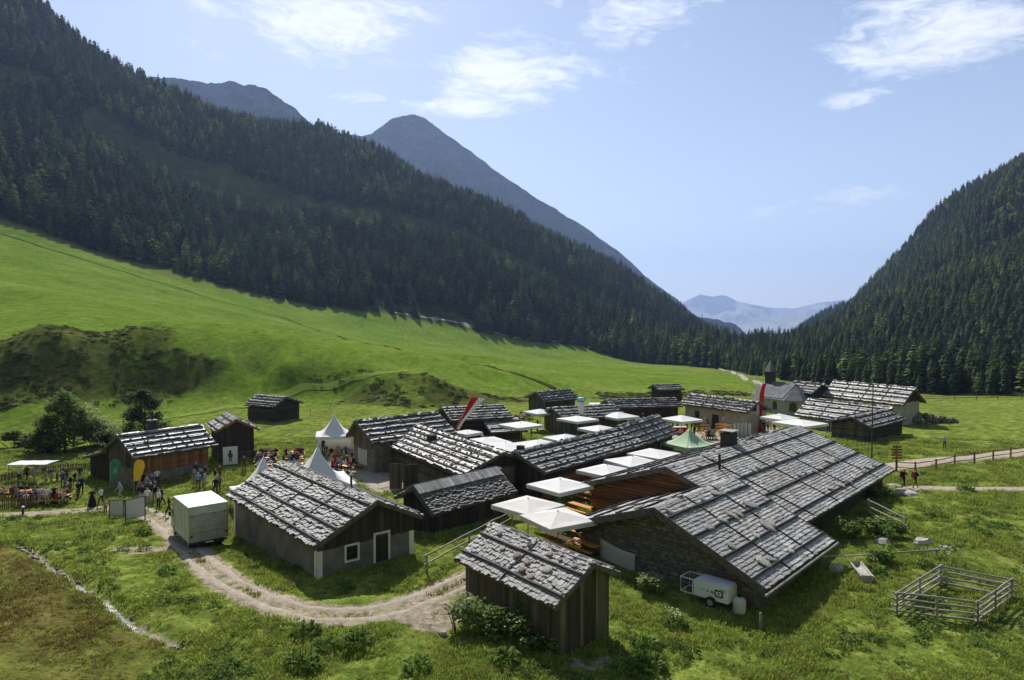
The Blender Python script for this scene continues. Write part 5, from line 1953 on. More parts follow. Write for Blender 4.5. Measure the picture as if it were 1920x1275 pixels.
awning('long flat white canopy at the foot of the scrub bank, west of its twin', 1132, 756, 5.2, 2.6, 0, 122)
awning('long flat white canopy at the foot of the scrub bank, east of its twin', 1192, 758, 5.2, 2.6, 0, 122)
awning('greyish flat canopy over the crowd below the hillside hut', 1213, 771, 6.2, 3, .1, 108, 'grey_cloth')
awning('flat white canopy standing in the grass behind the picket fence', 63, 866, 3.9, 2.2, .05, 70)
awning('low narrow white canopy beside the benches below the pagoda tent', 545, 837, 3.4, 1.1, .1, 82)

# --- beer garden tables and benches
_bt = MB()
_bt.box((0, 0, .76), (2.2, .6, .035))
_bb = MB()
_bb.box((0, 0, .455), (2.2, .27, .035))


def fold_leg(h, w):
    b = MB()
    for s in (-1, 1):
        b.tube([(0, s * w, 0), (0, s * w * .8, h)], .016, 4)
    b.tube([(0, -w * .95, .12), (0, w * .95, .12)], .013, 4)
    return b


TT, BT = _bt.mesh('table_top', M['bench_wood']), _bb.mesh('seat', M['bench_wood'])
TL, BL = fold_leg(.74, .26).mesh('leg', M['black_metal']), fold_leg(.435, .12).mesh('leg', M['black_metal'])
ORD = ['first', 'second', 'third', 'fourth', 'fifth', 'sixth', 'seventh', 'eighth', 'ninth', 'tenth', 'eleventh', 'twelfth']
SEATS = []


def table_set(p, rz, where, k, grp, benches=(1, 1)):
    x, y = p[0], p[1]
    z = hz(x, y)
    t = thing('beer_table', 'orange folding table, %s counted from the lower end %s' % (ORD[k], where), 'table', (x, y, z), rz, 'orange tables ' + grp)
    inst('table_top', TT, t)
    for s in (-.8, .8):
        inst('leg', TL, t, Matrix.Translation((s, 0, 0)))
    for sd, on in zip((-1, 1), benches):
        if not on:
            continue
        o = Vector((-math.sin(rz), math.cos(rz), 0)) * .52 * sd
        side = ('shaded' if sd < 0 else 'sunny')
        b = thing('bench', 'orange folding bench on the %s side of the %s table %s' % (side, ORD[k], where), 'bench', (x + o.x, y + o.y, z), rz, 'orange benches ' + grp)
        inst('seat', BT, b)
        for s in (-.8, .8):
            inst('leg', BL, b, Matrix.Translation((s, 0, 0)))
        for s in (-.75, -.25, .25, .75):
            SEATS.append((where, x + o.x + math.cos(rz) * s, y + o.y + math.sin(rz) * s, z, rz + (0 if sd < 0 else math.pi)))


_d = rad(-51)
for k, (px, py) in enumerate([(1096, 1020), (1055, 1008), (1078, 985), (1110, 990), (1030, 985), (1088, 946), (1105, 926), (1062, 968), (1118, 906)]):
    table_set(at_z(px, py, .85), _d, 'near the stone gable', k, 'beside the stone gable')
for k, (px, py) in enumerate([(500, 862), (548, 862), (498, 853), (548, 852), (502, 845), (552, 844)]):
    table_set(at_z(px, py, .8), rad(4), 'below the pagoda tent', k, 'below the pagoda tent')
for k, (px, py) in enumerate([(8, 920), (52, 917), (60, 933), (105, 929)]):
    table_set(at_z(px, py, -.6), rad(14), 'by the picket fence', k, 'by the picket fence')
for k, (px, py) in enumerate([(1330, 812), (1362, 806)]):
    table_set(at_z(px, py, .85), rad(2), 'on the gravel square', k, 'on the gravel square')
for k, (px, py) in enumerate([(972, 782), (988, 776), (930, 812)]):
    table_set(at_z(px, py, .85), rad(20), 'before the grey gable', k, 'near the grey gable')
for k, (px, py) in enumerate([(672, 862), (640, 868)]):
    table_set(at_z(px, py, .85), rad(-35), 'at the open pagoda tent', k, 'at the pagoda tent')

# --- flags
def cloth_flag(name, label, base, pole_top, pts, mats_rows, pole_r=.035, group='festival flags'):
    """pts: rows of world points; mats_rows: material per column strip"""
    o = Vector(base)
    t = thing(name, label, 'flag', o, 0, group)
    b = MB()
    b.tube([(0, 0, -.2), Vector(pole_top) - o], pole_r, 6)
    b.build('pole', M['alu'], t)
    cols = len(pts[0]) - 1
    ms = sorted(set(mats_rows))
    b = MB()
    n, m = len(pts), len(pts[0])
    vs = [Vector(p) - o for r in pts for p in r]
    for j in range(cols):
        b.add(vs, [(i * m + j, i * m + j + 1, (i + 1) * m + j + 1, (i + 1) * m + j) for i in range(n - 1)], 0, ms.index(mats_rows[j]))
    solidify(b.build('cloth', [M[k] for k in ms], t, smooth=True), .012)
    return t


def flag_tall(px, ptop, pbot, d):
    g = at_depth(px, pbot, d)
    top = at_depth(px, ptop, d)
    rows = []
    for i in range(15):
        f = i / 14
        z = top[2] - .1 - f * (top[2] - g[2] - .6)
        rows.append([(g[0] - .15 - .55 * f ** .7 + 1.25 * k / 6 + .09 * math.sin(f * 9 + k * .8) + (.25 * (1 - f) ** 6 * k / 6), g[1] - .1 + .22 * math.sin(k * 1.1 + f * 5), z) for k in range(7)])
    return cloth_flag('tall_flag', 'tall hanging flag, half white and half red, beyond the long barn ridge', (g[0], g[1], hz(g[0], g[1])), (top[0], top[1], top[2] + 1.2), rows,
                      ['flag_white', 'flag_white', 'flag_white', 'flag_red', 'flag_red', 'flag_red'])


flag_tall(1419, 718, 815, 92)
d_ = 80
A_, B_ = at_depth(856, 803, d_), at_depth(884, 746, d_)
rows = []
for i in range(11):
    f = i / 10
    c = A_ + (B_ - A_) * f
    w = .55 + 1.15 * f ** 2
    rows.append([(c[0] - .2 * (1 - f) + w * k / 4, c[1] + .14 * math.sin(k * 1.4 + f * 6), c[2] - .15 * k / 4 + .08 * math.sin(f * 8)) for k in range(5)])
cloth_flag('leaning_flag', 'red and white flag blowing from a leaning pole over the log house roofs', (A_[0] - 1.2, A_[1], hz(A_[0] - 1.2, A_[1])), B_, rows, ['flag_red', 'flag_red', 'flag_white', 'flag_white'])


def feather(label, px, ptop, pbot, d, m1, m2):
    g = at_depth(px, pbot, d)
    z0 = hz(g[0], g[1])
    top = at_depth(px, ptop, d)
    hgt = top[2] - z0
    t = thing('feather_flag', label, 'flag', (g[0], g[1], z0), 0.15, 'feather flags')
    pole = [(0, 0, -.1), (0, 0, hgt * .7), (.06, 0, hgt * .88), (.25, 0, hgt * .98), (.55, 0, hgt)]
    b = MB()
    b.tube(pole, .025, 5)
    b.build('pole', M['alu'], t)
    b = MB()
    n = 12
    vs, fs, mis = [], [], []
    for i in range(n + 1):
        f = i / n
        z = hgt * (.12 + .87 * f)
        w = .95 * (.08 + .92 * min(1, f * 1.35)) * (1 - max(0, f - .8) ** 2 * 12)
        x0 = .02 + (.25 * max(0, (f - .75) / .25) ** 2)
        for k in range(4):
            vs.append((x0 + w * k / 3, .05 * math.sin(k * 2 + f * 7), z))
    for i in range(n):
        for k in range(3):
            b.f.append((i * 4 + k, i * 4 + k + 1, i * 4 + k + 5, i * 4 + k + 4))
            b.mi.append(1 if (i < n * .3 and m2) else 0)
            b.t.append(0)
    b.v = vs
    c = solidify(b.build('cloth', [M[m1], M[m2 or m1]], t), .01)
    if m1 == 'flag_green':   # pale line drawing on the cloth
        b = MB()
        for a in range(7):
            an = a * 6.283 / 7
            b.tube([(.5, -.09, hgt * .62), (.5 + .3 * math.cos(an), -.09, hgt * .62 + .42 * math.sin(an))], .02, 4)
        b.build('printed_flower', M['flag_white'], c)
    return t


feather('green feather flag with a pale flower print by the farmhouse corner', 207, 861, 906, 66, 'flag_green', 'flag_green')
feather('yellow feather flag with a dark foot in front of the farmhouse', 251, 862, 905, 63, 'flag_yellow', 'black_metal')

# --- inflatable beer glass
p = at_depth(1090, 745, 89)
z0 = hz(p[0], p[1])
t = thing('inflatable_glass', 'tall white inflatable shaped like a narrow glass with a green and blue top', 'inflatable', (p[0], p[1], z0))
hh = p[2] - z0
b = MB()
b.tube([(0, 0, -.05), (0, 0, .3), (0, 0, hh * .5), (0, 0, hh * .86), (0, 0, hh * .88)], [.42, .3, .30, .44, .40], 14)
b.build('body', M['flag_white'], t, smooth=True)
b = MB()
b.tube([(0, 0, hh * .885), (0, 0, hh * .93), (0, 0, hh * .98), (0, 0, hh)], [.40, .62, .58, .3], 14)
M['cap_blue'] = mat('blue_green_inflatable', (0.12, 0.42, 0.48), (0.08, 0.34, 0.36), 2, rough=.6, tone=0)
c = b.build('top', M['cap_blue'], t, smooth=True)
b = MB()
for s in (-.2, .22):
    b.tube([(s, -.62, hh * .93), (s, -.60, hh * .97)], .13, 8)
b.build('emblem', M['flag_white'], c)

# --- box truck
TZ = hz(-21.86, 47.54)
tr = thing('box_truck', 'white box truck parked by the plastered house, its closed rear door facing down the track', 'truck', (-21.86, 47.54, TZ), rad(129.4))
tz = lambda z: z - TZ
top = 2.5 - TZ
Lb, Wb, zb0 = 3.85, 2.5, .62
b = MB()
b.box((0, 0, (zb0 + top) / 2), (Lb, Wb, top - zb0))
body = b.build('box_body', M['truck_white'], tr)
b = MB()
b.box((0, 0, top + .025), (Lb + .04, Wb + .04, .045))
b.build('box_roof', M['truck_roof'], body)
for sx in (-1, 1):
    for sy in (-1, 1):
        b = MB()
        b.box((sx * Lb / 2, sy * Wb / 2, (zb0 + top) / 2), (.07, .07, top - zb0 + .01))
        b.build('edge_rail', M['alu'], body)
xr = -Lb / 2
b = MB()
b.box((xr - .02, 0, top - .3), (.05, Wb - .1, .46))
hd = b.build('header_panel', M['truck_white'], body)
b = MB()
b.box((xr - .025, 0, (zb0 + top - .56) / 2), (.06, Wb - .12, top - .58 - zb0))
M['truck_lift'] = mat('dusty_grey_panel', (0.44, 0.43, 0.38), (0.33, 0.32, 0.28), 1.6, rough=0.6, tone=0, detail=8)
rd = b.build('rear_door', M['truck_lift'], tr)
b = MB()
b.box((xr - .062, 0, zb0 + .62), (.02, Wb - .3, .03))
b.box((xr - .062, 0, zb0 + .98), (.02, Wb - .3, .02))
b.build('panel_seam', M['steel'], rd)
b = MB()
for y in (-.5, .5):
    b.tube([(xr - .08, y, zb0 + .15), (xr - .08, y, zb0 + .75)], .018, 5)
b.build('lock_bar', M['steel'], rd)
for y in (-Wb / 2 + .14, Wb / 2 - .14):
    b = MB()
    b.box((xr - .065, y, zb0 + .42), (.03, .15, .16))
    b.build('tail_light', M['red_lens'], tr)
    b = MB()
    b.box((xr - .065, y, zb0 + .66), (.03, .14, .12))
    b.build('reflector', M['amber'], tr)
b = MB()
b.box((xr - .12, 0, zb0 - .07), (.12, Wb - .2, .12))
b.build('bumper', M['black_metal'], tr)
b = MB()
b.box((.7, .38, .52), (5.0, .12, .16))
b.box((.7, -.38, .52), (5.0, .12, .16))
b.build('chassis', M['black_metal'], tr)


def wheel(root, x, y, r, w):
    b = MB()
    b.tube([(x, y - w / 2, r), (x, y - w * .42, r), (x, y + w * .42, r), (x, y + w / 2, r)], [r * .86, r, r, r * .86], 18)
    o = b.build('wheel', M['rubber'], root)
    b = MB()
    b.tube([(x, y - w / 2 - .01, r), (x, y + w / 2 + .01, r)], r * .55, 12)
    b.build('rim', M['alu'], o)


for y in (Wb / 2 + .008, -Wb / 2 - .008):
    b = MB()
    for x in (-.95, .0, .95):
        b.box((x, y, (zb0 + top) / 2), (.03, .016, top - zb0 - .1))
    b.box((0, y, zb0 + .06), (Lb - .1, .02, .1))
    b.build('side_rib', M['alu'], body)
    b = MB()
    for x in (-.1, 1.2):
        b.box((x, y * .96, .42), (.9, .03, .08))
    b.build('side_guard', M['steel'], tr)
b = MB()
for y in (-1.05, -.35, .35, 1.05):
    b.box((xr - .07, y, top - .56), (.04, .08, .14))
b.build('hinge', M['steel'], rd)
b = MB()
b.box((xr - .19, 0, zb0 - .07), (.015, .5, .11))
b.build('number_plate', M['flag_white'], tr)
b = MB()
for y in (-.95, .95):
    b.box((-1.6, y, .38), (.02, .3, .34))
b.build('mud_flap', M['rubber'], tr)
for x in (-1.1, 2.75):
    for y in (-.95, .95):
        wheel(tr, x, y, .38, .28)
b = MB()
cw = 1.05
pr = [(1.98, .45), (3.75, .45), (3.80, 1.15), (3.30, 1.95), (2.9, 2.1), (1.98, 2.1)]
vs = [(x, -cw, z) for x, z in pr] + [(x, cw, z) for x, z in pr]
b.add(vs, [tuple(range(6)), tuple(range(11, 5, -1))] + [(k, k + 6, (k + 1) % 6 + 6, (k + 1) % 6) for k in range(6)])
cab = b.build('cab', M['truck_white'], tr)
b = MB()
b.hexa([(3.74, -.9, 1.26), (3.76, .9, 1.26), (3.80, .9, 1.22), (3.80, -.9, 1.22), (3.30, -.9, 1.88), (3.30, .9, 1.88), (3.36, .9, 1.9), (3.36, -.9, 1.9)])
b.build('windscreen', M['glass_dark'], cab)
for y in (-cw - .01, cw + .01):
    b = MB()
    b.box((2.85, y, 1.55), (.8, .02, .5))
    b.build('side_window', M['glass_dark'], cab)
    b = MB()
    b.box((3.3, y * 1.16, 1.5), (.12, .14, .32))
    b.build('mirror', M['black_metal'], cab)

# --- generator trailer, tank and sheet at the stone gable
gx, gy = 10.95, 36.55
gz = hz(gx, gy)
gt = thing('generator_trailer', 'white generator trailer with black emblem standing against the stone gable', 'generator', (gx, gy, gz), rad(-43))
b = MB()
l, w, z0_, z1_ = 2.05, 1.1, .42, 1.28
pr = [(-l / 2, z0_), (l / 2, z0_), (l / 2, z1_ - .16), (l / 2 - .12, z1_), (-l / 2 + .12, z1_), (-l / 2, z1_ - .16)]
vs = [(x, -w / 2, z) for x, z in pr] + [(x, w / 2, z) for x, z in pr]
b.add(vs, [tuple(range(6)), tuple(range(11, 5, -1))] + [(k, k + 6, (k + 1) % 6 + 6, (k + 1) % 6) for k in range(6)])
gb = b.build('housing', M['gen_white'], gt)
yf = -w / 2 - .004
b = MB()   # emblem: dark rounded ring with a light face, and two small marks
for x0_, z0b, r0, r1, mi in ((.52, .84, .20, .20, 0),):
    ring = [(x0_ + r0 * 1.25 * math.copysign(abs(math.cos(a)) ** .5, math.cos(a)), yf, z0b + r1 * math.copysign(abs(math.sin(a)) ** .5, math.sin(a))) for a in [6.283 * k / 20 for k in range(20)]]
    ring2 = [(x0_ + (p[0] - x0_) * .68, yf - .003, z0b + (p[2] - z0b) * .62) for p in ring]
    b.add(ring + ring2, [(k, (k + 1) % 20, 20 + (k + 1) % 20, 20 + k) for k in range(20)])
b.box((.52, yf - .002, .84), (.16, .006, .06))
b.box((.10, yf - .002, .84), (.04, .006, .14))
b.box((.19, yf - .002, .84), (.04, .006, .14))
b.box((.145, yf - .002, .84), (.06, .006, .04))
b.box((-.12, yf - .002, .84), (.09, .006, .09))
b.box((-.42, yf - .002, .86), (.16, .006, .03))
b.build('emblem', M['ink'], gb)
b = MB()
for k in range(5):
    b.box((.75, yf - .002, .98 + k * .035), (.3, .006, .015))
b.build('vent', M['steel'], gb)
b = MB()
b.box((-.95, yf - .005, .86), (.03, .012, .8))
b.build('door_edge', M['steel'], gb)
for y in (-.62, .62):
    wheel(gt, .1, y, .30, .18)
b = MB()
for y in (-.5, .5):
    b.tube([(-1.0, y, .42), (-1.75, y, .42), (-1.75, y, 1.2), (-1.0, y, 1.2)], .03, 6)
b.tube([(-1.75, -.5, .42), (-1.75, .5, .42)], .03, 6)
b.tube([(-1.75, -.5, 1.2), (-1.75, .5, 1.2)], .03, 6)
b.tube([(-1.75, 0, .42), (-1.75, 0, -.02)], .03, 6)
b.build('drawbar_frame', M['gen_white'], gt)
p = gp(1386, 1150)
t = thing('water_tank', 'small round white tank beside the generator trailer', 'tank', p, 0)
b = MB()
b.tube([(0, 0, -.05), (0, 0, .08), (0, 0, .72), (0, 0, .84), (0, 0, .88)], [.30, .34, .34, .26, .1], 16)
b.build('shell', M['truck_white'], t, smooth=True)
b = MB()
b.tube([(0, 0, .86), (0, 0, .94)], .09, 10)
b.build('cap', M['black_metal'], t)
# sheet hung on the stone gable (in the barn's frame)
sh_o = Vector((19.31, 55.9, 0))
u_, v_ = Vector((math.cos(rad(47.2)), math.sin(rad(47.2)), 0)), Vector((-math.sin(rad(47.2)), math.cos(rad(47.2)), 0))
g = []
for i in range(6):
    f = i / 5
    row = []
    for j in range(9):
        e = j / 8
        s = .96 - 2.56 * e
        zt, zb = 1.40 - .45 * e - .12 * math.sin(math.pi * e), .05 - .34 * e - .05 * math.sin(math.pi * e)
        q = sh_o + u_ * (-19.2 - .03 * math.sin(j * 2.3) * f) + v_ * (s + .05 * math.sin(f * 3))
        row.append((q.x, q.y, zt + (zb - zt) * f))
    g.append(row)
b = MB()
c0 = Vector(g[0][4])
sheet(b, [[tuple(Vector(q) - c0) for q in r] for r in g])
o = b.build('hanging_sheet', M['grey_cloth'], None, smooth=True)
o.location = c0
tag(solidify(o, .01), 'pale grey sheet hung against the stone gable of the long barn', 'sheet')


# ------------------------------------------------------------------ fences
def pole(parent, name, a, b_, r, m='fence_wood', n=6, wob=.03):
    b = MB()
    a, b_ = Vector(a), Vector(b_)
    pts = [a + (b_ - a) * k / 4 + Vector((random.uniform(-wob, wob), random.uniform(-wob, wob), random.uniform(-wob, wob))) * (0 < k < 4) for k in range(5)]
    b.tube(pts, [r * random.uniform(.9, 1.1) for _ in pts], n, random.uniform(-.3, .4))
    return b.build(name, M[m], parent)


def rail_fence(name, label, pts, rails=(.45, .9), post_h=1.1, r=.05, pr=.07, spacing=2.2, m='fence_wood', closed=False, cat='fence', lift=None, over=.25):
    P = [Vector((p[0], p[1], hz(p[0], p[1]))) for p in pts]
    if lift:
        for q, l in zip(P, lift):
            q.z += l
    if closed:
        P.append(P[0].copy())
    o = P[0]
    t = thing(name, label, cat, o)
    for a, c in zip(P[:-1], P[1:]):
        L = (c - a).length
        n = max(1, round(L / spacing))
        for k in range(n + (0 if closed else (c is P[-1]))):
            q = a + (c - a) * k / n
            g = hz(q.x, q.y) if not lift else q.z
            pole(t, 'post', (q.x - o.x, q.y - o.y, g - .4 - o.z), (q.x - o.x, q.y - o.y, g + post_h * random.uniform(.95, 1.08) - o.z), pr, m, wob=.01)
        d = (c - a).normalized() * over
        for i, h in enumerate(rails):
            zz = Vector((0, 0, h + (.06 if closed and id(a) % 2 else 0)))
            pole(t, 'rail', a - o - d + zz, c - o + d + zz, r, m)
    return t


pen = [gp(1681, 1152), gp(1763, 1097), gp(1896, 1124), gp(1832, 1170)]
rail_fence('pen_fence', 'square pen of crossed grey rails standing alone in the grass', pen, rails=(.18, .5, .82, 1.12), post_h=1.15, spacing=2.4, closed=True, r=.055, cat='pen')
east = [gp(px, py) for px, py in [(1681, 884), (1716, 887), (1755, 881), (1790, 873), (1827, 869), (1862, 862), (1895, 858), (1960, 846)]]
rail_fence('rail_fence', 'brown rail fence along the gravel road on the eastern meadow', east, rails=(.45, .95), post_h=1.15, spacing=9, m='picket', r=.045, pr=.085, over=0)
rail_fence('ramp_railing', 'pale three railed railing running out from the long barn side', [gp(1628, 966), gp(1697, 1001)], rails=(.25, .7, 1.15), post_h=1.2, spacing=4, r=.05, cat='railing', over=.1)
rail_fence('pole_fence', 'leaning two pole fence between the dark board shed and the track', [gp(800, 1075), gp(880, 1030), gp(960, 985)], rails=(.55, 1.05), post_h=1.0, spacing=4, r=.05)
rail_fence('low_rail', 'low single rail barrier below the long barn by the pale boulders', [gp(1540, 1062), gp(1640, 1058), gp(1755, 1050)], rails=(.62,), post_h=.75, spacing=6, r=.05)
rail_fence('meadow_fence', 'far brown fence along the back edge of the eastern meadow', [gp(px, py) for px, py in [(1712, 752), (1790, 750), (1870, 749), (1960, 748)]], rails=(.5, 1.0), post_h=1.2, spacing=8, m='picket', r=.06, pr=.08, over=0)
rf_pts = [gp(px, py) for px, py in [(582, 778), (620, 770), (660, 762), (700, 756), (722, 748)]]
rail_fence('rope_fence', 'thin pale fence line on the grass above the pagoda tents', rf_pts, rails=(.9,), post_h=1.0, spacing=5, r=.035, pr=.045, over=0, m='pale_rock')
o = gp(1425, 1184)
t = thing('marker_post', 'short pale wooden post in the grass below the barn gutter', 'post', o)
pole(t, 'stake', (0, 0, -.3), (.02, 0, .95), .06)


def picket_fence(label, pts, spacing=.16, h=.95):
    P = [Vector((p[0], p[1], hz(p[0], p[1]))) for p in pts]
    o = P[0]
    t = thing('picket_fence', label, 'fence', o, 0, 'brown picket fences')
    for a, c in zip(P[:-1], P[1:]):
        d = (c - a)
        L = d.length
        d.normalize()
        ang = math.atan2(d.y, d.x)
        for k in range(int(L / spacing)):
            q = a + d * (k * spacing)
            m_ = Matrix.Translation((q.x - o.x, q.y - o.y, hz(q.x, q.y) - o.z)) @ Matrix.Rotation(ang + random.uniform(-.1, .1), 4, 'Z') @ Matrix.Rotation(random.uniform(-.06, .06), 4, 'Y') @ Matrix.Scale(h * random.uniform(.85, 1.15), 4, (0, 0, 1))
            inst('picket', shared('picket_1', lambda: _picket(), M['picket']), t, m_)
        for hh in (.3, .7):
            b = MB()
            b.tube([a - o + Vector((0, 0, hh * h)), c - o + Vector((0, 0, hh * h))], .03, 5)
            b.build('rail', M['picket'], t)


def _picket():
    b = MB()
    b.add([(-.045, -.015, -.2), (.045, -.015, -.2), (.045, .015, -.2), (-.045, .015, -.2), (-.045, -.015, .88), (.045, -.015, .88), (.045, .015, .88), (-.045, .015, .88), (0, -.015, 1), (0, .015, 1)],
          [(0, 3, 2, 1), (0, 1, 5, 8, 4), (2, 3, 7, 9, 6), (1, 2, 6, 5), (3, 0, 4, 7), (4, 8, 9, 7), (8, 5, 6, 9)], 0)
    return b


picket_fence('long brown picket fence behind the seated crowd, reaching the farmhouse lean-to', [gp(px, py) for px, py in [(-60, 925), (0, 905), (60, 892), (120, 884), (180, 880)]])
picket_fence('short brown picket fence in front of the seated crowd, beside the lane', [gp(px, py) for px, py in [(-60, 956), (0, 956), (70, 951)]], h=1.15)

# --- boards, signs, posts
def panel_board(label, p, rz, w, h, z0, m='paper', legs=True):
    t = thing('notice_board', label, 'notice board', p, rz, 'notice boards')
    b = MB()
    b.box((0, 0, z0 + h / 2), (w, .03, h))
    k = b.build('panel', M[m], t)
    b = MB()
    for x in (-w / 2, w / 2):
        b.box((x, 0, (z0 + h) / 2 - .1), (.07, .07, z0 + h + .2))
    b.build('post', M['batten'], t)
    b = MB()
    b.box((0, -.004, z0 + h + .035), (w + .16, .08, .07))
    b.build('frame', M['batten'], t)
    b = MB()
    b.box((0, -.004, z0 - .02), (w - .08, .05, .05))
    b.build('frame', M['batten'], t)
    return t


panel_board('grey notice board facing the lane, left of its angled twin', gp(219, 972), .05, 1.15, 1.25, .25)
panel_board('grey notice board set at an angle to the lane beside the crossing crowd', gp(254, 978), .95, 1.5, 1.5, .35)
p = gp(43, 966)
t = thing('path_lamp', 'small dark bollard lamp with pale head beside the lane', 'lamp', p)
b = MB()
b.tube([(0, 0, -.1), (0, 0, .62)], .09, 8)
b.build('post', M['black_metal'], t)
b = MB()
b.tube([(0, 0, .62), (0, 0, .72), (0, 0, .78)], [.13, .13, .04], 10)
b.build('lamp_head', M['alu'], t)
p = gp(1680, 884)
t = thing('signpost', 'brown wooden signpost with stacked direction boards by the gravel road', 'signpost', p)
b = MB()
b.tube([(0, 0, -.3), (0, 0, 2.6)], .07, 7)
b.build('post', M['picket'], t)
for k in range(5):
    b = MB()
    z = 2.45 - k * .27
    s = 1 if k % 2 else -1
    x0, x1 = (-.55, .45) if s > 0 else (-.45, .55)
    b.add([(x0, -.1, z - .1), (x1, -.1, z - .1), (x1 + .12 * s, -.1, z), (x1, -.1, z + .1), (x0, -.1, z + .1), (x0, -.07, z - .1), (x1, -.07, z - .1), (x1 + .12 * s, -.07, z), (x1, -.07, z + .1), (x0, -.07, z + .1)],
          [(0, 1, 2, 3, 4), (9, 8, 7, 6, 5)] + [(i, i + 5, (i + 1) % 5 + 5, (i + 1) % 5) for i in range(5)])
    b.build('direction_board', M['warm_wood'], t)
p = gp(1634, 890)
t = thing('flagpole', 'very tall thin bare grey pole behind the long barn', 'pole', p)
b = MB()
zt = at_depth(1637, 724, p.y)[2] - p.z
b.tube([(0, 0, -.3), (0.03, 0, zt)], [.07, .045], 7)
b.build('shaft', M['batten'], t)
b = MB()
b.tube([(.03, 0, zt - .02), (.03, 0, zt + .18)], [.10, .05], 8)
b.build('finial', M['black_metal'], t)
# poster on the hay barn, plank screens, barrier, counter
p = gp(432, 874)
t = thing('banner_board', 'white standing banner with a black walking figure beside the tall hay barn', 'banner', p, rad(25))
b = MB()
b.box((0, 0, 1.15), (1.45, .04, 1.9))
k = b.build('panel', M['poster'], t)
b = MB()
for x in (-.7, .7):
    b.box((x, .05, 1.0), (.05, .05, 2.2))
b.build('stand', M['steel'], t)
b = MB()
for x, z, w, h in ((0, 1.2, .26, .55), (-.08, .75, .11, .5), (.1, .73, .11, .5), (.2, 1.15, .09, .42), (-.2, 1.2, .09, .4)):
    b.box((x, -.024, z), (w, .006, h))
b.tube([(0, -.022, 1.6), (0, -.028, 1.6)], .13, 10)
b.build('printed_figure', M['ink'], k)
for i, (px, py, sx) in enumerate([(742, 916, 1.15), (770, 918, 1.35)]):
    p = gp(px, py)
    t = thing('plank_screen', 'tall grey plank screen standing before the log house, %s' % ('narrower one of the pair' if i == 0 else 'wider one of the pair'), 'screen', p, -.1 + i * .5, 'plank screens')
    for k in range(6):
        b = MB()
        b.box((-sx / 2 + (k + .5) * sx / 6, 0, 1.1), (sx / 6 - .012, .04, 2.3 + random.uniform(-.08, .08)), random.uniform(-.3, .5))
        b.build('plank', M['grey_wood'], t)
    b = MB()
    for z in (.5, 1.7):
        b.box((0, .045, z), (sx, .045, .1))
    b.build('crossbar', M['old_wood'], t)
p = gp(757, 924)
t = thing('red_crate', 'small red crate on the grass between the two plank screens', 'crate', p, .1)
b = MB()
for a in (((0, -.16, .16), (.5, .03, .3)), ((0, .16, .16), (.5, .03, .3)), ((-.24, 0, .16), (.03, .3, .3)), ((.24, 0, .16), (.03, .3, .3)), ((0, 0, .03), (.46, .3, .03))):
    b.box(*a)
b.build('box', M['flag_red'], t)
p = gp(1391, 818)
t = thing('slatted_barrier', 'grey green slatted barrier screen between the orange tables and the tall flag', 'barrier', p, .05)
for k in range(5):
    b = MB()
    b.box((-1.0 + k * .5, 0, .85), (.44, .04, 1.6))
    b.build('slat_panel', M['paper'], t)
    b = MB()
    b.box((-1.0 + k * .5 - .25, -.02, .85), (.06, .08, 1.75))
    b.build('post', M['black_metal'], t)
p = gp(1275, 815)
t = thing('stall_counter', 'pink and red stall counter under the parasol by the pale farmhouse', 'counter', p, .1)
b = MB()
b.box((0, 0, .5), (1.5, .6, 1.0))
b.build('front', M['flag_red'], t)
b = MB()
b.box((0, 0, 1.03), (1.7, .75, .05))
b.build('counter_top', M['flag_white'], t)
b = MB()
b.tube([(0, -.302, .55), (0, -.32, .55)], .3, 12)
b.build('emblem', M['flag_white'], t)
for k, (px, py) in enumerate([(1320, 806), (1352, 804), (1366, 806)]):
    p = gp(px, py + 6)
    t = thing('wooden_barrier', 'orange plank barrier by the gravel square, %s counted from the red counter' % ORD[k], 'barrier', p, .05, 'orange plank barriers')
    for z in (.35, .7, 1.05):
        b = MB()
        b.box((0, 0, z), (1.6, .05, .2))
        b.build('plank', M['bench_wood'], t)
    b = MB()
    for x in (-.75, .75):
        b.box((x, .05, .55), (.08, .05, 1.2))
    b.build('post', M['picket'], t)

# ------------------------------------------------------------------ rocks, log trough, stone heap
ROCKS = [rough_slab(60 + k, 9, .9) for k in range(4)]
def rock(label, p, s, m='rock', sq=.6, rz=None, cat='rock', group=None, name='rock'):
    k = random.randrange(4)
    o = inst(name, shared('rock_%d' % k, lambda k=k: ROCKS[k], M[m]))
    o.location = (p[0], p[1], hz(p[0], p[1]) + s * sq * .2)
    o.rotation_euler = (random.uniform(-.15, .15), random.uniform(-.15, .15), random.uniform(0, 6) if rz is None else rz)
    o.scale = (s, s * random.uniform(.6, .9), s * sq)
    return tag(o, label, cat, group)


rock('large flat pale slab lying beside the two hikers', gp(1703, 926), 2.2, 'pale_rock', .16, .2)
rock('flat pale slab on the path edge left of the hikers', gp(1676, 912), 1.5, 'pale_rock', .15, .1)
rock('pale boulder among the plants below the long barn railing', gp(1728, 1022), 1.3, 'pale_rock', .5)
rock('long pale boulder beside the low rail', gp(1655, 1022), 1.5, 'pale_rock', .45)
rock('grey boulder in the shade by the low rail', gp(1570, 1068), 1.1, 'rock', .5)
rock('small dark stones lump beside the shed bushes', gp(830, 1190), .5, 'rock', .5)
hb_ = MB()
for k in range(46):
    px, py = random.uniform(1735, 1790), random.uniform(1018, 1046)
    p = gp(px, py)
    rs_ = rough_slab(random.randrange(50), 6, .8)
    s = random.uniform(.15, .42)
    hb_.add([Vector(v) * s + p for v in rs_.v], rs_.f, random.uniform(-.4, .5))
o = hb_.build('rubble', M['pale_rock'], None)
o['kind'] = 'stuff'
p0 = gp(1718, 795)
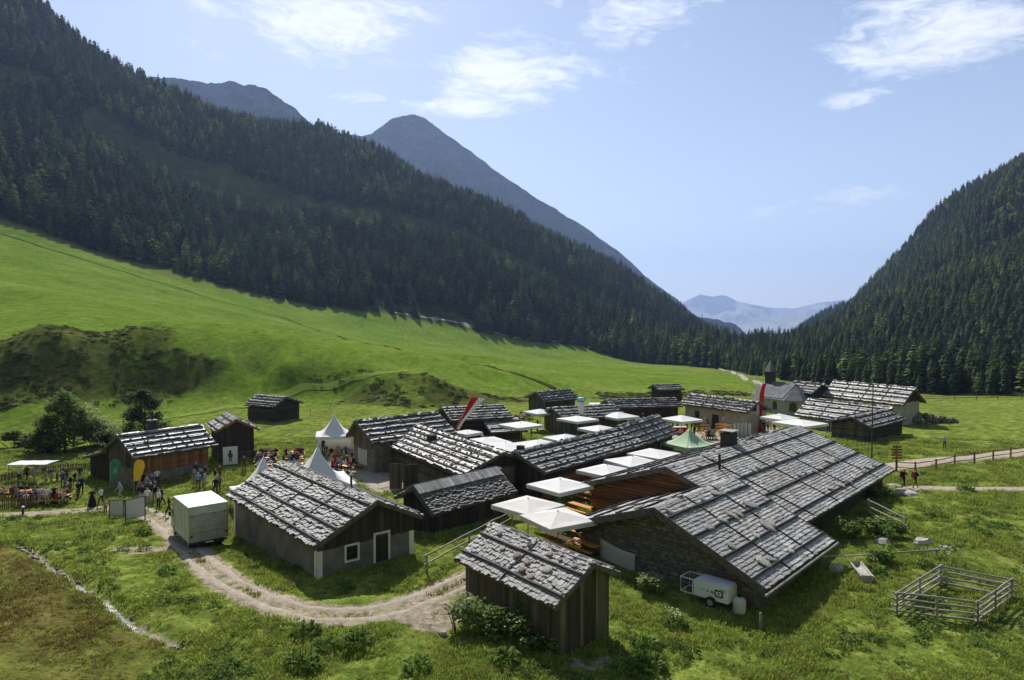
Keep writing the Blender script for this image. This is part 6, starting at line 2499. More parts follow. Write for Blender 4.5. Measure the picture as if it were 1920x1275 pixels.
t = thing('stone_heap', 'dark dry stone wall ending in a heap beside the upper farmhouse', 'stone wall', p0)
for k in range(120):
    f = random.random() ** .8
    q = gp(1712 + 80 * f, 795 - 3 * f)
    s = random.uniform(.35, .8)
    g_ = random.randrange(4)
    hh = (1 - f) * 1.5 + .35
    inst('stone', shared('heap_stone_%d' % g_, lambda g_=g_: rough_slab(80 + g_, 7, .9), M['stone']), t,
         Matrix.Translation((q.x - p0.x + random.uniform(-.3, .3), q.y - p0.y + random.uniform(-.5, .5), q.z - p0.z + random.uniform(0, hh))) @ Matrix.Rotation(random.uniform(0, 6), 4, 'Z') @ Matrix.Scale(s, 4))
a, c = gp(1603, 1062), gp(1622, 1088)
t = thing('log_trough', 'pale hollow log trough lying in the grass below the long barn', 'trough', a)
d = (c - a)
b = MB()
L = 2.6
n = 12
vs = []
for i, x in enumerate((0, L)):
    for r_ in (.36, .27):
        for k in range(n + 1):
            an = math.pi * (1 + k / n)
            vs.append((x if r_ == .36 else (x + (.12 if i == 0 else -.12)), math.cos(an) * r_, .36 + math.sin(an) * r_))
w_ = n + 1
fs = []
for k in range(n):
    fs += [(k, k + 1, 2 * w_ + k + 1, 2 * w_ + k), (w_ + k, 3 * w_ + k, 3 * w_ + k + 1, w_ + k + 1)]
fs += [(0, 2 * w_, 3 * w_, w_), (n, w_ + n, 3 * w_ + n, 2 * w_ + n)]
for q in (0, 2 * w_):
    for k in range(n):
        fs.append((q + k, q + w_ + k, q + w_ + k + 1, q + k + 1))
    fs.append(tuple(q + w_ + k for k in range(n + 1)))
b.add(vs, fs)
b.build('hollow_log', M['pale_rock'], t, smooth=False)
t.rotation_euler = (0, 0, math.atan2(d.y, d.x))
# brook stones
sb = MB()
for k in range(230):
    i = random.randrange(len(BROOK) - 1)
    f = random.random()
    x = BROOK[i][0] * (1 - f) + BROOK[i + 1][0] * f + random.gauss(0, .22)
    y = BROOK[i][1] * (1 - f) + BROOK[i + 1][1] * f + random.gauss(0, .22)
    s = random.uniform(.06, .24)
    if vnoise(np.array([x * .55]), np.array([y * .55]), 7)[0] < .42:
        continue
    rs_ = rough_slab(k % 40, 6, .7)
    rz = Matrix.Rotation(random.uniform(0, 6), 3, 'Z')
    o_ = Vector((x, y, hz(x, y) + .05 + s * .12))
    sb.add([rz @ (Vector(v) * s) + o_ for v in rs_.v], rs_.f, random.uniform(-.3, .6))
o = sb.build('brook_pebbles', M['stone'], None)
o['kind'] = 'stuff'

# ------------------------------------------------------------------ plants
def leafy(seed, n=60, spread=.5, h=.5, leaf=.16, wide=.5, flowers=0):
    """a clump of broad arching leaves; returns leaf MB"""
    R = random.Random(seed)
    b = MB()
    for k in range(n):
        a = R.uniform(0, 6.283)
        r0 = spread * math.sqrt(R.random()) * .7
        x, y = math.cos(a) * r0, math.sin(a) * r0
        a2 = a + R.uniform(-.8, .8)
        dx, dy = math.cos(a2), math.sin(a2)
        L = leaf * R.uniform(.7, 1.5)
        z = h * R.uniform(.15, 1.0) * (1 - .5 * r0 / spread)
        w = L * wide * .5
        t = R.uniform(-.5, .5)
        p0 = (x, y, z)
        m_ = (x + dx * L * .55, y + dy * L * .55, z + L * .28)
        tip = (x + dx * L, y + dy * L, z - L * R.uniform(0, .35))
        b.add([p0, (m_[0] - dy * w, m_[1] + dx * w, m_[2] - .02), tip, (m_[0] + dy * w, m_[1] - dx * w, m_[2] - .02), m_], [(0, 4, 1), (1, 4, 2), (2, 4, 3), (3, 4, 0)], t)
    return b


def stalks(seed, n, h):
    R = random.Random(seed)
    b = MB()
    for k in range(n):
        x, y = R.gauss(0, .12), R.gauss(0, .12)
        b.tube([(x, y, -.05), (x * 1.3, y * 1.3, h * R.uniform(.6, 1.0))], .012, 3)
    return b


PL = [leafy(s, 70, .55, .45, .24, .55) for s in range(3)]
PST = stalks(5, 9, .6)
M['blossom'] = mat('white_blossom', (0.75, 0.75, 0.70), (0.65, 0.65, 0.6), 5, rough=.8, tone=0)


def bloom(seed, n, spread, h):
    R = random.Random(seed)
    b = MB()
    for k in range(n):
        c = Vector((R.gauss(0, spread * .4), R.gauss(0, spread * .4), h * R.uniform(.6, 1.15)))
        s = R.uniform(.02, .045)
        b.add([c + Vector((s, 0, 0)), c + Vector((0, s, .01)), c + Vector((-s, 0, 0)), c + Vector((0, -s, .01)), c + Vector((0, 0, s * .6))], [(0, 1, 4), (1, 2, 4), (2, 3, 4), (3, 0, 4)])
    return b


def weed(label, px, py, s, flowers=False, group='broad leaved weeds', name='dock_plant', cat='plant'):
    p = gp(px, py)
    t = thing(name, label, cat, (p.x, p.y, p.z), random.uniform(0, 6), group)
    t.scale = (s, s, s)
    k = random.randrange(3)
    inst('leaves', shared('dock_leaves_%d' % k, lambda k=k: PL[k], M['weed']), t)
    inst('stem', shared('dock_stems_0', lambda: PST, M['weed']), t)
    if flowers:
        inst('flowers', shared('dock_flowers_0', lambda: bloom(4, 22, .5, .62), M['blossom']), t)


for lab, px, py, s, fl in [
        ('pair forming leafy weed below the track bend, upper one of the slope', 575, 1192, 1.3, False), ('bushy weed on the slope left of the pale leaved clump', 610, 1215, 1.1, False),
        ('pale leaved weed clump on the slope below the track', 668, 1212, 1.5, False), ('dark leafy weed at the lower picture edge below the track', 566, 1252, 1.5, False),
        ('tall leafy weed at the lower edge between track and shed', 782, 1256, 1.2, False), ('leafy weed below the dark shed bushes', 948, 1242, 1.3, False),
        ('small weed at the grass edge in front of the plastered house', 645, 1107, 1.1, False), ('white flowering weed in the grass beside the shed shadow', 1262, 1172, 1.2, True),
        ('weed clump just beyond the shed shadow corner', 1208, 1215, 1.3, False), ('weed clump at the lower edge under the shed shadow', 1215, 1255, 1.5, False),
        ('small pale weed on the brook bank', 432, 1250, .8, False), ('weed tuft above the bare patch by the truck', 268, 1002, 1.2, False),
        ('leafy weed on the grass left of the truck track', 315, 1075, 1.0, False), ('weed clump in the grass below the hikers', 1812, 920, 1.3, False),
        ('weed clump halfway between boulders and pen', 1735, 1062, .9, False), ('dark weed on the eastern meadow above the pen', 1845, 1005, 1.0, False),
        ('dark weed on the eastern meadow near the fence line', 1742, 968, .9, False), ('low weed beside the log trough', 1640, 1075, 1.2, False)]:
    weed(lab, px, py, s, fl)


def bush(label, px, py, w, h, seed, m='leaf', flowers=0, name='bush', n=520, leaf=.22, group=None, dens=1.0):
    p = gp(px, py)
    R = random.Random(seed)
    t = thing(name, label, 'bush', p, 0, group)
    b = MB()
    for q in range(max(3, int(w * 3))):
        x, y = R.uniform(-w * .35, w * .35), R.uniform(-w * .25, w * .25)
        b.tube([(x * .4, y * .4, -.1), (x, y, h * R.uniform(.5, .8))], [.03, .012], 4)
    b.build('stem', M['bark'], t)
    b = MB()
    lobes = [(R.uniform(-.36, .36) * w, R.uniform(-.25, .25) * w, h * R.uniform(.3, .78), R.uniform(.16, .30) * min(w, h * 1.3)) for _ in range(11)]
    for k in range(n):
        lx, ly, lz, lr = R.choice(lobes)
        d = Vector((R.gauss(0, 1), R.gauss(0, 1), R.gauss(0, 1))).normalized() * lr * R.uniform(.55, 1.05)
        c = Vector((lx, ly, lz)) + d
        if c.z < .02:
            continue
        a = R.uniform(0, 6.283)
        e1 = Vector((math.cos(a), math.sin(a), R.uniform(-.6, .4))) * leaf * R.uniform(.6, 1.3)
        e2 = Vector((-math.sin(a), math.cos(a), R.uniform(-.5, .5))) * leaf * .42
        b.add([c, c + e1 * .5 + e2, c + e1, c + e1 * .5 - e2], [(0, 1, 2), (0, 2, 3)], R.uniform(-.5, .5))
    b.build('leaves', M[m], t)
    if flowers:
        b = MB()
        for k in range(flowers):
            lx, ly, lz, lr = R.choice(lobes)
            c = Vector((lx, ly, lz)) + Vector((R.gauss(0, 1), R.gauss(0, 1) - .6, abs(R.gauss(0, 1)))).normalized() * lr * 1.1
            s = R.uniform(.03, .06)
            b.add([c + Vector((s, 0, 0)), c + Vector((0, s, .01)), c + Vector((-s, 0, 0)), c + Vector((0, -s, .01)), c + Vector((0, 0, s * .6))], [(0, 1, 4), (1, 2, 4), (2, 3, 4), (3, 0, 4)])
        b.build('flowers', M['blossom'], t)
    return t


bush('dark flowering bush against the long side of the board shed', 930, 1200, 3.2, 1.5, 3, 'weed', 26, n=900, leaf=.2)
bush('grey green bush at the far corner of the board shed', 862, 1178, 2.2, 1.7, 4, 'leaf', 6, n=700, leaf=.2)
bush('low dark bush at the near corner of the board shed', 1010, 1218, 2.4, .9, 5, 'weed', 8, n=500, leaf=.2)
bush('dark climbing bush in the shade of the stone gable', 1222, 1112, 1.6, 1.1, 6, 'leaf', 0, n=420, leaf=.2)
bush('lush green bush under the long barn eave beside the railing', 1618, 1012, 3.6, 1.5, 7, 'weed', 14, n=900, leaf=.24)
bush('rounded bush between the railing and the boulders', 1668, 1006, 2.8, 1.3, 8, 'weed', 4, n=700, leaf=.24)
bush('bush in front of the low rail by the log trough', 1648, 1052, 1.8, 1.2, 9, 'weed', 0, n=420, leaf=.22)
bush('grassy bush at the far corner of the long barn', 1655, 935, 2.6, 1.1, 10, 'weed', 0, n=520, leaf=.24)
bush('green bush beside the low dark barn end', 1272, 838, 2.2, 1.1, 11, 'weed', 0, n=380, leaf=.3)
bush('pale willow bush behind the farmhouse, beside the dark spruce', 181, 838, 6.2, 6.2, 12, 'leaf', 0, n=3400, leaf=.42)
bush('low willow bush left of the tall spruce behind the picket fence', 78, 846, 4.5, 2.6, 13, 'scrub', 0, n=1200, leaf=.4)
bush('low dark bush between the farmhouse and the willow', 208, 846, 4.0, 2.6, 14, 'scrub', 0, n=1000, leaf=.4)
bush('dark bush near the bank under the scrub slope', 30, 838, 5.5, 2.2, 15, 'scrub', 0, n=1200, leaf=.4)
def round_tree(label, px, py, w, h, seed, m, n, leaf):
    p = gp(px, py)
    R = random.Random(seed)
    t = thing('round_tree', label, 'tree', p)
    b = MB()
    b.tube([(0, 0, -.2), (.05, 0, h * .4), (0, .05, h * .85)], [.16, .11, .03], 7)
    for q in range(9):
        a = R.uniform(0, 6.28)
        z = h * R.uniform(.2, .6)
        b.tube([(0, 0, z), (math.cos(a) * w * .3, math.sin(a) * w * .3, z + h * .16)], [.06, .02], 5)
    b.build('trunk', M['bark'], t)
    b = MB()
    lobes = []
    for q in range(46):
        f = R.random()
        z = h * (.10 + .84 * f)
        r = w * .5 * (1 - f ** 2.2) ** .6 * R.uniform(.35, 1.0)
        a = R.uniform(0, 6.28)
        lobes.append((math.cos(a) * r, math.sin(a) * r, z, R.uniform(.10, .19) * w))
    for k in range(n):
        lx, ly, lz, lr = R.choice(lobes)
        d = Vector((R.gauss(0, 1), R.gauss(0, 1), R.gauss(0, .8))).normalized() * lr * R.uniform(.5, 1.1)
        c = Vector((lx, ly, lz)) + d
        a = R.uniform(0, 6.283)
        e1 = Vector((math.cos(a), math.sin(a), R.uniform(-.7, .3))) * leaf * R.uniform(.6, 1.3)
        e2 = Vector((-math.sin(a), math.cos(a), R.uniform(-.5, .5))) * leaf * .36
        b.add([c, c + e1 * .5 + e2, c + e1, c + e1 * .5 - e2], [(0, 1, 2), (0, 2, 3)], R.uniform(-.5, .5))
    b.build('crown', M[m], t)


round_tree('dark feathery larch beside the pale willow bush', 122, 848, 5.6, 7.6, 91, 'larch', 5200, .38)
round_tree('lower dark feathery larch at the edge of the willow bushes', 88, 850, 4.6, 4.8, 92, 'larch', 3000, .38)
round_tree('dark bushy larch behind the bright roofed farmhouse chimney', 272, 816, 6.0, 6.4, 93, 'needles', 5200, .38)


# ------------------------------------------------------------------ people
def person_mesh(name, J, bones, extra=None):
    """J: joint -> (x, y, z, radius); bones: (a, b, material); one continuous skinned body"""
    names = list(J)
    me = bpy.data.meshes.new(name + '_rig')
    me.from_pydata([J[k][:3] for k in names], [(names.index(a), names.index(c)) for a, c, _ in bones], [])
    o = bpy.data.objects.new(name + '_rig', me)
    COL.objects.link(o)
    md = o.modifiers.new('skin', 'SKIN')
    for i, k in enumerate(names):
        sv = me.skin_vertices[0].data[i]
        r = J[k][3]
        sv.radius = r if isinstance(r, tuple) else (r, r)
        sv.use_root = (k == 'pelvis')
    ss = o.modifiers.new('sub', 'SUBSURF')
    ss.levels = ss.render_levels = 1
    dg = bpy.context.evaluated_depsgraph_get()
    out = bpy.data.meshes.new_from_object(o.evaluated_get(dg))
    out.name = name
    bpy.data.objects.remove(o)
    # materials by the nearest bone: 0 skin, 1 hair, 2 shirt, 3 trousers, 4 shoes
    segs = [(np.array(J[a][:3]), np.array(J[c][:3]), m) for a, c, m in bones]
    mi = []
    head = np.array(J['head'][:3])
    face = np.array(J['face'][:3]) - head if 'face' in J else np.array([0, 1, 0])
    for p in out.polygons:
        c = np.array(p.center)
        best = min(segs, key=lambda s: np.linalg.norm(c - s[0] - (s[1] - s[0]) * np.clip(np.dot(c - s[0], s[1] - s[0]) / (np.dot(s[1] - s[0], s[1] - s[0]) + 1e-9), 0, 1)))
        m = best[2]
        if m == 1:
            d = c - head
            m = 1 if (d[2] > .045 or d[1] < .012) else 0
        mi.append(m)
    # fingers, nose and ears
    b = MB()
    b.v = [tuple(v.co) for v in out.vertices]
    b.f = [tuple(p.vertices) for p in out.polygons]
    b.mi = mi
    b.t = [0.0] * len(mi)
    for s in 'LR':
        w, h = Vector(J['wrist' + s][:3]), Vector(J['hand' + s][:3])
        d = (h - w).normalized()
        sd = d.cross(Vector((0, 0, 1)) if abs(d.z) < .8 else Vector((0, 1, 0))).normalized()
        pn = d.cross(sd)
        for k, (of, ln) in enumerate(((-.028, .062), (-.009, .074), (.010, .070), (.028, .055))):
            base = h - d * .01 + sd * of
            b.tube([base, base + d * ln * .55, base + d * ln - pn * .018], [.010, .009, .006], 5, 0, 0)
        base = w + (h - w) * .35 + sd * .03
        b.tube([base, base + (d * .6 + sd).normalized() * .035, base + (d + sd * .6).normalized() * .065], [.012, .011, .007], 5, 0, 0)
    f = Vector((0, 1, 0))
    hd = Vector(head)
    b.tube([hd + Vector((0, .085, .02)), hd + Vector((0, .118, -.012))], [.010, .016], 5, 0, 0)
    for s in (-1, 1):
        b.tube([hd + Vector((s * .082, .0, .005)), hd + Vector((s * .10, -.01, .01))], [.026, .02], 6, 0, 0)
        b.tube([hd + Vector((s * .034, .088, .028)), hd + Vector((s * .034, .097, .028))], .010, 6, 0, 1)
    b.tube([hd + Vector((-.025, .092, -.045)), hd + Vector((.025, .092, -.045))], .006, 4, 0, 4)
    return b.mesh(name, [M['skin'], M['hair_brown'], M['cl_white'], M['cl_blue'], M['cl_black']])


M['skin'] = mat('skin', (0.52, 0.33, 0.24), (0.46, 0.28, 0.20), 6, rough=.6, tone=0)
M['hair_brown'] = mat('brown_hair', (0.075, 0.045, 0.028), (0.05, 0.03, 0.018), 20, rough=.6, tone=0)
M['hair_blond'] = mat('blond_hair', (0.40, 0.28, 0.13), (0.30, 0.20, 0.09), 20, rough=.6, tone=0)
M['hair_grey'] = mat('grey_hair', (0.42, 0.41, 0.39), (0.32, 0.31, 0.30), 20, rough=.6, tone=0)
CLOTH = {'white': (.72, .71, .68), 'blue': (.05, .09, .22), 'black': (.02, .02, .022), 'red': (.42, .035, .035), 'grey': (.24, .24, .24), 'pale blue': (.30, .42, .58), 'beige': (.48, .40, .29),
         'green': (.06, .16, .07), 'brown': (.12, .075, .045), 'dark red': (.17, .03, .04), 'pink': (.58, .26, .28), 'navy': (.025, .035, .075)}
for k, c in CLOTH.items():
    M['cl_' + k] = mat(k.replace(' ', '_') + '_cloth', c, tuple(v * .75 for v in c), 7, rough=.9, spec=.1, tone=0)


def joints(pel=.95, lean=0.0, legs=None, arms=None):
    J = {'pelvis': (0, 0, pel, (.135, .10)), 'belly': (0, lean * .3, pel + .17, (.125, .095)), 'chest': (0, lean * .75, pel + .37, (.15, .105)), 'neck': (0, lean, pel + .53, .052),
         'head': (0, lean * 1.12 + .015, pel + .655, .098), 'crown': (0, lean * 1.15 + .005, pel + .735, .062)}
    for s, k in ((-1, 'L'), (1, 'R')):
        J['hip' + k] = (s * .09, 0, pel - .03, .088)
        for n, v in zip(('knee', 'ankle', 'toe'), legs[k]):
            J[n + k] = (s * v[0], v[1], v[2], {'knee': .058, 'ankle': .043, 'toe': .04}[n])
        J['shoulder' + k] = (s * .185, lean * .9, pel + .455, .062)
        for n, v in zip(('elbow', 'wrist', 'hand'), arms[k]):
            J[n + k] = (s * v[0], v[1] + lean * .9, v[2] + pel - .95, {'elbow': .043, 'wrist': .030, 'hand': .033}[n])
    return J


BON = [('pelvis', 'belly', 2), ('belly', 'chest', 2), ('chest', 'neck', 2), ('neck', 'head', 0), ('head', 'crown', 1)]
for k in 'LR':
    BON += [('pelvis', 'hip' + k, 3), ('hip' + k, 'knee' + k, 3), ('knee' + k, 'ankle' + k, 3), ('ankle' + k, 'toe' + k, 4), ('chest', 'shoulder' + k, 2), ('shoulder' + k, 'elbow' + k, 2), ('elbow' + k, 'wrist' + k, 0), ('wrist' + k, 'hand' + k, 0)]
st = [(.1, .02, .50), (.105, -.02, .075), (.12, .15, .04)]
hang = [(.235, -.03, 1.13), (.25, .05, .90), (.25, .085, .80)]
hold = [(.24, -.01, 1.13), (.16, .22, 1.17), (.13, .30, 1.20)]
BODY = {
    'standing': person_mesh('standing_body', joints(legs={'L': st, 'R': [(.12, .05, .50), (.14, .05, .075), (.17, .22, .04)]}, arms={'L': hang, 'R': hang}), BON),
    'holding': person_mesh('holding_body', joints(legs={'L': st, 'R': st}, arms={'L': hang, 'R': hold}), BON),
    'walking': person_mesh('walking_body', joints(lean=.06, legs={'L': [(.09, .20, .53), (.09, .30, .09), (.1, .46, .07)], 'R': [(.09, -.02, .50), (.09, -.34, .16), (.1, -.24, .04)]},
                                                  arms={'L': [(.22, -.16, 1.16), (.22, -.12, .92), (.22, -.10, .82)], 'R': [(.22, .06, 1.12), (.21, .24, .98), (.20, .30, .91)]}), BON),
    'sitting': person_mesh('sitting_body', joints(pel=.56, lean=.05, legs={k: [(.12, .44, .52), (.13, .46, .075), (.14, .62, .04)] for k in 'LR'}, arms={'L': [(.22, .06, 1.14), (.16, .28, 1.18), (.13, .37, 1.19)], 'R': [(.22, .06, 1.14), (.18, .30, 1.16), (.15, .38, 1.18)]}), BON),
    'leaning': person_mesh('leaning_body', joints(pel=.56, lean=.22, legs={k: [(.12, .44, .52), (.14, .36, .075), (.15, .52, .04)] for k in 'LR'}, arms={'L': [(.24, .10, 1.12), (.12, .26, 1.15), (.08, .33, 1.18)], 'R': [(.24, .10, 1.12), (.2, .32, 1.15), (.16, .39, 1.17)]}), BON)}
PHR = {'standing': 'standing', 'holding': 'gesturing', 'walking': 'walking', 'sitting': 'sitting', 'leaning': 'hunched'}
_used = set()


def person(x, y, z, rz, pose, where, group, shirt=None, legs=None, hair=None, s=None, label=None):
    for tr in range(200):
        sh = shirt or random.choice(['white', 'white', 'white', 'blue', 'black', 'black', 'red', 'grey', 'grey', 'pale blue', 'beige', 'dark red', 'brown', 'navy', 'navy', 'green'])
        lg = legs or random.choice(['blue', 'black', 'black', 'brown', 'beige', 'grey', 'navy'])
        hr = hair or random.choice(['brown', 'brown', 'brown', 'blond', 'grey'])
        lb = label or '%s haired person, %s top, %s trousers, %s %s' % (hr, sh, lg, PHR[pose], where)
        if lb not in _used:
            break
    _used.add(lb)
    o = bpy.data.objects.new('person', BODY[pose])
    COL.objects.link(o)
    o.location = (x, y, z)
    o.rotation_euler = (0, 0, rz)
    k = s or random.uniform(.94, 1.06)
    o.scale = (k * 1.05, k * 1.05, k)
    tag(o, lb, 'person', group)
    for sl, m in zip(o.material_slots, (M['skin'], M['hair_' + hr], M['cl_' + sh], M['cl_' + lg], M['cl_black'])):
        sl.link = 'OBJECT'
        sl.material = m
    return o


def stand(px, py, where, group, pose=None, rz=None, **kw):
    p = gp(px, py)
    return person(p.x, p.y, p.z, random.uniform(0, 6.28) if rz is None else rz, pose or random.choice(['standing', 'standing', 'holding', 'walking']), where, group, **kw)


# seated at the tables
for where, frac in (('by the picket fence', .85), ('below the pagoda tent', .55), ('near the stone gable', .05), ('on the gravel square', .3), ('before the grey gable', .6), ('at the open pagoda tent', .6)):
    for (w, x, y, z, rz) in SEATS:
        if w == where and random.random() < frac:
            person(x, y, z, rz, random.choice(['sitting', 'leaning']), 'at the tables ' + where, 'people seated ' + where)
for pts, where, grp in [
        ([(268, 918), (276, 925), (285, 922), (262, 932), (272, 938), (283, 940), (292, 935), (268, 946), (277, 952), (298, 955), (303, 950), (290, 945), (262, 905), (252, 918), (285, 905), (295, 912)], 'before the brown farmhouse', 'people in the queue before the farmhouse'),
        ([(118, 915), (126, 908), (108, 905), (96, 908), (132, 925), (146, 938), (84, 902), (64, 905), (128, 940), (50, 902), (36, 906), (102, 945), (88, 948), (76, 945)], 'in the picket fence crowd', 'people standing in the crowd'),
        ([(366, 912), (372, 918), (378, 912), (384, 920), (386, 905), (368, 900)], 'on the farmhouse lawn', 'people grouped on the farmhouse lawn'),
        ([(404, 912), (410, 922), (412, 905), (404, 930), (458, 884)], 'near the small pagoda tent', 'people near the small tent'),
        ([(612, 862), (622, 868), (634, 862), (645, 876), (652, 885), (628, 880), (660, 868), (640, 890), (606, 850), (648, 862)], 'among the white pagoda tents', 'people among the pagoda tents'),
        ([(150, 905), (153, 928), (118, 902), (140, 915)], 'beside the seated crowd', 'people beside the seated crowd'),
        ([(985, 812), (996, 818), (1008, 808), (975, 806), (1065, 812), (1075, 808), (1085, 812), (1110, 812), (1122, 816), (1138, 812)], 'near the grey gable', 'people before the grey gable'),
        ([(1185, 798), (1195, 802), (1205, 797), (1216, 803), (1228, 800), (1238, 805), (1205, 806), (1178, 804)], 'under the grey canopy', 'people under the grey canopy'),
        ([(1262, 808), (1270, 806), (1288, 808), (1296, 806), (1302, 822), (1322, 806), (1327, 804), (1310, 812)], 'at the red counter', 'people at the stall counter'),
        ([(1424, 810), (1432, 812), (1440, 810), (1446, 806), (1458, 800), (1470, 800), (1482, 800), (1452, 812)], 'below the chapel', 'people below the chapel'),
        ([(1553, 812), (1560, 810)], 'at the low log barn', 'people at the lower farmhouse'),
        ([(905, 838), (925, 830), (935, 828), (895, 832), (960, 822)], 'between the square parasols', 'people between the parasols')]:
    for px, py in pts:
        stand(px, py, where, grp)
o = stand(173, 951, '', None, 'standing', 3.5, label='person in a long black dress walking along the lane', shirt='black', legs='black', hair='brown')
b = MB()
b.tube([(0, 0, 1.12), (0, 0, .98), (0, .0, .6), (0, .0, .12)], [.15, .17, .27, .36], 12)
b.build('dress', M['cl_black'], o, smooth=True)
stand(190, 950, '', None, 'walking', 1.2, label='person in a white shirt and dark trousers striding along the lane', shirt='white', legs='black', hair='brown')
stand(198, 964, '', None, 'standing', 1.0, label='small child in a pink top on the lane beside the notice board', shirt='pink', legs='brown', hair='brown', s=.72)
stand(226, 938, '', None, 'walking', 2.6, label='person in a pale blue top and beige trousers alone on the lane bend', shirt='pale blue', legs='beige', hair='blond')
stand(318, 968, '', None, 'walking', 2.0, label='dark dressed person beside the front corner of the truck', shirt='black', legs='black', hair='brown')
for px, py, sh, lg, pose, lab, rz in [(1694, 915, 'red', 'black', 'walking', 'hiker in a red jacket and dark trousers with a small backpack', -1.2), (1716, 916, 'black', 'brown', 'walking', 'hiker in black with bare legs and a red and black backpack', -1.35)]:
    o = stand(px, py, '', 'hikers on the eastern path', pose, rz, label=lab, shirt=sh, legs=lg, hair='brown')
    b = MB()
    b.hexa([(-.15, -.30, 1.0), (.15, -.30, 1.0), (.15, -.09, 1.0), (-.15, -.09, 1.0), (-.12, -.25, 1.48), (.12, -.25, 1.48), (.12, -.05, 1.48), (-.12, -.05, 1.48)])
    bp_ = b.build('backpack', M['cl_dark red' if sh == 'black' else 'cl_black'], o)
    b = MB()
    for s in (-.09, .09):
        b.tube([(s, -.06, 1.46), (s * 1.15, .10, 1.42), (s * 1.2, .13, 1.22), (s * 1.2, -.08, 1.04)], .018, 4)
    b.build('strap', M['cl_black'], bp_)
stand(1771, 842, '', None, 'standing', 2.9, label='lone person in a pale top and dark trousers standing on the eastern meadow', shirt='pale blue', legs='navy', hair='brown', s=.9)

# ------------------------------------------------------------------ grass, scrub and weeds that nobody could count
def tuft(seed, n=16, h=.22, sp=.14, w=.014):
    R = random.Random(seed)
    b = MB()
    for k in range(n):
        a, r0 = R.uniform(0, 6.283), sp * math.sqrt(R.random())
        x, y = math.cos(a) * r0, math.sin(a) * r0
        a2 = R.uniform(0, 6.283)
        hh = h * R.uniform(.5, 1.2)
        bx, by = math.cos(a2) * hh * .45, math.sin(a2) * hh * .45
        dx, dy = -math.sin(a2) * w, math.cos(a2) * w
        t = R.uniform(-.4, .5)
        b.add([(x - dx, y - dy, -.02), (x + dx, y + dy, -.02), (x + bx * .4 + dx * .7, y + by * .4 + dy * .7, hh * .65), (x + bx * .4 - dx * .7, y + by * .4 - dy * .7, hh * .65), (x + bx, y + by, hh)],
              [(0, 1, 2, 3), (3, 2, 4)], t)
    return b


M['blade'] = mat('meadow_grass_blade', (0.330, 0.385, 0.078), (0.215, 0.270, 0.050), .6, rough=.85, spec=.04, tone=.6, orand=.7, trans=.4)
M['dry_blade'] = mat('dry_heath_blade', (0.300, 0.235, 0.075), (0.180, 0.160, 0.046), .6, rough=.9, spec=.03, tone=.6, orand=.8, trans=.3)
gsrc = bpy.data.collections.new('grass_sources')
for k in range(6):
    m_ = M['blade'] if k < 4 else M['dry_blade']
    gsrc.objects.link(bpy.data.objects.new('grass_%02d' % k, tuft(k, 16, .12 if k < 4 else .11).mesh('grass_tuft', m_)))


def footprint_mask(x, y):
    m = np.zeros(x.shape, bool)
    for p in (pA, pS, pD, pE, pF, pG, pH, pI, pJ, pV, pU):
        t = p['root']
        c, s = math.cos(t.rotation_euler.z), math.sin(t.rotation_euler.z)
        dx, dy = x - t.location.x, y - t.location.y
        u, v = dx * c + dy * s, -dx * s + dy * c
        a0, a1, b0, b1 = p['wallbox']
        m |= (u > a0) & (u < a1) & (v > b0) & (v < b1)
    t = pD['root']
    c, s = math.cos(t.rotation_euler.z), math.sin(t.rotation_euler.z)
    u, v = (x - t.location.x) * c + (y - t.location.y) * s, -(x - t.location.x) * s + (y - t.location.y) * c
    a0, a1, b0, b1 = pN['wallbox']
    return m | ((u > a0) & (u < a1) & (v > b0) & (v < b1))


n_ = 150000
yy = 26 + 62 * rng.random(n_) ** 1.25
xx = rng.uniform(-.86, .86, n_) * (yy + 4)
pd_ = path_dist(xx, yy)
patch = fbm(xx / 2.2, yy / 2.2, 91, 4)
keep = (np.where(poly_dist(xx, yy, LANE) < 1.8, rut_dist(xx, yy), pd_) > rng.uniform(-.1, .7, n_)) & (poly_dist(xx, yy, BROOK) > .36) & (rng.random(n_) < np.clip(.55 + patch * 1.1, .08, 1)) & ~footprint_mask(xx, yy)
for c, a, b in BARE:
    keep &= ~((ell(xx, yy, c, a, b) < 1.0) & (rng.random(n_) < .85))
xx, yy, patch = xx[keep], yy[keep], patch[keep]
zz = H(xx, yy)
he = heath_mask(xx, yy)
idx = np.where(rng.random(len(xx)) < np.clip(he * .95 + .10, 0, 1), rng.choice([4, 5], len(xx)), rng.choice([0, 1, 2, 3], len(xx)))
sc = rng.uniform(.6, 1.35, len(xx)) * np.clip(1.0 + patch * 1.1, .55, 1.7) * np.where(he > .5, .8, 1) * (.8 + yy / 120)
scatter('grass', np.stack([xx, yy, zz], -1), np.stack([rng.uniform(-.2, .2, len(xx)), rng.uniform(-.2, .2, len(xx)), rng.uniform(0, 6.28, len(xx))], -1), np.stack([sc * 1.1, sc * 1.1, sc], -1), idx, gsrc)

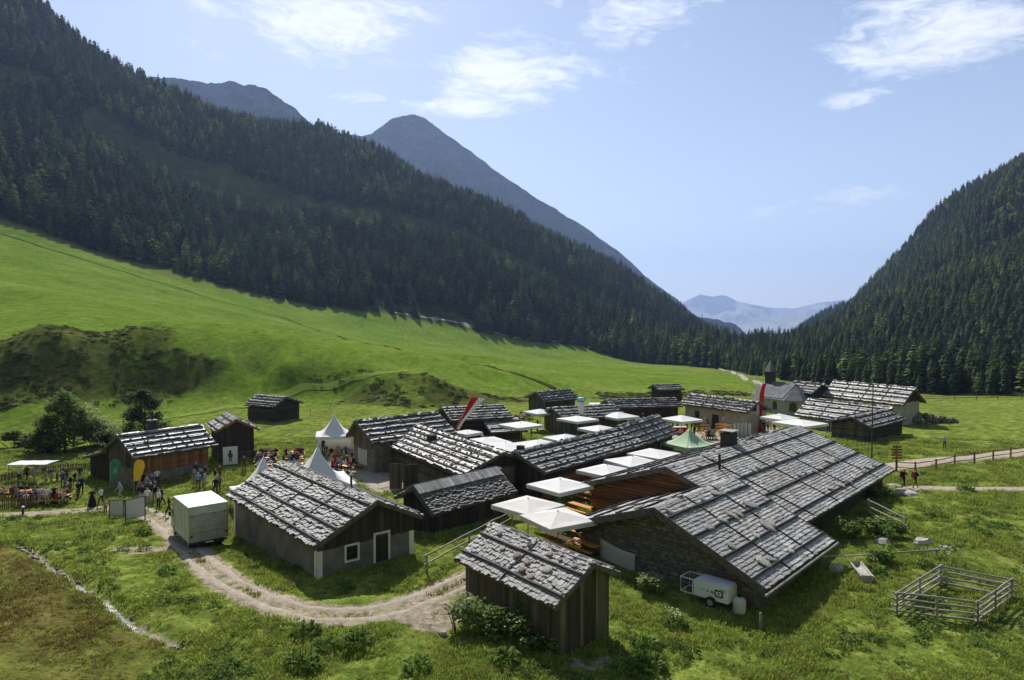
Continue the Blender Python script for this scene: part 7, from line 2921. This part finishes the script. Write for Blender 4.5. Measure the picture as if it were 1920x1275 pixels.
# scrub on the banks and along the hillside ditch
ssrc = bpy.data.collections.new('scrub_sources')
for k in range(4):
    ssrc.objects.link(bpy.data.objects.new('scrub_%02d' % k, leafy(40 + k, 120, .9, .42, .26, .5).mesh('scrub_clump', M['scrub'])))
n_ = 60000
xx = rng.uniform(-150, 90, n_)
yy = rng.uniform(85, 215, n_)
m_ = scrub_mask(xx, yy)
keep = (rng.random(n_) < m_ * .75 * np.clip(.6 + fbm(xx / 5, yy / 5, 93, 3) * 1.6, 0, 1)) & (np.abs(xx) < yy * .86 + 4)
xx, yy = xx[keep], yy[keep]
tl = np.array(TRENCH)
ts = []
for a, b in zip(tl[:-1], tl[1:]):
    L = np.hypot(*(b - a))
    for q in range(int(L / 1.1)):
        f = rng.random()
        ts.append(a + (b - a) * f + rng.normal(0, .35, 2))
ts = np.array(ts)
sc = np.concatenate([rng.uniform(.3, .85, len(xx)), rng.uniform(.45, .8, len(ts))])
xx, yy = np.concatenate([xx, ts[:, 0]]), np.concatenate([yy, ts[:, 1]])
ok = np.hypot(xx, yy) < 420
xx, yy, sc = xx[ok], yy[ok], sc[ok]
scatter('undergrowth', np.stack([xx, yy, H(xx, yy) - .08], -1), np.stack([xx * 0, xx * 0, rng.uniform(0, 6.28, len(xx))], -1), np.stack([sc, sc, sc * rng.uniform(.6, 1.1, len(xx))], -1), rng.integers(0, 4, len(xx)), ssrc)

# broad weeds sprinkled over the near meadow
wsrc = bpy.data.collections.new('weed_sources')
for k in range(3):
    wsrc.objects.link(bpy.data.objects.new('weeds_%02d' % k, leafy(60 + k, 34, .40, .24, .17, .5).mesh('weed_clump', M['weed'])))
n_ = 5200
yy = 26 + 58 * rng.random(n_)
xx = rng.uniform(-.84, .84, n_) * (yy + 3)
pt = fbm(xx / 4, yy / 4, 97, 4)
keep = (pt > .10) & (path_dist(xx, yy) > .8) & (heath_mask(xx, yy) < .3) & ~footprint_mask(xx, yy) & (poly_dist(xx, yy, BROOK) > .8)
xx, yy = xx[keep], yy[keep]
sc = rng.uniform(.5, 1.25, len(xx))
scatter('weeds', np.stack([xx, yy, H(xx, yy)], -1), np.stack([xx * 0, xx * 0, rng.uniform(0, 6.28, len(xx))], -1), np.stack([sc, sc, sc], -1), rng.integers(0, 3, len(xx)), wsrc)
